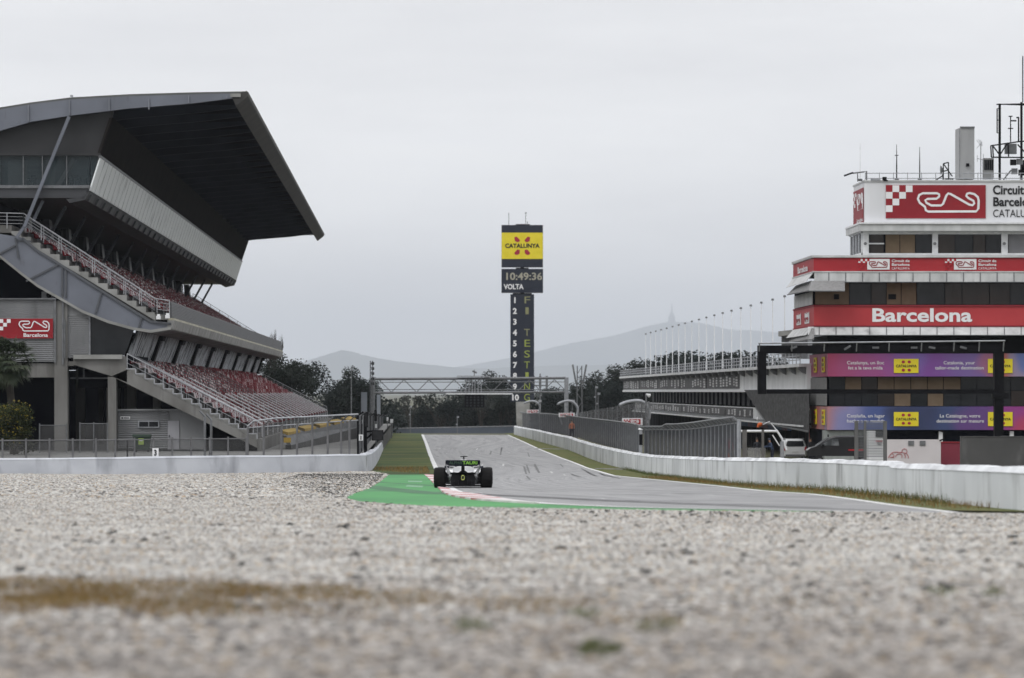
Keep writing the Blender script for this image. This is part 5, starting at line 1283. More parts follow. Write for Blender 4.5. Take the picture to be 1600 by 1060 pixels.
# flag poles on the pit roof
fp = None
for i in range(19):
    Y = 505 - i * (505 - 313.7) / 18
    # they stand equally spaced along the roof
    base = PB(Y, 2.15, 0); zt_ = ZC + 7.5 + .2 * i / 18
    if fp is None:
        fp = thing('flag_pole', 'x', 'flag pole', base, 'bare white flag poles on the pit building roof')
        mb = MB(); mb.tube([base, base + Vector((0, 0, 2.7)), Vector((base.x, base.y, zt_))], [.06, .05, .035], 6); mb.build('pole', M_white, fp)
        mb = MB(); mb.tube([Vector((base.x, base.y, zt_)), Vector((base.x, base.y, zt_ + .16))], [.13, .10], 8); mb.build('finial', M_galvd, fp)
        mb = MB(); mb.box(base + Vector((0, 0, .06)), (.3, .3, .12)); mb.build('foot', M_galvd, fp)
        cur = fp
    else:
        cur = copy_tree(fp, base, 0, (1, 1, (zt_ - base.z) / (ZC + 7.5 - fp.location.z)))
    nth = ['farthest', 'second farthest', 'third farthest', 'fourth farthest', 'fifth farthest', 'sixth farthest', 'seventh farthest', 'eighth farthest', 'ninth farthest', 'middle', 'ninth nearest', 'eighth nearest', 'seventh nearest', 'sixth nearest', 'fifth nearest', 'fourth nearest', 'third nearest', 'second nearest', 'nearest'][i]
    cur['label'] = f'bare white flag pole on the pit building roof, {nth} of the nineteen'

# ================================================================== SCORE TOWER
YT = 620.0
pt_ = front(YT)
tw = thing('timing_tower', 'tall slim timing tower with yellow screen, clock and numbered position board', 'timing tower', P(816, 655, YT))
M_led = mat('led_panel_dark', (.012, .016, .028), (.016, .02, .034), .3, rough=.5)
mb = MB(); prect(mb, pt_, 797.5, 460, 834.5, 628, 0, -2.6); sh_ = mb.build('position_board', M_led, tw)
mb = MB(); prect(mb, pt_, 783.5, 420.5, 848.5, 457.5, .3, -2.8); ck = mb.build('clock_board', M_led, tw)
mb = MB(); prect(mb, pt_, 783.5, 352, 848.5, 417.5, .3, -2.8); sc_ = mb.build('screen', M_led, tw)
mb = MB(); prect(mb, pt_, 783.8, 364, 848.2, 405, .32, .05); yf = mb.build('yellow_field', M_yel, sc_)
mb = MB()
for sx_, sy in ((-1, -1), (1, -1), (1, 1), (-1, 1)):
    ax, ay = 816 + sx_ * 8, 384.5 + sy * 10
    pts = [(ax + 4.6 * dx_ * (sx_ * sy * -1), ay + 4.4 * dy) for dx_, dy in ((-1, .3), (.1, -1), (.95, -.8), (.8, .5), (.0, 1), (-.7, .8))]
    ppoly(mb, pt_, pts, .38, .03)
mb.build('emblem', mat('emblem_crimson', (.3, .02, .05)), sc_)
text('lettering', 'CATALUNYA', pt_, 816, 387.5, 6.4, M_ltk, sc_, off=.42, width=54, bold=.035, align='CENTER')
M_amber = mat('amber_led', (.33, .31, .25), (.28, .27, .22), 1, emit=.1)
M_green_led = mat('green_led', (.26, .30, .06), (.20, .24, .05), 1, emit=.12)
text('digits', '10:49:36', pt_, 788, 437.5, 11, M_amber, ck, off=.36, width=56, bold=.02)
text('lettering', 'VOLTA', pt_, 787.5, 452, 7.6, M_ltr, ck, off=.36, width=31, bold=.03)
for i in range(10):
    y = 473.5 + i * 16.9
    text('number', str(i + 1), pt_, 804.5, y, 8.6, M_ltr, sh_, off=.04, align='CENTER', bold=.035)
    ch = 'F1 TESTING'[i]
    if ch != ' ': text('led_letter', ch, pt_, 823.5, y + .8, 11.0, M_green_led if i > 3 else mat('dim_led', (.22, .22, .12), (.2, .2, .1), 1, emit=.08), sh_, off=.04, align='CENTER', width=9 if ch not in '1I' else 5)
mb = MB(); prect(mb, pt_, 813, 457, 819, 461, -.3, -1.4); prect(mb, pt_, 813, 417, 819, 421, -.3, -1.4); mb.build('neck', M_black, tw)
mb = MB(); prect(mb, pt_, 806, 418.8, 826, 420.4, 0, -2); prect(mb, pt_, 801, 458.3, 831, 460, 0, -2); prect(mb, pt_, 806, 350.4, 828, 352, 0, -2); mb.build('cap', M_black, tw)
mb = MB(); a = [P(806, 628, YT), P(828, 628, YT), P(826, 690, YT), P(808, 690, YT)]; mb.hexa(a + [p + Vector((0, 2, 0)) for p in a]); mb.build('plinth', M_conc_l, tw)
for (x, y1) in ((795, 333), (821.5, 332), (824, 346)):
    mb = MB(); mb.tube([P(x, 352, YT), P(x, y1, YT)], .05, 5)
    if x == 821.5: mb.bar(P(819.5, 333, YT), P(823.5, 333, YT), .08)
    mb.build('whip', M_galvd, tw)
mb = MB(); mb.bar(P(848, 416, YT - .3), P(848, 352, YT - .3), .1); mb.bar(P(784, 352, YT - .3), P(784, 417, YT - .3), .1); mb.build('screen_frame', M_galvd, sc_)

# ================================================================== START GANTRY
YG = 505.0
pg = front(YG)
ga = thing('start_gantry', 'grey lattice gantry with start lights spanning the straight', 'gantry', P(735, 690, YG))
zgG = G(YG)
def chord(x0, y0, x1, y1, Y, r): 
    mb = MB(); mb.tube([P(x0, y0, Y), P(x1, y1, Y)], r, 8); return mb
chord(583, 592.5, 884, 591, YG, .17).build('top_chord', M_galvd, ga)
chord(583, 614, 884, 613, YG, .15).build('bottom_chord', M_galvd, ga)
chord(583, 597.5, 884, 597, YG + 1.6, .05).build('rear_chord', M_galvd, ga)
chord(583, 609, 884, 609, YG + 1.6, .05).build('rear_chord', M_galvd, ga)
mb = MB()
xs = [590 + i * 38.6 for i in range(8)]
for i in range(15):
    xa = 592 + i * 19.6; ya, yb_ = (593.5, 613) if i % 2 == 0 else (613, 593.5)
    mb.tube([P(xa, ya, YG), P(xa + 19.6, yb_, YG)], .055, 5)
mb.build('lattice', M_galvd, ga)
for (x, r) in ((885, .28), (583, .26)):
    mb = MB(); a = P(x, 590, YG); mb.tube([Vector((a.x, YG, zgG - .5)), a], r, 8); mb.build('leg', M_galv if x > 800 else M_galvd, ga)
mb = MB(); prect(mb, pg, 697, 614.6, 801, 616.6, .3, .5); mb.build('light_bar', M_white, ga)
mb = MB(); prect(mb, pg, 714, 587.5, 766, 589, .1, .6); mb.build('walkway', M_galv, ga)
mb = MB(); 
for x in (728, 733, 738, 742, 747, 752): mb.bar(P(x, 592, YG - .3), P(x, 616, YG - .3), .1)
mb.build('light_bracket', M_galv, ga)
mb = MB(); prect(mb, pg, 726, 617.5, 757, 637, .2, .35); lb = mb.build('light_panel', M_black, ga)
for i in range(5):
    for j in range(4):
        mb = MB(); c = pg.pt(730 + i * 5.8, 621 + j * 4.4, .56); mb.tube([c, c + Vector((0, -.08, 0))], .14, 8); mb.build('lens', mat('unlit_lens', (.022, .025, .028), (.016, .018, .02), 2, rough=.3), lb)
o = thing('camera_unit', 'small camera standing on top of the start gantry', 'camera', P(741, 589, YG))
mb = MB(); mb.bar(P(741, 588, YG), P(741, 578, YG), .1); mb.bar(P(738, 580, YG), P(745, 583, YG), .22); mb.build('housing', M_galvd, o)
o = thing('banner_column', 'plain grey white pillar standing left of the gantry leg', 'pillar', Vector((P(569, 0, 470).x, 470, ZT)))
mb = MB(); prect(mb, front(470), 564.5, 613, 573.5, 655, 0, .5); mb.build('board', mat('pillar_grey', (.24, .26, .29), (.20, .22, .25), .5), o)
mb = MB(); mb.bar(P(569, 655, 470), Vector((P(569, 0, 470).x, 470, ZT)), .5); mb.build('post', M_galvd, o)
o = thing('banner_column', 'plain grey white pillar standing right of the gantry leg', 'pillar', Vector((P(592, 0, 498).x, 498, zgG)))
mb = MB(); prect(mb, front(498), 589, 617, 594.5, 655, 0, .5); mb.build('board', MATS['pillar_grey'], o)
mb = MB(); mb.bar(P(592, 655, 498), Vector((P(592, 0, 498).x, 498, zgG)), .4); mb.build('post', M_galvd, o)
# ================================================================== RIGHT SIDE: fences, arches, frame, vehicles
WTY = lambda px: None
def wall_at(px):
    """point of the right barrier's centre line seen at photo column px, and its top height"""
    for i in range(len(wrp) - 1):
        a, b_ = wrp[i][0], wrp[i + 1][0]; xa, xb = 800 + F * a.x / a.y, 800 + F * b_.x / b_.y
        if xa <= px <= xb:
            t = (px - xa) / max(1e-6, xb - xa); return a.lerp(b_, t) + Vector((.3, 0, 0)), wrp[i][1] + (wrp[i + 1][1] - wrp[i][1]) * t
    return wrp[-1][0] + Vector((.3, 0, 0)), wrp[-1][1]
def zpx(py, Y): return ZC - (py - HY) / F * Y
M_fpost = mat('fence_steel', (.20, .21, .22), (.15, .155, .165), 3, rough=.5, metal=.2)
M_fm = mat('debris_mesh', (.018, .02, .028), (.03, .033, .042), .8, rough=.6, alpha=.76)
cf = thing('debris_fence', 'tall steel debris fence with cranked top posts on the right barrier, nearest section', 'fence', wall_at(1060)[0])
tops = [(988, 672), (1010, 671.5), (1050, 671.5), (1075, 669), (1100, 665), (1134, 660.5)]
def ty(x, tb):
    for a, b_ in zip(tb, tb[1:]):
        if x <= b_[0]: return a[1] + (b_[1] - a[1]) * (x - a[0]) / (b_[0] - a[0])
    return tb[-1][1]
fps = []
for i in range(25):
    px = 994 + i * 5.85
    p, zb = wall_at(px); p = Vector((p.x + .25, p.y, 0)); Y = p.y; z1 = zpx(ty(px, tops), Y)
    bx = -10.0 * Y / F; q = Vector((p.x + bx, Y, z1 + 8.5 * Y / F * (1 if i > 6 else .6)))
    fps.append((Vector((p.x, Y, zb - .1)), Vector((p.x, Y, z1)), q))
    mb = MB(); mb.tube([fps[-1][0], fps[-1][1], q], .05, 5); mb.build('fence_post', M_fpost, cf)
for i in range(0, 24):
    a, b_ = fps[i], fps[i + 1]; mb = MB(); mb.add([a[0], b_[0], b_[1], a[1]], [(0, 1, 2, 3)]); mb.add([a[1], b_[1], b_[2], a[2]], [(0, 1, 2, 3)]); mb.build('wire_mesh', M_fm, cf)
mb = MB()
for k in (1, 2): mb.tube([f[k] for f in fps], .035, 5)
mb.build('fence_wire', M_fpost, cf)
mb = MB(); mb.tube([fps[-1][0], fps[-1][1] + Vector((0, 0, .1))], .09, 8); mb.build('end_post', M_galv, cf)
cf2 = thing('debris_fence', 'long dark debris fence on the right barrier running back towards the gantry', 'fence', wall_at(900)[0])
tb2 = [(809, 646), (850, 648), (880, 651), (908, 655), (950, 660), (985, 665), (992, 668)]
fps = []
px = 810
for i in range(62):
    px = 810 + i * 2.93
    p, zb = wall_at(px); Y = p.y; z1 = zpx(ty(px, tb2), Y)
    fps.append((Vector((p.x + .25, Y, zb - .1)), Vector((p.x + .25, Y, z1)), Vector((p.x - .1, Y, z1 + .12))))
    mb = MB(); mb.tube(list(fps[-1]), .055, 4); mb.build('fence_post', M_fpost, cf2)
M_fm2 = mat('dark_debris_mesh', (.022, .024, .03), (.035, .038, .045), .6, rough=.6, alpha=.78)
for i in range(len(fps) - 1):
    a, b_ = fps[i], fps[i + 1]; mb = MB(); mb.add([a[0], b_[0], b_[1], a[1]], [(0, 1, 2, 3)]); mb.build('wire_mesh', M_fm2, cf2)
mb = MB(); mb.tube([f[2] for f in fps], .05, 4); mb.build('top_wire', M_galvd, cf2)
# pale mesh fence of the pit wall further in
g2 = thing('pit_wall_fence', 'pale mesh fence of the pit wall behind the circuit arches', 'fence', P(960, 680, 330))
q0, q1 = P(905, 640, 430), P(1012, 633, 262)
mb = MB(); 
a0, a1 = P(903, 645, 440), P(1014, 627, 275); b0, b1 = P(903, 668, 440), P(1014, 700, 275)
mb.add([b0, b1, a1, a0], [(0, 1, 2, 3)]); mb.build('wire_mesh', mat('pale_mesh', (.20, .205, .21), (.15, .155, .16), .6, rough=.6, alpha=.5), g2)
for i in range(16):
    t = i / 15; mb = MB(); mb.tube([b0.lerp(b1, t), a0.lerp(a1, t)], .05, 5); mb.build('fence_post', M_galvd, g2)
# arches with circuit boards
def arch(label, pts, board, Y, seed):
    o = thing('sign_arch', label, 'sign', P(board[0], board[3] + 4, Y), 'curved arches with circuit boards over the pit wall')
    mb = MB(); mb.tube([P(x, y, Y) for x, y in pts], [.05] + [.13] * (len(pts) - 2) + [.15], 8)
    mb.build('curved_arm', M_galv, o)
    e = P(*pts[-1], Y); mb = MB(); mb.bar(e, Vector((e.x, e.y, G(Y))), .2); mb.build('column', M_galvd, o)
    x0, y0, x1, y1 = board; pl = front(Y - .1)
    mb = MB(); prect(mb, pl, x0, y0, x1, y1, 0, .06); bd = mb.build('board', M_white, o)
    w_ = x1 - x0; h_ = y1 - y0
    mb = MB(); prect(mb, pl, x0 + w_ * .36, y0 + h_ * .16, x1 - w_ * .1, y1 - h_ * .12, .07, .03); rr_ = mb.build('red_field', M_red, bd)
    checks(pl, x0 + w_ * .08, y0 + h_ * .2, h_ * .2, M_red, bd, ["#.#.#", ".#.#.", "#.#.."], .07)
    circuit('circuit_outline', pl, x0 + w_ * .42, y0 + h_ * .28, w_ * .38, h_ * .42, M_ltr, rr_, h_ * .09, .11)
    mb = MB(); mb.bar(P(x0 + 1, y0 + 2, Y), P(x0 + 5, y1 + 12, Y), .2); mb.build('board_post', M_galvd, o)
arch('curved white arch and circuit board nearest the tall fence end', smooth_poly([Vector((967, 634)), Vector((975, 630)), Vector((988, 627)), Vector((1001, 627)), Vector((1009, 632)), Vector((1014, 643)), Vector((1014, 652)), Vector((1011, 661))], 3), (972, 653.5, 1004, 664.5), 285, 1)
arch('curved white arch and circuit board, middle one of the three', smooth_poly([Vector((870, 632.5)), Vector((880, 628)), Vector((892, 627)), Vector((900, 633)), Vector((903, 641)), Vector((901, 650))], 3), (873, 645.5, 898, 652), 385, 2)
arch('curved white arch and circuit board, farthest one below the timing tower', smooth_poly([Vector((818, 631)), Vector((827, 627.5)), Vector((836, 627.5)), Vector((842, 632)), Vector((843.5, 638)), Vector((841, 647))], 3), (823, 640.5, 842, 646), 455, 3)
o = thing('security_camera', 'black and white dome camera on a thin pole above the nearest arch', 'camera', P(1010, 665, 283))
mb = MB(); mb.tube([P(1009.5, 690, 283), P(1009.5, 615, 283)], .07, 6); mb.build('pole', M_galvd, o)
mb = MB(); mb.bar(P(1009, 616, 283), P(1014, 617, 283), .12); mb.tube([P(1014, 615.5, 283), P(1014, 618, 283), P(1014, 621, 283)], [.12, .15, .08], 8); mb.build('dome', M_white, o)
mb = MB(); prect(mb, front(283.5), 1004.5, 614, 1009.5, 626, 0, .3); mb.build('box', M_black, o)
# fence side post with white cap, and a marshal in the gap
o = thing('fence_gate_post', 'thick grey fence post with white cap where the two debris fences meet', 'post', wall_at(992)[0])
p, zb = wall_at(991.5); p = Vector((p.x + .1, p.y - .2, 0))
mb = MB(); mb.tube([Vector((p.x, p.y, zb - .1)), Vector((p.x, p.y, zpx(671.5, p.y)))], .11, 8); mb.build('post', M_galv, o)
mb = MB(); mb.tube([Vector((p.x, p.y, zpx(671.5, p.y))), Vector((p.x, p.y, zpx(668.5, p.y)))], [.19, .12], 8); mb.build('cap', M_white, o)
mb = MB(); mb.box(Vector((p.x, p.y - .15, zb + .8)), (.22, .05, .7)); mb.build('sleeve', M_black, o)

# light masts
def mast(px, y0, y1, Y, label, r=.06, cat='lamp post', lattice=False, heads=((0, 0),)):
    g = G(Y); x = (px - 800) / F * Y; z1 = zpx(y1, Y)
    o = thing('floodlight_mast' if cat != 'mast' else 'lattice_mast', label, cat, (x, Y, g))
    if lattice:
        mb = MB(); w_ = lattice
        for sx_ in (-1, 1):
            for sy in (-1, 1): mb.tube([Vector((x + sx_ * w_, Y + sy * w_, g)), Vector((x + sx_ * w_ * .8, Y + sy * w_ * .8, z1))], r, 4)
        n = int((z1 - g) / (w_ * 3))
        for k in range(n):
            za, zb = g + (z1 - g) * k / n, g + (z1 - g) * (k + 1) / n; s = 1 if k % 2 else -1
            mb.bar(Vector((x - s * w_, Y - w_, za)), Vector((x + s * w_, Y - w_, zb)), r * 1.2)
        mb.build('lattice', M_galvd, o)
    else:
        mb = MB(); mb.tube([Vector((x, Y, g)), Vector((x, Y, z1))], [r * 1.3, r], 6); mb.build('pole', M_galvd, o)
    return o, x, z1
o, x, z1 = mast(905.5, 0, 572, 560, 'lattice mast with wide angled antenna panels behind the gantry leg', .07, 'mast', .4)
mb = MB()
for s in (-1, 1):
    c = Vector((x + s * .5, 560, z1 - 2.6)); mb.bar(c, c + Vector((s * .5, 0, 2.8)), .4, .25)
mb.build('antenna_panel', M_galvd, o)
o, x, z1 = mast(844, 0, 584, 640, 'slender telecom mast with ring of antennas right of the timing tower', .12)
for s in (-1, 0, 1):
    mb = MB(); mb.box(Vector((x + s * 1.1, 640, z1 - 1.4)), (.4, .3, 2.0)); mb.build('antenna', M_galvd, o)
mb = MB(); mb.box(Vector((x, 640, z1 - 2)), (2.4, .2, .2)); mb.build('ring', M_galvd, o)
for px, y1, Y, lab in ((931, 603, 480, 'grey pole with small lamps, left one of the pair before the dark trees'), (934.5, 613, 470, 'grey pole with small lamps, right one of the pair before the dark trees'), (641, 634, 600, 'thin lamp pole in front of the dark trees left of the start lights'), (714.5, 650, 620, 'short lamp pole in front of the dark trees below the start lights'), (549, 575, 560, 'thin pale floodlight pole before the trees beside the stand'), (894, 624, 400, 'small camera pole beside the middle arch'), (842.5, 624, 430, 'small camera pole beside the farthest arch')):
    o, x, z1 = mast(px, 0, y1, Y, lab, .07 if Y > 450 else .05)
    mb = MB(); mb.box(Vector((x + .1, Y, z1 - .2)), (.34, .2, .26)); mb.box(Vector((x - .1, Y, z1 - 1.4)), (.24, .2, .2)); mb.build('lamp_head', M_galv, o)
o, x, z1 = mast(580.5, 0, 564, 420, 'tall black lattice mast rising left of the gantry', .045, 'mast', .16)
for k in range(5):
    mb = MB(); mb.box(Vector((x + .14, 420, z1 - .3 - k * .55)), (.3, .25, .3)); mb.build('antenna', M_black, o)
# left verge furniture: screens, boards on the pit side fence
lf = thing('debris_fence', 'dark tall debris fence running along the left barrier beside the grass', 'fence', P(600, 690, 330))
def wall_left(f):
    a = WLB[7:]; n = len(a) - 1; i = min(int(f * n), n - 1); t = f * n - i
    p = a[i].lerp(a[i + 1], t); return p
WLTOP = WLT[7:]
for i in range(26):
    f = i / 25; p = wall_left(f); Y = p.y; x = p.x - .9
    yt_ = 655 - 2.5 * f; z1 = zpx(650 + 2 * f, Y) if f > .1 else zpx(650, Y)
    mb = MB(); mb.tube([Vector((x, Y, G(Y) + .3)), Vector((x, Y, z1)), Vector((x + .35, Y, z1 + .25))], .07, 5); mb.build('fence_post', M_galvd if i % 3 else M_black, lf)
    if i:
        mb = MB(); mb.add([Vector((x, Y, G(Y) + .3)), Vector((x, Y, z1)), Vector((px_, py_, pz_)), Vector((px_, py_, G(py_) + .3))], [(0, 1, 2, 3)]); mb.build('wire_mesh', M_fm2, lf)
    px_, py_, pz_ = x, Y, z1
def hang(label, x0, y0, x1, y1, Y, name='trackside_screen'):
    o = thing(name, label, 'screen', P((x0 + x1) / 2, y1, Y))
    mb = MB(); prect(mb, front(Y), x0, y0, x1, y1, 0, .25); mb.build('panel', M_black, o)
    mb = MB(); prect(mb, front(Y), x0 + 1, y0 + 1, x1 - 1, y1 - 1, .25, .02); mb.build('screen_face', mat('screen_off', (.012, .012, .014), (.02, .02, .022), 1, rough=.3), o)
    return o
YH = 258
o = hang('black blank screen hanging over the left barrier beside the grass', 581, 672.5, 599, 688.5, YH)
mb = MB(); mb.bar(P(571, 675, YH + .3), P(582, 674, YH + .3), .12); mb.bar(P(572, 686, YH + .3), P(582, 678, YH + .3), .12); mb.tube([Vector((P(571, 0, YH).x, YH + .3, G(YH))), P(571, 668, YH + .3)], .12, 6); mb.build('bracket', M_black, o)
o = hang('narrow upright black board on the fence above the hanging screen', 569, 644, 575, 668, 262, 'signal_board')
mb = MB(); mb.tube([Vector((P(572, 0, 262.3).x, 262.4, G(262))), P(572, 668, 262.4)], .1, 6); mb.build('post', M_galvd, o)
o = hang('narrow upright dark board further back left of the gantry leg', 585, 641, 589, 658, 330, 'signal_board')
mb = MB(); mb.tube([Vector((P(587, 0, 330).x, 330.3, G(330))), P(587, 656, 330.3)], .1, 6); mb.build('post', M_galvd, o)
for i, (x, y, Y, lab) in enumerate(((565, 659, 262, 'upper of two white marker boards left of the upright black board'), (587.5, 666, 300, 'white marker board on the left fence above the hanging screen'), (605.5, 655, 420, 'white marker board at the far end of the left fence'), (612, 658, 455, 'white light panel on a post beyond the end of the left barrier'))):
    o = thing('marker_board', lab, 'sign', P(x, y + 5, Y)); mb = MB(); prect(mb, front(Y), x - 1.4 - (i == 3), y - 3, x + 1.4 + (i == 3), y + 3, 0, .1); mb.build('board', M_white, o)
    mb = MB(); mb.bar(P(x, y + 3, Y + .1), Vector((P(x, 0, Y).x, Y + .1, G(Y))), .1); mb.build('post', M_galvd, o)
o = thing('striped_gate', 'short pink and white striped panel at the end of the left barrier', 'barrier', P(606, 680, 470))
for k in range(6):
    mb = MB(); prect(mb, front(470), 599 + k * 2, 668 - k * .8, 601 + k * 2, 682 - k * .2, 0, .1); mb.build('panel', mat('faded_red', (.30, .14, .14), (.26, .12, .12), 1) if k % 2 == 0 else M_white, o)

# big black empty screen frame
YFm = 232.0
fr_ = thing('screen_frame', 'huge empty black rectangular screen frame on a single thick post', 'frame', Vector((P(1561, 0, YFm).x, YFm, G(YFm))))
pf_ = front(YFm)
for nm, r_ in (('frame_bar', (1184.5, 540, 1569, 552.5)), ('frame_bar', (1198, 608.5, 1554, 615.5)), ('frame_side', (1184.5, 552.5, 1197.5, 616)), ('frame_side', (1554, 552.5, 1569, 616))):
    mb = MB(); prect(mb, pf_, *r_, 0, -.8); mb.build(nm, M_black, fr_)
mb = MB(); prect(mb, pf_, 1554.5, 616, 1568.5, 690, -.1, -.6); prect(mb, pf_, 1552, 614, 1576, 623, .1, -1.0); a = [pf_.pt(1554.5, 690, -.1), pf_.pt(1568.5, 690, -.1)]
mb.hexa([a[0], a[1], a[1] + Vector((0, .6, 0)), a[0] + Vector((0, .6, 0))] + [Vector((v.x, v.y, G(YFm))) for v in (a[0], a[1], a[1] + Vector((0, .6, 0)), a[0] + Vector((0, .6, 0)))])
mb.build('post', M_black, fr_)
mb = MB()
mb.tube([pf_.pt(1184, 537, .5), pf_.pt(1569, 533, .5)], .05, 5)
for i in range(9): 
    x = 1186 + i * 50.6 if i < 7 else (1529 if i == 7 else 1567); mb.bar(pf_.pt(x, 536.5 - (x - 1184) * .01, .5), pf_.pt(x, 549, .15), .07)
mb.build('top_rail', M_galv, fr_)
for i, (x, a_) in enumerate(((1240, -8), (1324, -12), (1368, 0), (1428, 0), (1456, 4), (1505, 5))):
    mb = MB(); mb.bar(pf_.pt(x - 5, 543.5 - a_ * .25, .12), pf_.pt(x + 5, 543.5 + a_ * .25, .12), .12); mb.build('spot_lamp', M_galvd, fr_)

# foreground block wall, hoardings
o = thing('block_wall', 'dark grey rendered wall behind the right end of the white barrier', 'wall', P(1560, 730, 150))
YW = 150
mb = MB(); prect(mb, front(YW), 1501, 683, 1800, 760, 0, -.25)
for i in range(14):
    x = 1501 + i * 21; prect(mb, front(YW), x, 681.6 + random.random() * 1.2, x + 20.6, 683.2, .02, -.3)
mb.build('wall_face', mat('dark_render', (.085, .085, .085), (.062, .062, .062), .6, 8, .95, .5, (1, 1, 1), fine=(2.0, (.12, .12, .12), .58, .8, (1, 1, .4))), o)
o = thing('hoarding', 'white site hoarding with a red line drawing of a crouching rider', 'hoarding', P(1420, 735, 215))
YO = 215; po = front(YO)
mb = MB(); prect(mb, po, 1386, 687, 1470, 745, 0, -.15); hb = mb.build('board', mat('pinkish_white_board', (.58, .55, .56), (.52, .49, .50), .6), o)
for x in (1419, 1437):
    mb = MB(); prect(mb, po, x, 689, x + 9, 696.5, .01, .04); mb.build('grille', M_galvd, hb)
def strokes(lines, wd, m_, parent, nm='line_drawing'):
    mb = MB()
    for ln in lines: pline(mb, po, ln, wd, .02, .02)
    return mb.build(nm, m_, parent)
R_ = lambda x, y: (1320 + x / 5.714, 640 + y / 5.714)
strokes([[R_(*p) for p in l] for l in (
    [(388, 432), (400, 412), (418, 390), (440, 380), (475, 382), (508, 384)],
    [(508, 384), (512, 362), (530, 350), (548, 356), (556, 376), (548, 392), (560, 405), (568, 425), (566, 436)],
    [(512, 384), (530, 388), (548, 392)], [(452, 425), (458, 408), (476, 396), (500, 398), (512, 412), (508, 434)],
    [(405, 430), (428, 424), (440, 434)], [(425, 395), (440, 410), (430, 430)], [(530, 395), (540, 415), (538, 434)])], .7, M_red, hb)
mb = MB(); c = P(1468, 681, YO); mb.tube([c + Vector((0, -.05, .28)) , c + Vector((.22, -.05, .2)), c + Vector((.28, -.05, 0)), c + Vector((.22, -.05, -.2)), c + Vector((0, -.05, -.28))], .05, 6); mb.build('lamp_hook', M_black, hb)
o = thing('container_panel', 'dark red metal panel between the white hoarding and the grey wall', 'panel', P(1485, 735, 216))
mb = MB(); prect(mb, front(216), 1470.5, 692, 1503, 745, 0, -.2); mb.build('panel', mat('maroon_panel', (.20, .03, .05), (.17, .025, .042), .6), o)
mb = MB(); prect(mb, front(216), 1469, 690.5, 1503, 692, .05, -.3); mb.build('rim', M_redd, o)
o = thing('white_cabin', 'white cabin wall with faint red notice behind the mesh gate', 'cabin', P(1370, 735, 225))
mb = MB(); prect(mb, front(225), 1357, 674, 1386, 745, 0, -1.2); cb = mb.build('wall', M_white, o)
mb = MB(); prect(mb, front(225), 1368, 673, 1386, 683, .02, .05); mb.build('window', M_black, cb)
for k in range(3):
    mb = MB(); prect(mb, front(225), 1368 + k * 1.5, 689 + k * 2.6, 1379 - k, 690.2 + k * 2.6, .02, .02); mb.build('notice_line', M_red if k == 0 else M_galvd, cb)
# mesh gate
YM = 205
ge = thing('mesh_gate', 'narrow tall wire mesh gate between thick grey posts behind the barrier', 'gate', P(1360, 725, YM))
for x0, x1, y0 in ((1335.5, 1341, 658), (1350, 1353.5, 658), (1380.5, 1386, 658)):
    mb = MB(); prect(mb, front(YM), x0, y0, x1, 722, 0, -.18); mb.build('post', mat('gate_post_grey', (.14, .14, .14), (.10, .10, .10), 1), ge)
mb = MB()
for i in range(15):
    z = 659 + i * 4.2; mb.bar(P(1341, z, YM + .05), P(1381, z, YM + .05), .025)
for i in range(26):
    x = 1341 + i * 1.6
    for s in (-1, 1): 
        pass
for i in range(-14, 12):
    for s in (1, -1):
        xa = 1341 + i * 4; pts = []
        x_, y_ = xa, 659
        xb = xa + 56
        ya, yb2 = 659, 715
        x0_, y0_ = (xa, ya) if s == 1 else (xa + 56, ya); x1_, y1_ = (xb, yb2) if s == 1 else (xa, yb2)
        # clip to the frame
        def clip(xA, yA, xB, yB):
            t0, t1 = 0.0, 1.0; dx_ = xB - xA
            for (p, q) in ((-dx_, xA - 1341), (dx_, 1381 - xA)):
                if abs(p) < 1e-9: continue
                r = q / p
                if p < 0: t0 = max(t0, r)
                else: t1 = min(t1, r)
            return None if t0 >= t1 else ((xA + dx_ * t0, yA + (yB - yA) * t0), (xA + dx_ * t1, yA + (yB - yA) * t1))
        c = clip(x0_, y0_, x1_, y1_)
        if c: mb.bar(P(*c[0], YM + .06), P(*c[1], YM + .06), .02)
mb.build('wire_mesh', M_galvd, ge)
# near lightweight gate in front of the pit lane
gt2 = thing('mesh_gate', 'pale wire gate panels in front of the pit lane mechanics', 'gate', P(1175, 725, 215))
for x0, x1 in ((1160, 1167), (1190, 1194)):
    mb = MB(); prect(mb, front(215), x0, 672, x1, 722, 0, -.12); mb.build('post', mat('gate_post_brown', (.13, .125, .12), (.10, .095, .09), 1), gt2)
mb = MB(); prect(mb, front(215.1), 1160, 700, 1196, 722, 0, -.02); mb.build('wire_mesh', mat('pale_haze_mesh', (.35, .35, .35), (.25, .25, .25), 1, alpha=.45), gt2)
o = thing('barrier_arm', 'white tubular frame with long slanting arm beside the white car', 'barrier arm', P(1205, 735, 280))
mb = MB(); mb.tube([P(1149, 674, 280), P(1214, 674, 280)], .09, 8); mb.tube([P(1213, 672, 280), P(1222, 686, 280), P(1229, 704, 280)], .08, 8); mb.tube([P(1207, 680, 280), P(1218, 697, 280)], .05, 6); mb.tube([P(1213, 672, 280), P(1205, 662, 280)], .04, 5); mb.build('tube_frame', M_white, o)
mb = MB(); mb.tube([P(1222, 690, 280), Vector((P(1222, 0, 280).x, 280, G(280)))], .15, 8); mb.build('post', M_galv, o)
o = thing('boom_lamp', 'orange lamp head on a slanting pale boom before the pit garages', 'lamp', P(1190, 668, 292))
mb = MB(); mb.tube([P(1192, 664, 292), P(1203, 659, 292)], .05, 5); mb.build('boom', M_rail, o)
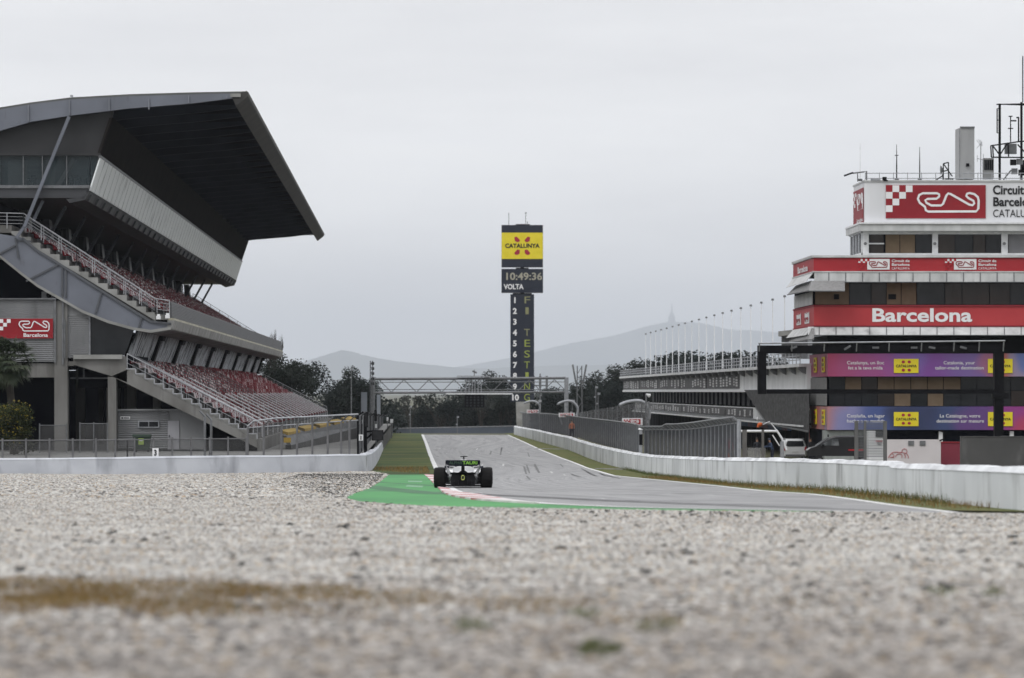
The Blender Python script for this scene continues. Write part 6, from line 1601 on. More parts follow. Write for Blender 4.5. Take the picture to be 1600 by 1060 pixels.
mb = MB(); mb.tube([P(1184, 665.5, 292), P(1187, 663.8, 292), P(1191, 662.5, 292)], [.10, .18, .10], 8); mb.tube([P(1186, 663, 292), P(1184, 668, 292)], .1, 6); mb.build('head', M_orange, o)
o = thing('boom_lamp', 'small round white lamp fixed below the pit balcony', 'lamp', P(1184, 655, 340)); mb = MB(); mb.tube([P(1182, 655, 330), P(1184, 655, 330), P(1186, 655, 330)], [.1, .2, .1], 8); mb.build('head', M_white, o)
def cone(px, Y, lab):
    g = Vector(((px - 800) / F * Y, Y, G(Y))); o = thing('traffic_cone', lab, 'traffic cone', g)
    mb = MB(); mb.tube([g + Vector((0, 0, .03)), g + Vector((0, 0, .5)), g + Vector((0, 0, 1.0))], [.22, .13, .05], 10); mb.build('body', M_orange, o)
    mb = MB(); mb.box(g + Vector((0, 0, .02)), (.5, .5, .04)); mb.build('base', M_orange, o)
    mb = MB(); mb.tube([g + Vector((0, 0, .45)), g + Vector((0, 0, .62))], [.15, .115], 10); mb.build('stripe', M_white, o)
cone(1138, 262, 'orange traffic cone right of the debris fence end')
# people
def person(px, Y, label, suit, lean=0.0, arms=(0.2, .2), turn=0.0, h=1.78, hair=(.03, .02, .015), zb=None, cap=None):
    zb = G(Y) if zb is None else zb
    base = Vector(((px - 800) / F * Y, Y, zb)); o = thing('person', label, 'person', base)
    s = h / 1.78
    V = {}; E = []; R = {}
    def v(n, x, y, z, r): V[n] = Vector((x, y, z)) * s; R[n] = r * s
    fx = lean
    v('pel', 0, 0, .95, .15); v('wai', 0, -fx * .3, 1.12, .125); v('che', 0, -fx * .7, 1.34, .155); v('nek', 0, -fx, 1.50, .062); v('hed', 0, -fx * 1.1, 1.60, .085); v('hea', 0, -fx * 1.12 , 1.70, .095)
    for sd_, sg, ar in (('l', -1, arms[0]), ('r', 1, arms[1])):
        v('hip' + sd_, sg * .10, 0, .88, .105); v('kne' + sd_, sg * .13, -.03, .50, .065); v('ank' + sd_, sg * .14, .02, .09, .045); v('toe' + sd_, sg * .15, -.16, .04, .04)
        v('sho' + sd_, sg * .19, -fx * .8, 1.43, .062); v('elb' + sd_, sg * (.25 + ar * .1), -fx * .8 - ar * .1, 1.15, .045); v('wri' + sd_, sg * (.24), -fx * .8 - .05 - ar * .6, .93 + ar * .45, .03); v('han' + sd_, sg * .24, -fx * .8 - .08 - ar * .75, .86 + ar * .5, .035)
        E += [('pel', 'hip' + sd_), ('hip' + sd_, 'kne' + sd_), ('kne' + sd_, 'ank' + sd_), ('ank' + sd_, 'toe' + sd_), ('che', 'sho' + sd_), ('sho' + sd_, 'elb' + sd_), ('elb' + sd_, 'wri' + sd_), ('wri' + sd_, 'han' + sd_)]
        for q in range(4):
            v(f'f{q}' + sd_, sg * (.24 + (q - 1.5) * .012), -fx * .8 - .10 - ar * .85 - (q - 1.5) * .02, .79 + ar * .52, .009); E.append(('han' + sd_, f'f{q}' + sd_))
        v('th' + sd_, sg * .20, -fx * .8 - .13 - ar * .8, .85 + ar * .5, .010); E.append(('han' + sd_, 'th' + sd_))
    E += [('pel', 'wai'), ('wai', 'che'), ('che', 'nek'), ('nek', 'hed'), ('hed', 'hea')]
    names = list(V); me = bpy.data.meshes.new('body'); Rm = Matrix.Rotation(turn, 3, 'Z')
    me.from_pydata([tuple(Rm @ V[n]) for n in names], [(names.index(a), names.index(b_)) for a, b_ in E], [])
    bo = bpy.data.objects.new('body', me); place(bo, base, o)
    md = bo.modifiers.new('skin', 'SKIN'); sv = me.skin_vertices
    if not sv: 
        pass
    lay = me.skin_vertices[0] if len(me.skin_vertices) else None
    if lay is None:
        bm = bmesh.new(); bm.from_mesh(me); bm.verts.layers.skin.verify(); bm.to_mesh(me); bm.free(); lay = me.skin_vertices[0]
    for i, n in enumerate(names): lay.data[i].radius = (R[n], R[n] * (.75 if n in ('che', 'pel', 'wai') else 1)); lay.data[i].use_root = (n == 'pel')
    bo.modifiers.new('sub', 'SUBSURF').levels = 1; bo.modifiers['sub'].render_levels = 1
    # clothing and skin by height in the figure's own space
    m_ = bpy.data.materials.new('suit_and_skin'); m_.use_nodes = True; nt = m_.node_tree; b = nt.nodes['Principled BSDF']; b.inputs['Roughness'].default_value = .8
    t = nt.nodes.new('ShaderNodeTexCoord'); sp = nt.nodes.new('ShaderNodeSeparateXYZ'); r = nt.nodes.new('ShaderNodeValToRGB'); r.color_ramp.interpolation = 'CONSTANT'
    dv = nt.nodes.new('ShaderNodeMath'); dv.operation = 'DIVIDE'; dv.inputs[1].default_value = 2.0 * s
    nt.links.new(t.outputs['Object'], sp.inputs[0]); nt.links.new(sp.outputs['Z'], dv.inputs[0]); nt.links.new(dv.outputs[0], r.inputs['Fac']); nt.links.new(r.outputs['Color'], b.inputs['Base Color'])
    e = r.color_ramp.elements; e[0].position = 0; e[0].color = (.01, .01, .01, 1); e[1].position = .05; e[1].color = (*suit[1], 1)
    e2 = e.new(.49); e2.color = (*suit[0], 1); e3 = e.new(.752); e3.color = (.32, .19, .13, 1)
    me.materials.append(m_)
    hc = base + Rm @ (Vector((0, -fx * 1.12, 1.74)) * s)
    mb = MB()
    for k in range(5):
        a = k / 4 * math.pi / 2
    mb.tube([hc + Vector((0, .02, -.06)), hc + Vector((0, .015, .0)), hc + Vector((0, .01, .05)), hc + Vector((0, 0, .075))], [.100 * s, .107 * s, .075 * s, .02], 10)
    if cap: mb.box(hc + Rm @ Vector((0, -.13, -.005)), (.13, .10, .015))
    mb.build('cap' if cap else 'hair', mat('cap_' + str(round(cap[0], 2)), cap) if cap else mat('dark_hair', hair), o)
    # face: brow, nose, mouth, eyes
    fc = base + Rm @ (Vector((0, -fx * 1.12 - .088, 1.665)) * s)
    mb = MB(); mb.box(fc + Rm @ Vector((0, -.012, -.01)), (.022, .03, .04)); mb.build('nose', mat('skin_tone', (.32, .19, .13)), o)
    mb = MB(); mb.box(fc + Rm @ Vector((-.032, .002, .01)), (.022, .015, .012)); mb.box(fc + Rm @ Vector((.032, .002, .01)), (.022, .015, .012)); mb.box(fc + Rm @ Vector((0, .002, -.05)), (.045, .015, .01)); mb.build('face_features', mat('face_dark', (.05, .03, .025)), o)
    return o
NV = ((.012, .016, .035), (.012, .015, .03))
person(1152, 275, 'person in dark navy team clothes leaning forward left of the pit gate', NV, .12, (.3, .6), .4, cap=(.5, .5, .5))
person(1183, 290, 'person in dark clothes standing upright between the pit gate posts', ((.02, .022, .03), (.015, .016, .02)), 0, (.1, .1), .1)
person(1207, 285, 'person in dark blue clothes leaning with arms forward beside the white arm', ((.03, .05, .10), (.012, .016, .03)), .22, (.5, .7), -1.2, cap=(.04, .05, .08))
person(1140, 292, 'person in red jacket in front of the pit garage by the fence end', ((.30, .02, .03), (.02, .02, .025)), 0, (.2, .2), .3)
person(1266.5, 290, 'person in dark clothes in the shaded doorway behind the white car', ((.02, .02, .024), (.015, .016, .02)), 0, (.1, .3), .5)
p, zb = wall_at(893.5); 
mo = person(893.5, p.y + .6, 'marshal in orange jacket standing at the gap in the long fence', ((.34, .13, .08), (.02, .02, .03)), 0, (.1, .1), 0, zb=zb - .25)

# ------------------------------------------------------------------ vehicles in the pit entry
def loft(mb, secs, mi=0, cap=True):
    """secs: lists of 3D points with equal count; quads between them"""
    b0 = len(mb.v); n = len(secs[0])
    for s in secs: mb.v += [Vector(p) for p in s]
    for i in range(len(secs) - 1):
        for k in range(n):
            q = b0 + i * n; mb.f.append((q + k, q + (k + 1) % n, q + n + (k + 1) % n, q + n + k)); mb.mi.append(mi)
    if cap:
        mb.f.append(tuple(b0 + k for k in range(n))); mb.f.append(tuple(b0 + (len(secs) - 1) * n + k for k in range(n))[::-1]); mb.mi += [mi, mi]
def car_section(y, w_, wt, z0, zm, zt_, T_):
    pts = [(-w_ * .94, z0), (-w_, z0 + .15), (-w_, zm), (-wt, zt_ - .06), (-wt * .85, zt_), (wt * .85, zt_), (wt, zt_ - .06), (w_, zm), (w_, z0 + .15), (w_ * .94, z0)]
    return [T_(x, y, z) for x, z in pts]
def wheel(par, c, r, wd, axis, m_rim, name='wheel'):
    a = Vector(axis).normalized(); mb = MB(); mb.tube([c - a * wd / 2, c - a * wd * .42, c + a * wd * .42, c + a * wd / 2], [r * .93, r, r, r * .93], 20)
    wv = mb.build(name, M_rubber, par); mb = MB(); mb.tube([c - a * (wd / 2 + .01), c - a * (wd / 2 - .02)], r * .6, 14); mb.tube([c + a * (wd / 2 - .02), c + a * (wd / 2 + .01)], r * .6, 14); mb.build('rim', m_rim, wv); return wv
# white estate car seen from behind
Y = 300; g = Vector(((1242.5 - 800) / F * Y, Y, ZC - (729.5 - HY) / F * Y)); g.z = G(Y)
sv = thing('parked_car', 'small white car seen from behind beside the pit lane gate', 'car', g)
Tc = lambda x, y, z: g + Vector((x, y, z * 1.0))
M_wcar = mat('white_car_paint', (.62, .63, .64), (.58, .59, .60), 1, rough=.25)
mb = MB(); loft(mb, [car_section(0, .86, .80, .3, .95, 1.02, Tc), car_section(.05, .90, .84, .25, .98, 1.08, Tc), car_section(2.6, .92, .84, .25, 1.0, 1.1, Tc), car_section(4.0, .88, .76, .25, .85, .92, Tc), car_section(4.4, .78, .66, .3, .6, .72, Tc)])
bd = mb.build('body', M_wcar, sv)
mb = MB(); loft(mb, [car_section(.06, .86, .70, 1.0, 1.1, 1.46, Tc), car_section(.35, .86, .70, 1.0, 1.12, 1.62, Tc), car_section(2.0, .86, .70, 1.0, 1.12, 1.64, Tc), car_section(3.2, .84, .70, 1.0, 1.06, 1.12, Tc)]); cab = mb.build('cabin', M_wcar, sv)
mb = MB(); mb.prism([Tc(-.62, .02, 1.04), Tc(.62, .02, 1.04), Tc(.70, .04, 1.14), Tc(.60, .06, 1.48), Tc(-.60, .06, 1.48), Tc(-.70, .04, 1.14)], (0, -.03, 0)); mb.build('rear_window', M_glassd, cab)
for s in (-1, 1):
    mb = MB(); mb.prism([Tc(s * .86, -.03, .72), Tc(s * .70, -.03, .74), Tc(s * .76, -.03, 1.0), Tc(s * .88, -.03, 1.06)], (0, -.04, 0)); mb.build('tail_light', M_red, bd)
    mb = MB(); mb.box(Tc(s * .72, 1.5, 1.66), (.05, 1.9, .05)); mb.build('roof_rail', M_galv, cab)
    mb = MB(); mb.box(Tc(s * 1.02, 3.0, 1.05), (.2, .1, .15)); mb.build('mirror', M_black, bd)
    for y in (.75, 3.6): wheel(sv, Tc(s * .82, y, .32), .32, .2, (1, 0, 0), M_galv)
mb = MB(); mb.box(Tc(0, -.02, .62), (.52, .03, .12)); mb.build('number_plate', M_offwhite, bd)
mb = MB(); mb.box(Tc(0, -.02, .35), (1.5, .08, .16)); mb.build('bumper', M_galvd, bd)
# black van side on, nose to the left
Y = 268; g2_ = Vector(((1316 - 800) / F * Y, Y, G(Y)))
vn = thing('parked_van', 'black van seen from the side with its nose to the left behind the barrier', 'van', g2_)
lift = .35
Tv = lambda x, y, z: g2_ + Vector((x, y, z + lift))
M_van = mat('black_van_paint', (.012, .012, .014), (.018, .018, .02), 1, rough=.25)
prof = [(-2.45, .35), (-2.45, .75), (-2.2, .93), (-1.75, 1.05), (-.85, 1.62), (-.4, 1.74), (1.7, 1.76), (2.0, 1.70), (2.2, 1.0), (2.22, .35)]
mb = MB(); secs = []
for yy, sc2, in ((0.0, .0), (.12, 1.0), (1.7, 1.0), (1.82, 0.0)):
    secs.append([Tv(x * (1 if sc2 else .985), yy, z - (0 if sc2 or z < 1.5 else .07)) for x, z in prof])
loft(mb, secs); vb = mb.build('body', M_van, vn)
mb = MB(); mb.prism([Tv(-1.52, -.02, 1.10), Tv(-.84, -.02, 1.52), Tv(-.30, -.02, 1.56), Tv(-.22, -.02, 1.08)], (0, -.02, 0)); mb.build('side_window', mat('van_glass', (.05, .055, .06), (.16, .17, .18), 1.4, rough=.1, lo=.45, hi=.6), vb)
mb = MB(); mb.prism([Tv(-1.78, .2, 1.06), Tv(-.9, .2, 1.64), Tv(-.9, 1.6, 1.64), Tv(-1.78, 1.6, 1.06)], Vector((-.02, 0, .03))); mb.build('windscreen', mat('windscreen_glass', (.16, .17, .18), (.2, .21, .22), 1, rough=.08), vb)
mb = MB(); mb.box(Tv(-1.35, -.12, 1.08), (.16, .2, .2)); mb.build('mirror', M_black, vb)
mb = MB(); mb.bar(Tv(-.95, .4, 1.68), Tv(-.95, .4, 1.86), .1); mb.build('aerial', M_black, vb)
mb = MB(); mb.box(Tv(.95, -.02, .78), (1.05, .03, .10)); mb.build('red_stripe', M_red, vb)
for x in (-1.6, 1.4):
    for y in (.05, 1.77): wheel(vn, g2_ + Vector((x, y, .34)), .34, .22, (0, 1, 0), M_galv)

# ================================================================== RACING CAR
YC = 132.4
gc = Vector(((723.6 - 800) / F * YC, YC, G(YC)))
slope = (G(YC + 2) - G(YC - 2)) / 4
f1 = thing('racing_car', 'black and white open wheel racing car seen from behind by the kerb', 'racing car', gc)
Tf = lambda x, y, z: gc + Vector((x, y, z + slope * y))
M_carb = mat('carbon_black', (.006, .006, .008), (.010, .010, .012), 3, rough=.45, spec=.12)
M_carw = mat('car_white', (.80, .81, .83), (.76, .77, .79), 2, rough=.25)
M_carn = mat('car_navy', (.007, .010, .020), (.006, .009, .017), 2, rough=.35, spec=.2)
M_tyre = mat('slick_tyre', (.005, .005, .0055), (.010, .0095, .0095), 7, rough=.75, stretch=(.3, 3, 3), spec=.15)
def cyl_wheel(c, r, w_, nm):
    mb = MB(); h_ = w_ / 2
    mb.tube([c + Vector((k, 0, 0)) for k in (-h_, -h_ + .012, -h_ + .035, -h_ + .075, -h_ * .4, 0, h_ * .4, h_ - .075, h_ - .035, h_ - .012, h_)], [r * .80, r * .92, r * .965, r * .993, r, r, r, r * .993, r * .965, r * .92, r * .80], 36)
    t_ = mb.build('tyre', M_tyre, f1, smooth=False)
    for p_ in t_.data.polygons: p_.use_smooth = len(p_.vertices) == 4
    mb = MB(); mb.tube([c + Vector((-h_ - .01, 0, 0)), c + Vector((-h_ + .03, 0, 0))], r * .62, 20); mb.tube([c + Vector((h_ - .03, 0, 0)), c + Vector((h_ + .01, 0, 0))], r * .62, 20); mb.build('rim', M_carb, t_)
    return t_
for s in (-1, 1):
    cyl_wheel(Tf(s * .80, 0, .355), .36, .405, 'rear'); cyl_wheel(Tf(s * .84, 3.6, .355), .36, .305, 'front')
def ell(y, w_, z0, z1, n=16, p=2.6, cx=0.0):
    pts = []; h_ = (z1 - z0) / 2; zc_ = (z0 + z1) / 2
    for k in range(n):
        a = 2 * math.pi * (k + .5) / n; c, s = math.cos(a), math.sin(a)
        pts.append(Tf(cx + w_ * math.copysign(abs(c) ** (2 / p), c), y, zc_ + h_ * math.copysign(abs(s) ** (2 / p), s)))
    return pts
mb = MB(); loft(mb, [ell(-.35, .05, .32, .42), ell(-.1, .10, .28, .50), ell(.35, .16, .22, .66), ell(.9, .22, .18, .86), ell(1.4, .25, .16, .97), ell(1.7, .20, .5, .99)]); ec = mb.build('engine_cover', M_carw, f1, smooth=True)
mb = MB(); loft(mb, [ell(1.6, .34, .12, .72), ell(2.2, .36, .12, .68), ell(2.9, .30, .14, .60), ell(3.6, .2, .18, .5), ell(4.4, .11, .16, .36), ell(4.8, .06, .14, .24)]); mb.build('nose_cone', M_carn, f1, smooth=True)
for s in (-1, 1):
    mb = MB(); loft(mb, [ell(.25, .22, .30, .56, cx=s * .22), ell(.7, .34, .22, .62, cx=s * .34), ell(1.3, .40, .14, .64, cx=s * .42), ell(2.0, .34, .14, .60, cx=s * .46), ell(2.25, .28, .2, .56, cx=s * .46)]); mb.build('sidepod', M_carw, f1, smooth=True)
    # shoulder bulge seen white under the wing
    mb = MB(); mb.prism([Tf(s * .015, .3, .66), Tf(s * .08, .3, .735), Tf(s * .31, .3, .735), Tf(s * .37, .3, .66), Tf(s * .35, .3, .57), Tf(s * .22, .3, .53), Tf(s * .10, .3, .55)], (0, .5, -.02)); mb.build('cooling_outlet', M_carw, f1)
mb = MB(); mb.hexa([Tf(-.7, -.1, .06), Tf(.7, -.1, .06), Tf(.72, 3.2, .06), Tf(-.72, 3.2, .06), Tf(-.7, -.1, .10), Tf(.7, -.1, .10), Tf(.72, 3.2, .10), Tf(-.72, 3.2, .10)]); mb.build('floor', M_carb, f1)
mb = MB()
mb.prism([Tf(-.40, -.42, .07), Tf(.40, -.42, .07), Tf(.44, -.38, .30), Tf(.40, -.36, .42), Tf(.34, -.34, .55), Tf(.17, -.34, .52), Tf(.07, -.34, .60), Tf(-.07, -.34, .60), Tf(-.17, -.34, .52), Tf(-.34, -.34, .55), Tf(-.40, -.36, .42), Tf(-.44, -.38, .30)], (0, .55, .0)); df = mb.build('diffuser', M_carb, f1)
for k in (-.3, -.15, .15, .3):
    mb = MB(); mb.box(Tf(k, -.50, .17), (.012, .3, .2)); mb.build('strake', M_carb, df)
mb = MB(); mb.tube([Tf(0, .0, .38), Tf(0, -.45, .38), Tf(0, -.62, .37)], [.12, .10, .06], 10); mb.build('crash_structure', M_carb, f1)
# rain light: pale green rounded outline
pr_ = Plane(Tf(-.055, -.64, .45), (.11, 0, 0), (0, 0, -.17)); pr_.n = Vector((0, -1, 0))
mb = MB(); prect(mb, pr_, 0, 0, 1, 1, 0, .03); rl = mb.build('rain_light', M_carb, f1)
mb = MB(); pline(mb, pr_, [(.25, .08), (.75, .08), (.92, .22), (.92, .78), (.75, .92), (.25, .92), (.08, .78), (.08, .22)], .16, .03, .01, closed=True); mb.build('light_outline', mat('pale_green_marking', (.42, .46, .14), (.40, .44, .13), 2, emit=.15), rl)
# rear wing
def wing_el(mb, y0, z0, ch, th, ang, hw, n=10, curve=.05):
    pts = []
    top_, bot_ = [], []
    for k in range(n + 1):
        t = k / n; yy = y0 + ch * t * math.cos(ang); zz = z0 - ch * t * math.sin(ang) - curve * math.sin(math.pi * t)
        top_.append((yy, zz + th * math.sin(math.pi * t) * .5 + .006)); bot_.append((yy, zz - th * math.sin(math.pi * t) * .5 - .006))
    ring = top_ + bot_[::-1]
    for s in range(1):
        loft(mb, [[Tf(x, yy, zz) for yy, zz in ring] for x in (-hw, -hw * .5, 0, hw * .5, hw)])
mb = MB(); wing_el(mb, -.62, .955, .22, .02, math.radians(40), .50); fl = mb.build('wing_flap', M_carn, f1)
mb = MB(); wing_el(mb, -.46, .84, .30, .03, math.radians(12), .50, curve=.02); mb.build('main_plane', M_carb, f1)
# rear face of the flap carries the lettering: a thin upright gurney panel
pw = Plane(Tf(-.60, -.66, .965), (1.2, 0, 0), (0, .10, -.22)); pw.n = Vector((0, -1, -.4)).normalized()
mb = MB(); ppoly(mb, pw, [(.03, .0), (.97, .0), (.995, .12), (1.0, .45), (.97, .70), (.90, .82), (.70, .95), (.30, .95), (.10, .82), (.03, .70), (0, .45), (.005, .12)], 0, .012); gp_ = mb.build('wing_panel', M_carn, f1)
text('lettering', 'ALPHA', pw, .11, .62, .50, mat('dim_green_lettering', (.075, .13, .085), (.065, .115, .075), 2), gp_, off=.016, width=.37, bold=.0, th=.01)
text('lettering', 'TAURI', pw, .49, .63, .52, mat('glowing_green_lettering', (.30, .62, .10), (.28, .58, .09), 2, emit=.15), gp_, off=.016, width=.42, bold=.01, th=.01)  # painted letters with a slight added glow
for s in (-1, 1):
    mb = MB(); pts = [(-.66, .94), (-.60, .97), (-.2, .95), (.02, .86), (.05, .62), (-.1, .50), (-.32, .42), (-.44, .46), (-.52, .62), (-.66, .70)]
    mb.prism([Tf(s * .585 if z > .72 else s * (.585 - (.72 - z) * .25), y, z) for y, z in pts], (s * .012, 0, 0)); mb.build('endplate', M_carn, f1)
    mb = MB(); mb.prism([Tf(s * .41, -.36, .54), Tf(s * .56, -.5, .76), Tf(s * .60, -.5, .76), Tf(s * .55, -.40, .50), Tf(s * .48, -.3, .47)], (0, .03, 0)); mb.build('beam_wing_tip', M_carw, f1)
    for (a, b_, wd) in (((.12, .1, .42), (.62, .02, .52), .04), ((.12, .4, .30), (.62, .05, .24), .045), ((.14, -.1, .40), (.62, 0, .38), .035)):
        mb = MB(); mb.bar(Tf(s * a[0], a[1], a[2]), Tf(s * b_[0], b_[1], b_[2]), .09, .022); mb.build('suspension_arm', M_carb, f1)
    mb = MB(); mb.box(Tf(s * .55, -.02, .36), (.12, .3, .36)); bd_ = mb.build('brake_duct', M_carb, f1)
    mb = MB(); mb.box(Tf(s * .46, -.24, .39), (.13, .03, .025)); mb.box(Tf(s * .43, -.24, .26), (.03, .03, .13)); mb.build('duct_winglet', M_galv, bd_)
    mb = MB(); mb.bar(Tf(s * .36, 2.35, .70), Tf(s * .55, 2.3, .72), .03); mb.box(Tf(s * .60, 2.3, .72), (.16, .08, .07)); mb.build('mirror', M_carn, f1)
mb = MB(); mb.bar(Tf(0, -.4, .5), Tf(0, -.45, .80), .04, .12); mb.build('wing_pylon', M_carb, f1)
mb = MB(); wing_el(mb, -.5, .535, .2, .02, math.radians(15), .44, curve=.01); mb.build('beam_wing', M_carb, f1)
mb = MB(); mb.tube([Tf(0, 1.7, .9), Tf(0, 1.7, 1.02)], .035, 8); mb.build('airbox_mast', M_carb, f1)
mb = MB(); mb.box(Tf(0, 1.7, 1.065), (.05, .12, .07)); mb.bar(Tf(-.12, 1.7, 1.085), Tf(.13, 1.7, 1.095), .05, .03); mb.build('roof_camera', M_carb, f1)
mb = MB(); mb.tube([Tf(-.28, 1.9, .72), Tf(-.30, 2.2, .80), Tf(-.22, 2.7, .86), Tf(0, 2.95, .86), Tf(.22, 2.7, .86), Tf(.30, 2.2, .80), Tf(.28, 1.9, .72)], .035, 8); mb.tube([Tf(0, 2.95, .86), Tf(0, 3.1, .55)], .03, 8); mb.build('halo', M_carb, f1)
mb = MB(); mb.tube([Tf(0, 2.1, .64), Tf(0, 2.1, .72), Tf(0, 2.1, .80), Tf(0, 2.1, .84)], [.10, .13, .11, .05], 14); mb.build('driver_helmet', M_carw, f1)
mb = MB(); mb.hexa([Tf(-.95, 4.55, .10), Tf(.95, 4.55, .10), Tf(.8, 5.0, .12), Tf(-.8, 5.0, .12), Tf(-.95, 4.5, .18), Tf(.95, 4.5, .18), Tf(.8, 5.0, .15), Tf(-.8, 5.0, .15)]); mb.build('front_wing', M_carn, f1)

# ================================================================== FAR BARRIER, TREES, HILLS
o = thing('far_barrier', 'pale blue grey barrier fence across the end of the straight below the trees', 'barrier', P(710, 672, 700))
for i in range(16):
    xa, xb = 598 + i * 14, 598 + (i + 1) * 14; ya, yb_ = 669 - abs(i - 3) * .25, 669 - abs(i - 2) * .25
    mb = MB(); a = [P(xa, ya, 700), P(xb, yb_, 700), P(xb, 684, 700), P(xa, 684, 700)]; mb.hexa(a + [p + Vector((0, .3, 0)) for p in a]); mb.build('panel', mat('far_barrier_blue', (.10, .115, .145), (.085, .10, .125), .3), o)
mb = MB(); mb.tube([P(598, 670.5, 699.5), P(640, 669.5, 699.5), P(822, 666, 699.5)], .12, 4); mb.build('top_rail', M_galvd, o)
mb = MB(); prect(mb, front(640), 735, 677.8, 822, 680, 0, .1)
mb.build('lower_rail', mat('far_rail_pale', (.3, .32, .35), (.26, .28, .31), .5), o)

def leaf_mat(name, c1, c2):
    m = bpy.data.materials.new(name); m.use_nodes = True; nt = m.node_tree; b = nt.nodes['Principled BSDF']; k = nt.links.new
    b.inputs['Roughness'].default_value = .8; b.inputs['Specular IOR Level'].default_value = .2
    t = nt.nodes.new("ShaderNodeTexCoord"); n = nt.nodes.new("ShaderNodeTexNoise"); n.inputs['Scale'].default_value = .7; n.inputs['Detail'].default_value = 5
    r = nt.nodes.new("ShaderNodeValToRGB"); r.color_ramp.elements[0].position = .35; r.color_ramp.elements[1].position = .65
    r.color_ramp.elements[0].color = (*c1, 1); r.color_ramp.elements[1].color = (*c2, 1)
    k(t.outputs['Object'], n.inputs['Vector']); k(n.outputs['Fac'], r.inputs['Fac']); k(r.outputs['Color'], b.inputs['Base Color']); return m
M_bark = mat('bark', (.04, .035, .03), (.025, .022, .018), 2, 6, .95)
def crown_geo(mb, rnd, blobs, leaf, dens):
    for (cx, cy, cz, rx, ry, rz) in blobs:
        n = int(dens * (rx * ry + rx * rz + ry * rz))
        for i in range(n):
            while True:
                d = Vector((rnd.uniform(-1, 1), rnd.uniform(-1, 1), rnd.uniform(-1, 1)))
                if .15 < d.length < 1: break
            d = d.normalized() * (rnd.uniform(.55, 1.05) if rnd.random() < .8 else rnd.uniform(.1, .6))
            c = Vector((cx + d.x * rx, cy + d.y * ry, cz + d.z * rz)); s = leaf * rnd.uniform(.5, 1.3)
            a = Vector((rnd.uniform(-1, 1), rnd.uniform(-1, 1), rnd.uniform(-.6, .6))).normalized(); b_ = a.cross(Vector((rnd.uniform(-1, 1), rnd.uniform(-1, 1), rnd.uniform(-1, 1)))).normalized()
            mb.add([c - a * s * .5, c + b_ * s * .45, c + a * s * .6, c - b_ * s * .35 + a * s * .1], [(0, 1, 2, 3)])
LM = [leaf_mat('leaf_dark', (.008, .013, .013), (.016, .023, .019)), leaf_mat('leaf_olive', (.014, .020, .017), (.026, .032, .025)), leaf_mat('leaf_grey', (.030, .036, .032), (.05, .054, .046)), leaf_mat('leaf_brown', (.05, .045, .03), (.09, .075, .05))]
protos = {}
def tree_proto(kind, seed):
    rnd = random.Random(seed); blobs = []; trunks = []
    if kind == 'round':      # broad crown, several limbs
        for i in range(11):
            a = rnd.uniform(0, 6.28); r = rnd.uniform(.3, 2.6); z = rnd.uniform(5.0, 9.4); q = rnd.uniform(1.0, 2.0) * (1.25 - abs(z - 7) * .12)
            blobs.append((math.cos(a) * r, math.sin(a) * r, z, q, q, q * .8)); trunks.append(blobs[-1][:3])
        for i in range(4): blobs.append((rnd.uniform(-2, 2), rnd.uniform(-2, 2), rnd.uniform(2.5, 4.5), 1.3, 1.3, 1.0))
    elif kind == 'tall':     # slim poplar like, irregular
        for i in range(13):
            z = 2.5 + i * .72; q = 1.5 * math.sin(math.pi * min(1, (z - .5) / 12.5)) * rnd.uniform(.75, 1.25) + .4
            blobs.append((rnd.uniform(-.7, .7), rnd.uniform(-.7, .7), z, q, q, q * .9)); 
            if i % 3 == 0: trunks.append(blobs[-1][:3])
    elif kind == 'pine':     # pointed conifer
        for i in range(14):
            z = 1.2 + i * .66; q = 2.3 * (1 - i / 15) + .15
            for k in range(3): a = rnd.uniform(0, 6.28); blobs.append((math.cos(a) * q * .5, math.sin(a) * q * .5, z, q * .65, q * .65, .35))
    elif kind == 'sparse':   # see-through eucalyptus
        for i in range(12):
            a = rnd.uniform(0, 6.28); r = rnd.uniform(.5, 2.8); z = rnd.uniform(4.5, 10); q = rnd.uniform(.5, 1.15)
            blobs.append((math.cos(a) * r, math.sin(a) * r, z, q, q, q * .8)); trunks.append(blobs[-1][:3])
    m_ = LM[{'round': 0, 'tall': 1, 'pine': 0, 'sparse': 2}[kind]]
    if seed % 3 == 2: m_ = LM[1]
    cr_ = MB(); crown_geo(cr_, rnd, blobs, .30 if kind != 'pine' else .27, 48 if kind != 'sparse' else 50)
    tr_ = MB(); tr_.tube([Vector((0, 0, 0)), Vector((.1, 0, 2.5)), Vector((0, .1, 5)), Vector((0, 0, 8.2))], [.26, .2, .13, .03], 7)
    for t in trunks: tr_.tube([Vector((0, 0, rnd.uniform(2, 4.5))), Vector((t[0] * .5, t[1] * .5, t[2] * .72)), Vector(t)], [.10, .07, .02], 5)
    return cr_, tr_, m_
first = {}
ntree = [0]
def plant_tree(kind, seed, px, ytop, Y, label, base_y=None, wscale=1.0, group='trees behind the end of the straight', name='tree', rot=None):
    zt_ = zpx(ytop, Y); zb_ = G(Y); H = zt_ - zb_
    hk = {'round': 10.6, 'tall': 12.4, 'pine': 10.6, 'sparse': 10.8}[kind]; sc = H / hk
    loc = Vector(((px - 800) / F * Y, Y, zb_)); rot = ntree[0] * 1.37 if rot is None else rot; ntree[0] += 1
    key = (kind, seed)
    if key not in first:
        cr_, tr_, m_ = tree_proto(kind, seed)
        o = thing(name, label, 'tree', (0, 0, 0), group)
        cr_.build('crown', m_, o, origin=(0, 0, 0)); tr_.build('trunk', M_bark, o, origin=(0, 0, 0))
        first[key] = o; o.location = loc; o.rotation_euler = (0, 0, rot); o.scale = (sc * wscale, sc * wscale, sc)
    else:
        src = first[key]; o = copy_tree(src, loc, rot, (sc * wscale, sc * wscale, sc), label); o['group'] = group; o.name = name
    return o
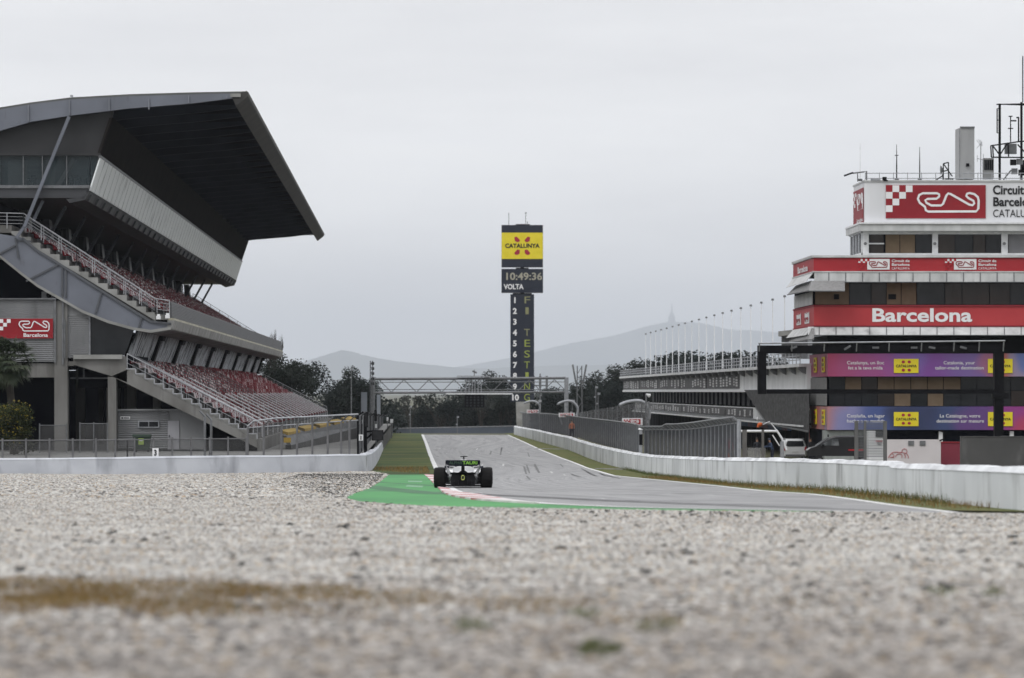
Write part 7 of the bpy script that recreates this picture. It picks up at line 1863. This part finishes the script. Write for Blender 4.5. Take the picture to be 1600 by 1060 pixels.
KIND_L = {'round': 'broad dark tree', 'tall': 'slim upright tree', 'pine': 'pointed conifer', 'sparse': 'thin see-through tree'}
row = [  # kind, seed, px, top y, Y, width, where
    ('round', 0, 470, 560, 520, 1.0, 'close behind the far end of the stand'), ('round', 2, 446, 553, 500, 1.0, 'behind the upper deck end of the stand'), ('pine', 1, 488, 588, 530, 1.1, 'at the far right foot of the stand'), ('tall', 0, 430, 548, 540, 1.3, 'partly hidden by the upper deck end'),
    ('round', 1, 520, 597, 640, 1.0, 'first one right of the dark stand trees'), ('tall', 1, 549, 569, 640, 1.3, 'tallest one left of the gantry, by the pale pole'), ('round', 0, 536, 590, 650, 1.0, 'left of the tallest one by the pale pole'), ('round', 1, 566, 582, 640, 1.0, 'just left of the black lattice mast'), ('tall', 0, 581, 588, 650, 1.0, 'directly behind the black lattice mast'),
    ('sparse', 2, 603, 618, 700, 1.1, 'under the left end of the gantry'), ('pine', 1, 618, 618, 720, .8, 'pointed one under the left part of the gantry'), ('sparse', 0, 641, 612, 720, 1.2, 'behind the thin lamp pole left of the start lights'), ('round', 1, 660, 628, 730, 1.1, 'low one right of the thin lamp pole'),
    ('pine', 1, 672, 612, 730, .7, 'conifer second left of the start lights'), ('sparse', 2, 690, 600, 720, 1.4, 'tall airy one left of the start lights'), ('round', 0, 702, 620, 715, 1.1, 'low one below the airy crown left of the start lights'), ('tall', 1, 722, 612, 725, 1.0, 'behind the short lamp pole'), ('round', 1, 738, 588, 730, 1.0, 'behind the start lights'),
    ('sparse', 0, 752, 600, 720, 1.1, 'just right of the start lights'), ('tall', 0, 769, 576, 735, 1.2, 'tallest one left of the timing tower'), ('round', 2, 782, 600, 725, 1.0, 'low one left of the timing tower'), ('round', 0, 797, 584, 735, 1.0, 'touching the left edge of the timing tower'), ('sparse', 2, 822, 600, 730, 1.0, 'behind the foot of the timing tower'),
    ('round', 1, 851, 600, 720, 1.1, 'right of the timing tower under the gantry'), ('round', 0, 872, 606, 700, 1.0, 'beside the right gantry leg'), ('tall', 1, 898, 595, 690, 1.1, 'between the gantry leg and the lattice mast'), ('tall', 0, 928, 577, 690, 1.3, 'first one right of the lattice mast'), ('round', 1, 945, 590, 680, 1.0, 'low one before the pair of lamp poles'),
    ('tall', 1, 962, 566, 690, 1.3, 'tallest one left of the pit building'), ('round', 2, 952, 582, 700, 1.0, 'behind the tallest one left of the pit building'), ('tall', 0, 984, 563, 700, 1.3, 'above the far end of the pit building roof'), ('round', 0, 915, 600, 700, 1.0, 'low one right of the lattice mast'), ('round', 1, 975, 600, 680, 1.2, 'against the far end wall of the pit building'),
    ('tall', 1, 1003, 556, 700, 1.5, 'leftmost of those above the pit building roof'), ('round', 0, 1020, 559, 700, .8, 'second left of those above the pit building roof'), ('pine', 1, 1038, 562, 700, .7, 'small pointed one above the pit building roof'), ('round', 0, 1066, 543, 700, 1.25, 'tallest and widest above the pit building roof'), ('tall', 1, 1052, 553, 705, 1.3, 'left shoulder of the widest one above the pit roof'),
    ('round', 1, 1097, 549, 700, 1.0, 'right of the widest one above the pit roof'), ('tall', 0, 1112, 550, 700, 1.0, 'pointed one in the middle above the pit roof'), ('round', 1, 1132, 543, 700, 1.0, 'second tallest above the pit roof'), ('round', 0, 1151, 544, 700, 1.0, 'low one before the last above the pit roof'), ('round', 2, 1172, 539, 700, 1.0, 'rightmost above the pit roof beside the black frame'),
]
for kind, seed, px, yt_, Y, ws, where in row:
    plant_tree(kind, seed, px, yt_, Y, f'{KIND_L[kind]} {where}' if not where.startswith(('conifer', 'pointed')) else f'dark {where}', wscale=ws)
# a dense belt of undergrowth and lower trees that reads as one mass
rnd = random.Random(9); mb = MB(); bl = []
for i in range(130):
    px = 600 + i * 4.6; Y = rnd.uniform(745, 790); yt_ = rnd.uniform(624, 646) - (0 if px < 850 else 12)
    x = (px - 800) / F * Y; z1 = zpx(yt_, Y); bl.append((x, Y, (z1 + G(Y)) / 2, 2.6, 2.6, (z1 - G(Y)) / 2))
for i in range(24):
    px = 490 + i * 5; Y = rnd.uniform(660, 700); yt_ = rnd.uniform(618, 640); x = (px - 800) / F * Y; z1 = zpx(yt_, Y); bl.append((x, Y, (z1 + G(Y)) / 2, 2.6, 2.6, (z1 - G(Y)) / 2))
crown_geo(mb, rnd, bl, .7, 9)
o = mb.build('woodland', LM[0]); o['kind'] = 'stuff'; o['label'] = 'dense dark belt of lower trees behind the far barrier'
# bare tree behind the stand
o = thing('bare_tree', 'leafless bushy tree rising above the end of the upper deck', 'tree', Vector((P(430, 0, 500).x, 500, G(500))))
mb = MB(); rnd = random.Random(4)
base = Vector((P(430, 0, 500).x, 500, G(500)))
mb.tube([base, base + Vector((0, 0, 9))], [.25, .12], 6)
for i in range(46):
    a = rnd.uniform(-1, 1); s0 = base + Vector((a * .3, rnd.uniform(-.3, .3), rnd.uniform(6, 10.5))); e0 = P(430 + a * 14, 513 + abs(a) * 12 + rnd.uniform(0, 10), 500); e0.y += rnd.uniform(-1, 1)
    mb.tube([s0, s0.lerp(e0, .5) + Vector((a * .4, 0, 0)), e0], [.05, .035, .012], 4)
mb.build('branches', M_bark, o)
# palm and flowering bush at the left edge
pb = Vector((P(22, 0, 252).x, 252, ZT)); pm_ = thing('palm_tree', 'fan palm with drooping fronds in front of the grandstand wall', 'tree', pb)
crn = P(12, 566, 252)
mb = MB(); mb.tube([pb, pb.lerp(crn, .5) + Vector((.05, 0, 0)), crn], [.30, .24, .26], 9); mb.build('trunk', M_bark, pm_)
rnd = random.Random(2); mb = MB()
for i in range(130):
    a = rnd.uniform(0, 6.28); el = rnd.uniform(-1.0, 1.35); ln = rnd.uniform(.75, 1.3)
    d = Vector((math.cos(a) * math.cos(el), math.sin(a) * math.cos(el), math.sin(el)))
    tip = crn + d * ln; hub = tip
    mb.tube([crn, tip], [.025, .014], 4)
    side = d.cross(Vector((0, 0, 1))).normalized(); upv = side.cross(d).normalized()
    for k in range(19):
        t = (k - 9) / 9 * 1.25; dd = (d * math.cos(t) + side * math.sin(t)).normalized(); L2 = rnd.uniform(.7, .95)
        m1 = hub + dd * L2 * .55 + upv * .02; m2 = hub + dd * L2 + Vector((0, 0, -rnd.uniform(.12, .42)))
        wv = (dd.cross(upv)).normalized() * .05
        mb.add([hub, m1 - wv, m2, m1 + wv], [(0, 1, 2, 3)])
mb.build('fronds', mat('palm_green', (.022, .034, .018), (.05, .062, .034), 1.2, rough=.6), pm_)
bb = Vector((P(22, 0, 249).x, 249, ZT)); bs = thing('bush', 'rounded dark bush with yellow flowers below the palm', 'bush', bb)
rnd = random.Random(6); mb = MB(); bl = [(bb.x + rnd.uniform(-1.1, 1.1), bb.y + rnd.uniform(-.8, .8), bb.z + rnd.uniform(.5, 3.0), .75, .75, .7) for _ in range(22)]
bl = [q for q in bl if abs(q[0] - bb.x) < 1.3 - max(0, q[2] - bb.z - 2.0) * .5]
crown_geo(mb, rnd, bl, .15, 130); mb.build('foliage', leaf_mat('bush_leaf', (.012, .018, .007), (.04, .05, .015)), bs)
mb = MB(); crown_geo(mb, rnd, [(a, b_, c + .15, d * 1.02, e * 1.02, f_) for a, b_, c, d, e, f_ in bl if c > bb.z + .9], .13, 22); mb.build('flowers', leaf_mat('yellow_flower', (.22, .17, .02), (.14, .12, .02)), bs)
mb = MB()
for k in range(6): mb.tube([bb + Vector((0, 0, 0)), bb + Vector((math.cos(k) * .5, math.sin(k) * .4, 1.2)), bb + Vector((math.cos(k) * .9, math.sin(k) * .6, 2.2))], [.06, .04, .02], 5)
mb.build('stems', M_bark, bs)
# hills
def ridge(name, pts, Y, m_, depth):
    mb = MB(); rnd = random.Random(len(pts)); P_ = []
    sm = smooth_poly([Vector(p) for p in pts], 8)
    for p in sm: P_.append(P(p.x, p.y + rnd.uniform(-.5, .5), Y))
    for p in P_: mb.v += [Vector((p.x, Y - depth, -12)), Vector((p.x, Y - depth * .5, (p.z - 12) * .45 + rnd.uniform(-3, 3))), p, Vector((p.x, Y + depth, -12))]
    for i in range(len(P_) - 1):
        for k in range(3): q = i * 4; mb.f.append((q + k, q + 4 + k, q + 5 + k, q + 1 + k)); mb.mi.append(0)
    o = mb.build(name, m_, origin=(0, 0, 0), smooth=True); o['kind'] = 'structure'; return o
M_hill = mat('wooded_hill', (.04, .05, .035), (.07, .075, .05), .002, 8, .95)
ridge('hills', [(-900, 610), (-300, 600), (0, 598), (200, 600), (400, 590), (450, 574), (480, 564), (505, 556), (528, 549), (537, 547.5), (550, 550), (580, 558), (610, 563), (640, 567), (680, 571), (720, 575), (760, 576), (800, 574), (900, 571), (1100, 572), (1400, 580), (1800, 598), (2400, 610)], 33000, M_hill, 900)
ridge('hills', [(-600, 612), (300, 612), (600, 600), (680, 578), (720, 573), (760, 566), (800, 559), (850, 547), (890, 537), (930, 530), (965, 523), (1000, 513), (1020, 508), (1040, 504), (1050, 502.5), (1062, 503.5), (1085, 504), (1110, 508), (1140, 515), (1180, 517), (1220, 520), (1300, 530), (1400, 548), (1700, 590), (2400, 612)], 44000, M_hill, 900)
o = thing('hilltop_church', 'faint hilltop church and spire on the hazy mountain', 'church', P(1049.5, 503, 43700))
mb = MB(); prect(mb, front(43700), 1044.5, 494, 1055, 505, 0, -60); prect(mb, front(43700), 1046.5, 490, 1053, 494.5, -6, -50); mb.build('nave', M_conc, o)
mb = MB(); c = P(1049.7, 490, 43750); mb.tube([c, P(1049.7, 486, 43750), P(1049.7, 474, 43750)], [15, 8, 2.4], 8); mb.build('spire', M_conc, o)
# the air
bx_ = [(-13000, -80), (13000, -80), (13000, 47000), (-13000, 47000)]
hz_ = MB(); hz_.hexa([Vector((x, y, -17)) for x, y in bx_] + [Vector((x, y, 860)) for x, y in bx_])
mh = bpy.data.materials.new('haze_air'); mh.use_nodes = True; nt = mh.node_tree
for n in list(nt.nodes): nt.nodes.remove(n)
mo_ = nt.nodes.new('ShaderNodeOutputMaterial'); pv = nt.nodes.new('ShaderNodeVolumePrincipled'); pv.inputs['Color'].default_value = (.86, .92, 1.0, 1); pv.inputs['Density'].default_value = 4.4e-5; pv.inputs['Anisotropy'].default_value = 0.0
nt.links.new(pv.outputs[0], mo_.inputs['Volume'])
ho = hz_.build('haze', mh, origin=(0, 0, 0)); ho['kind'] = 'stuff'
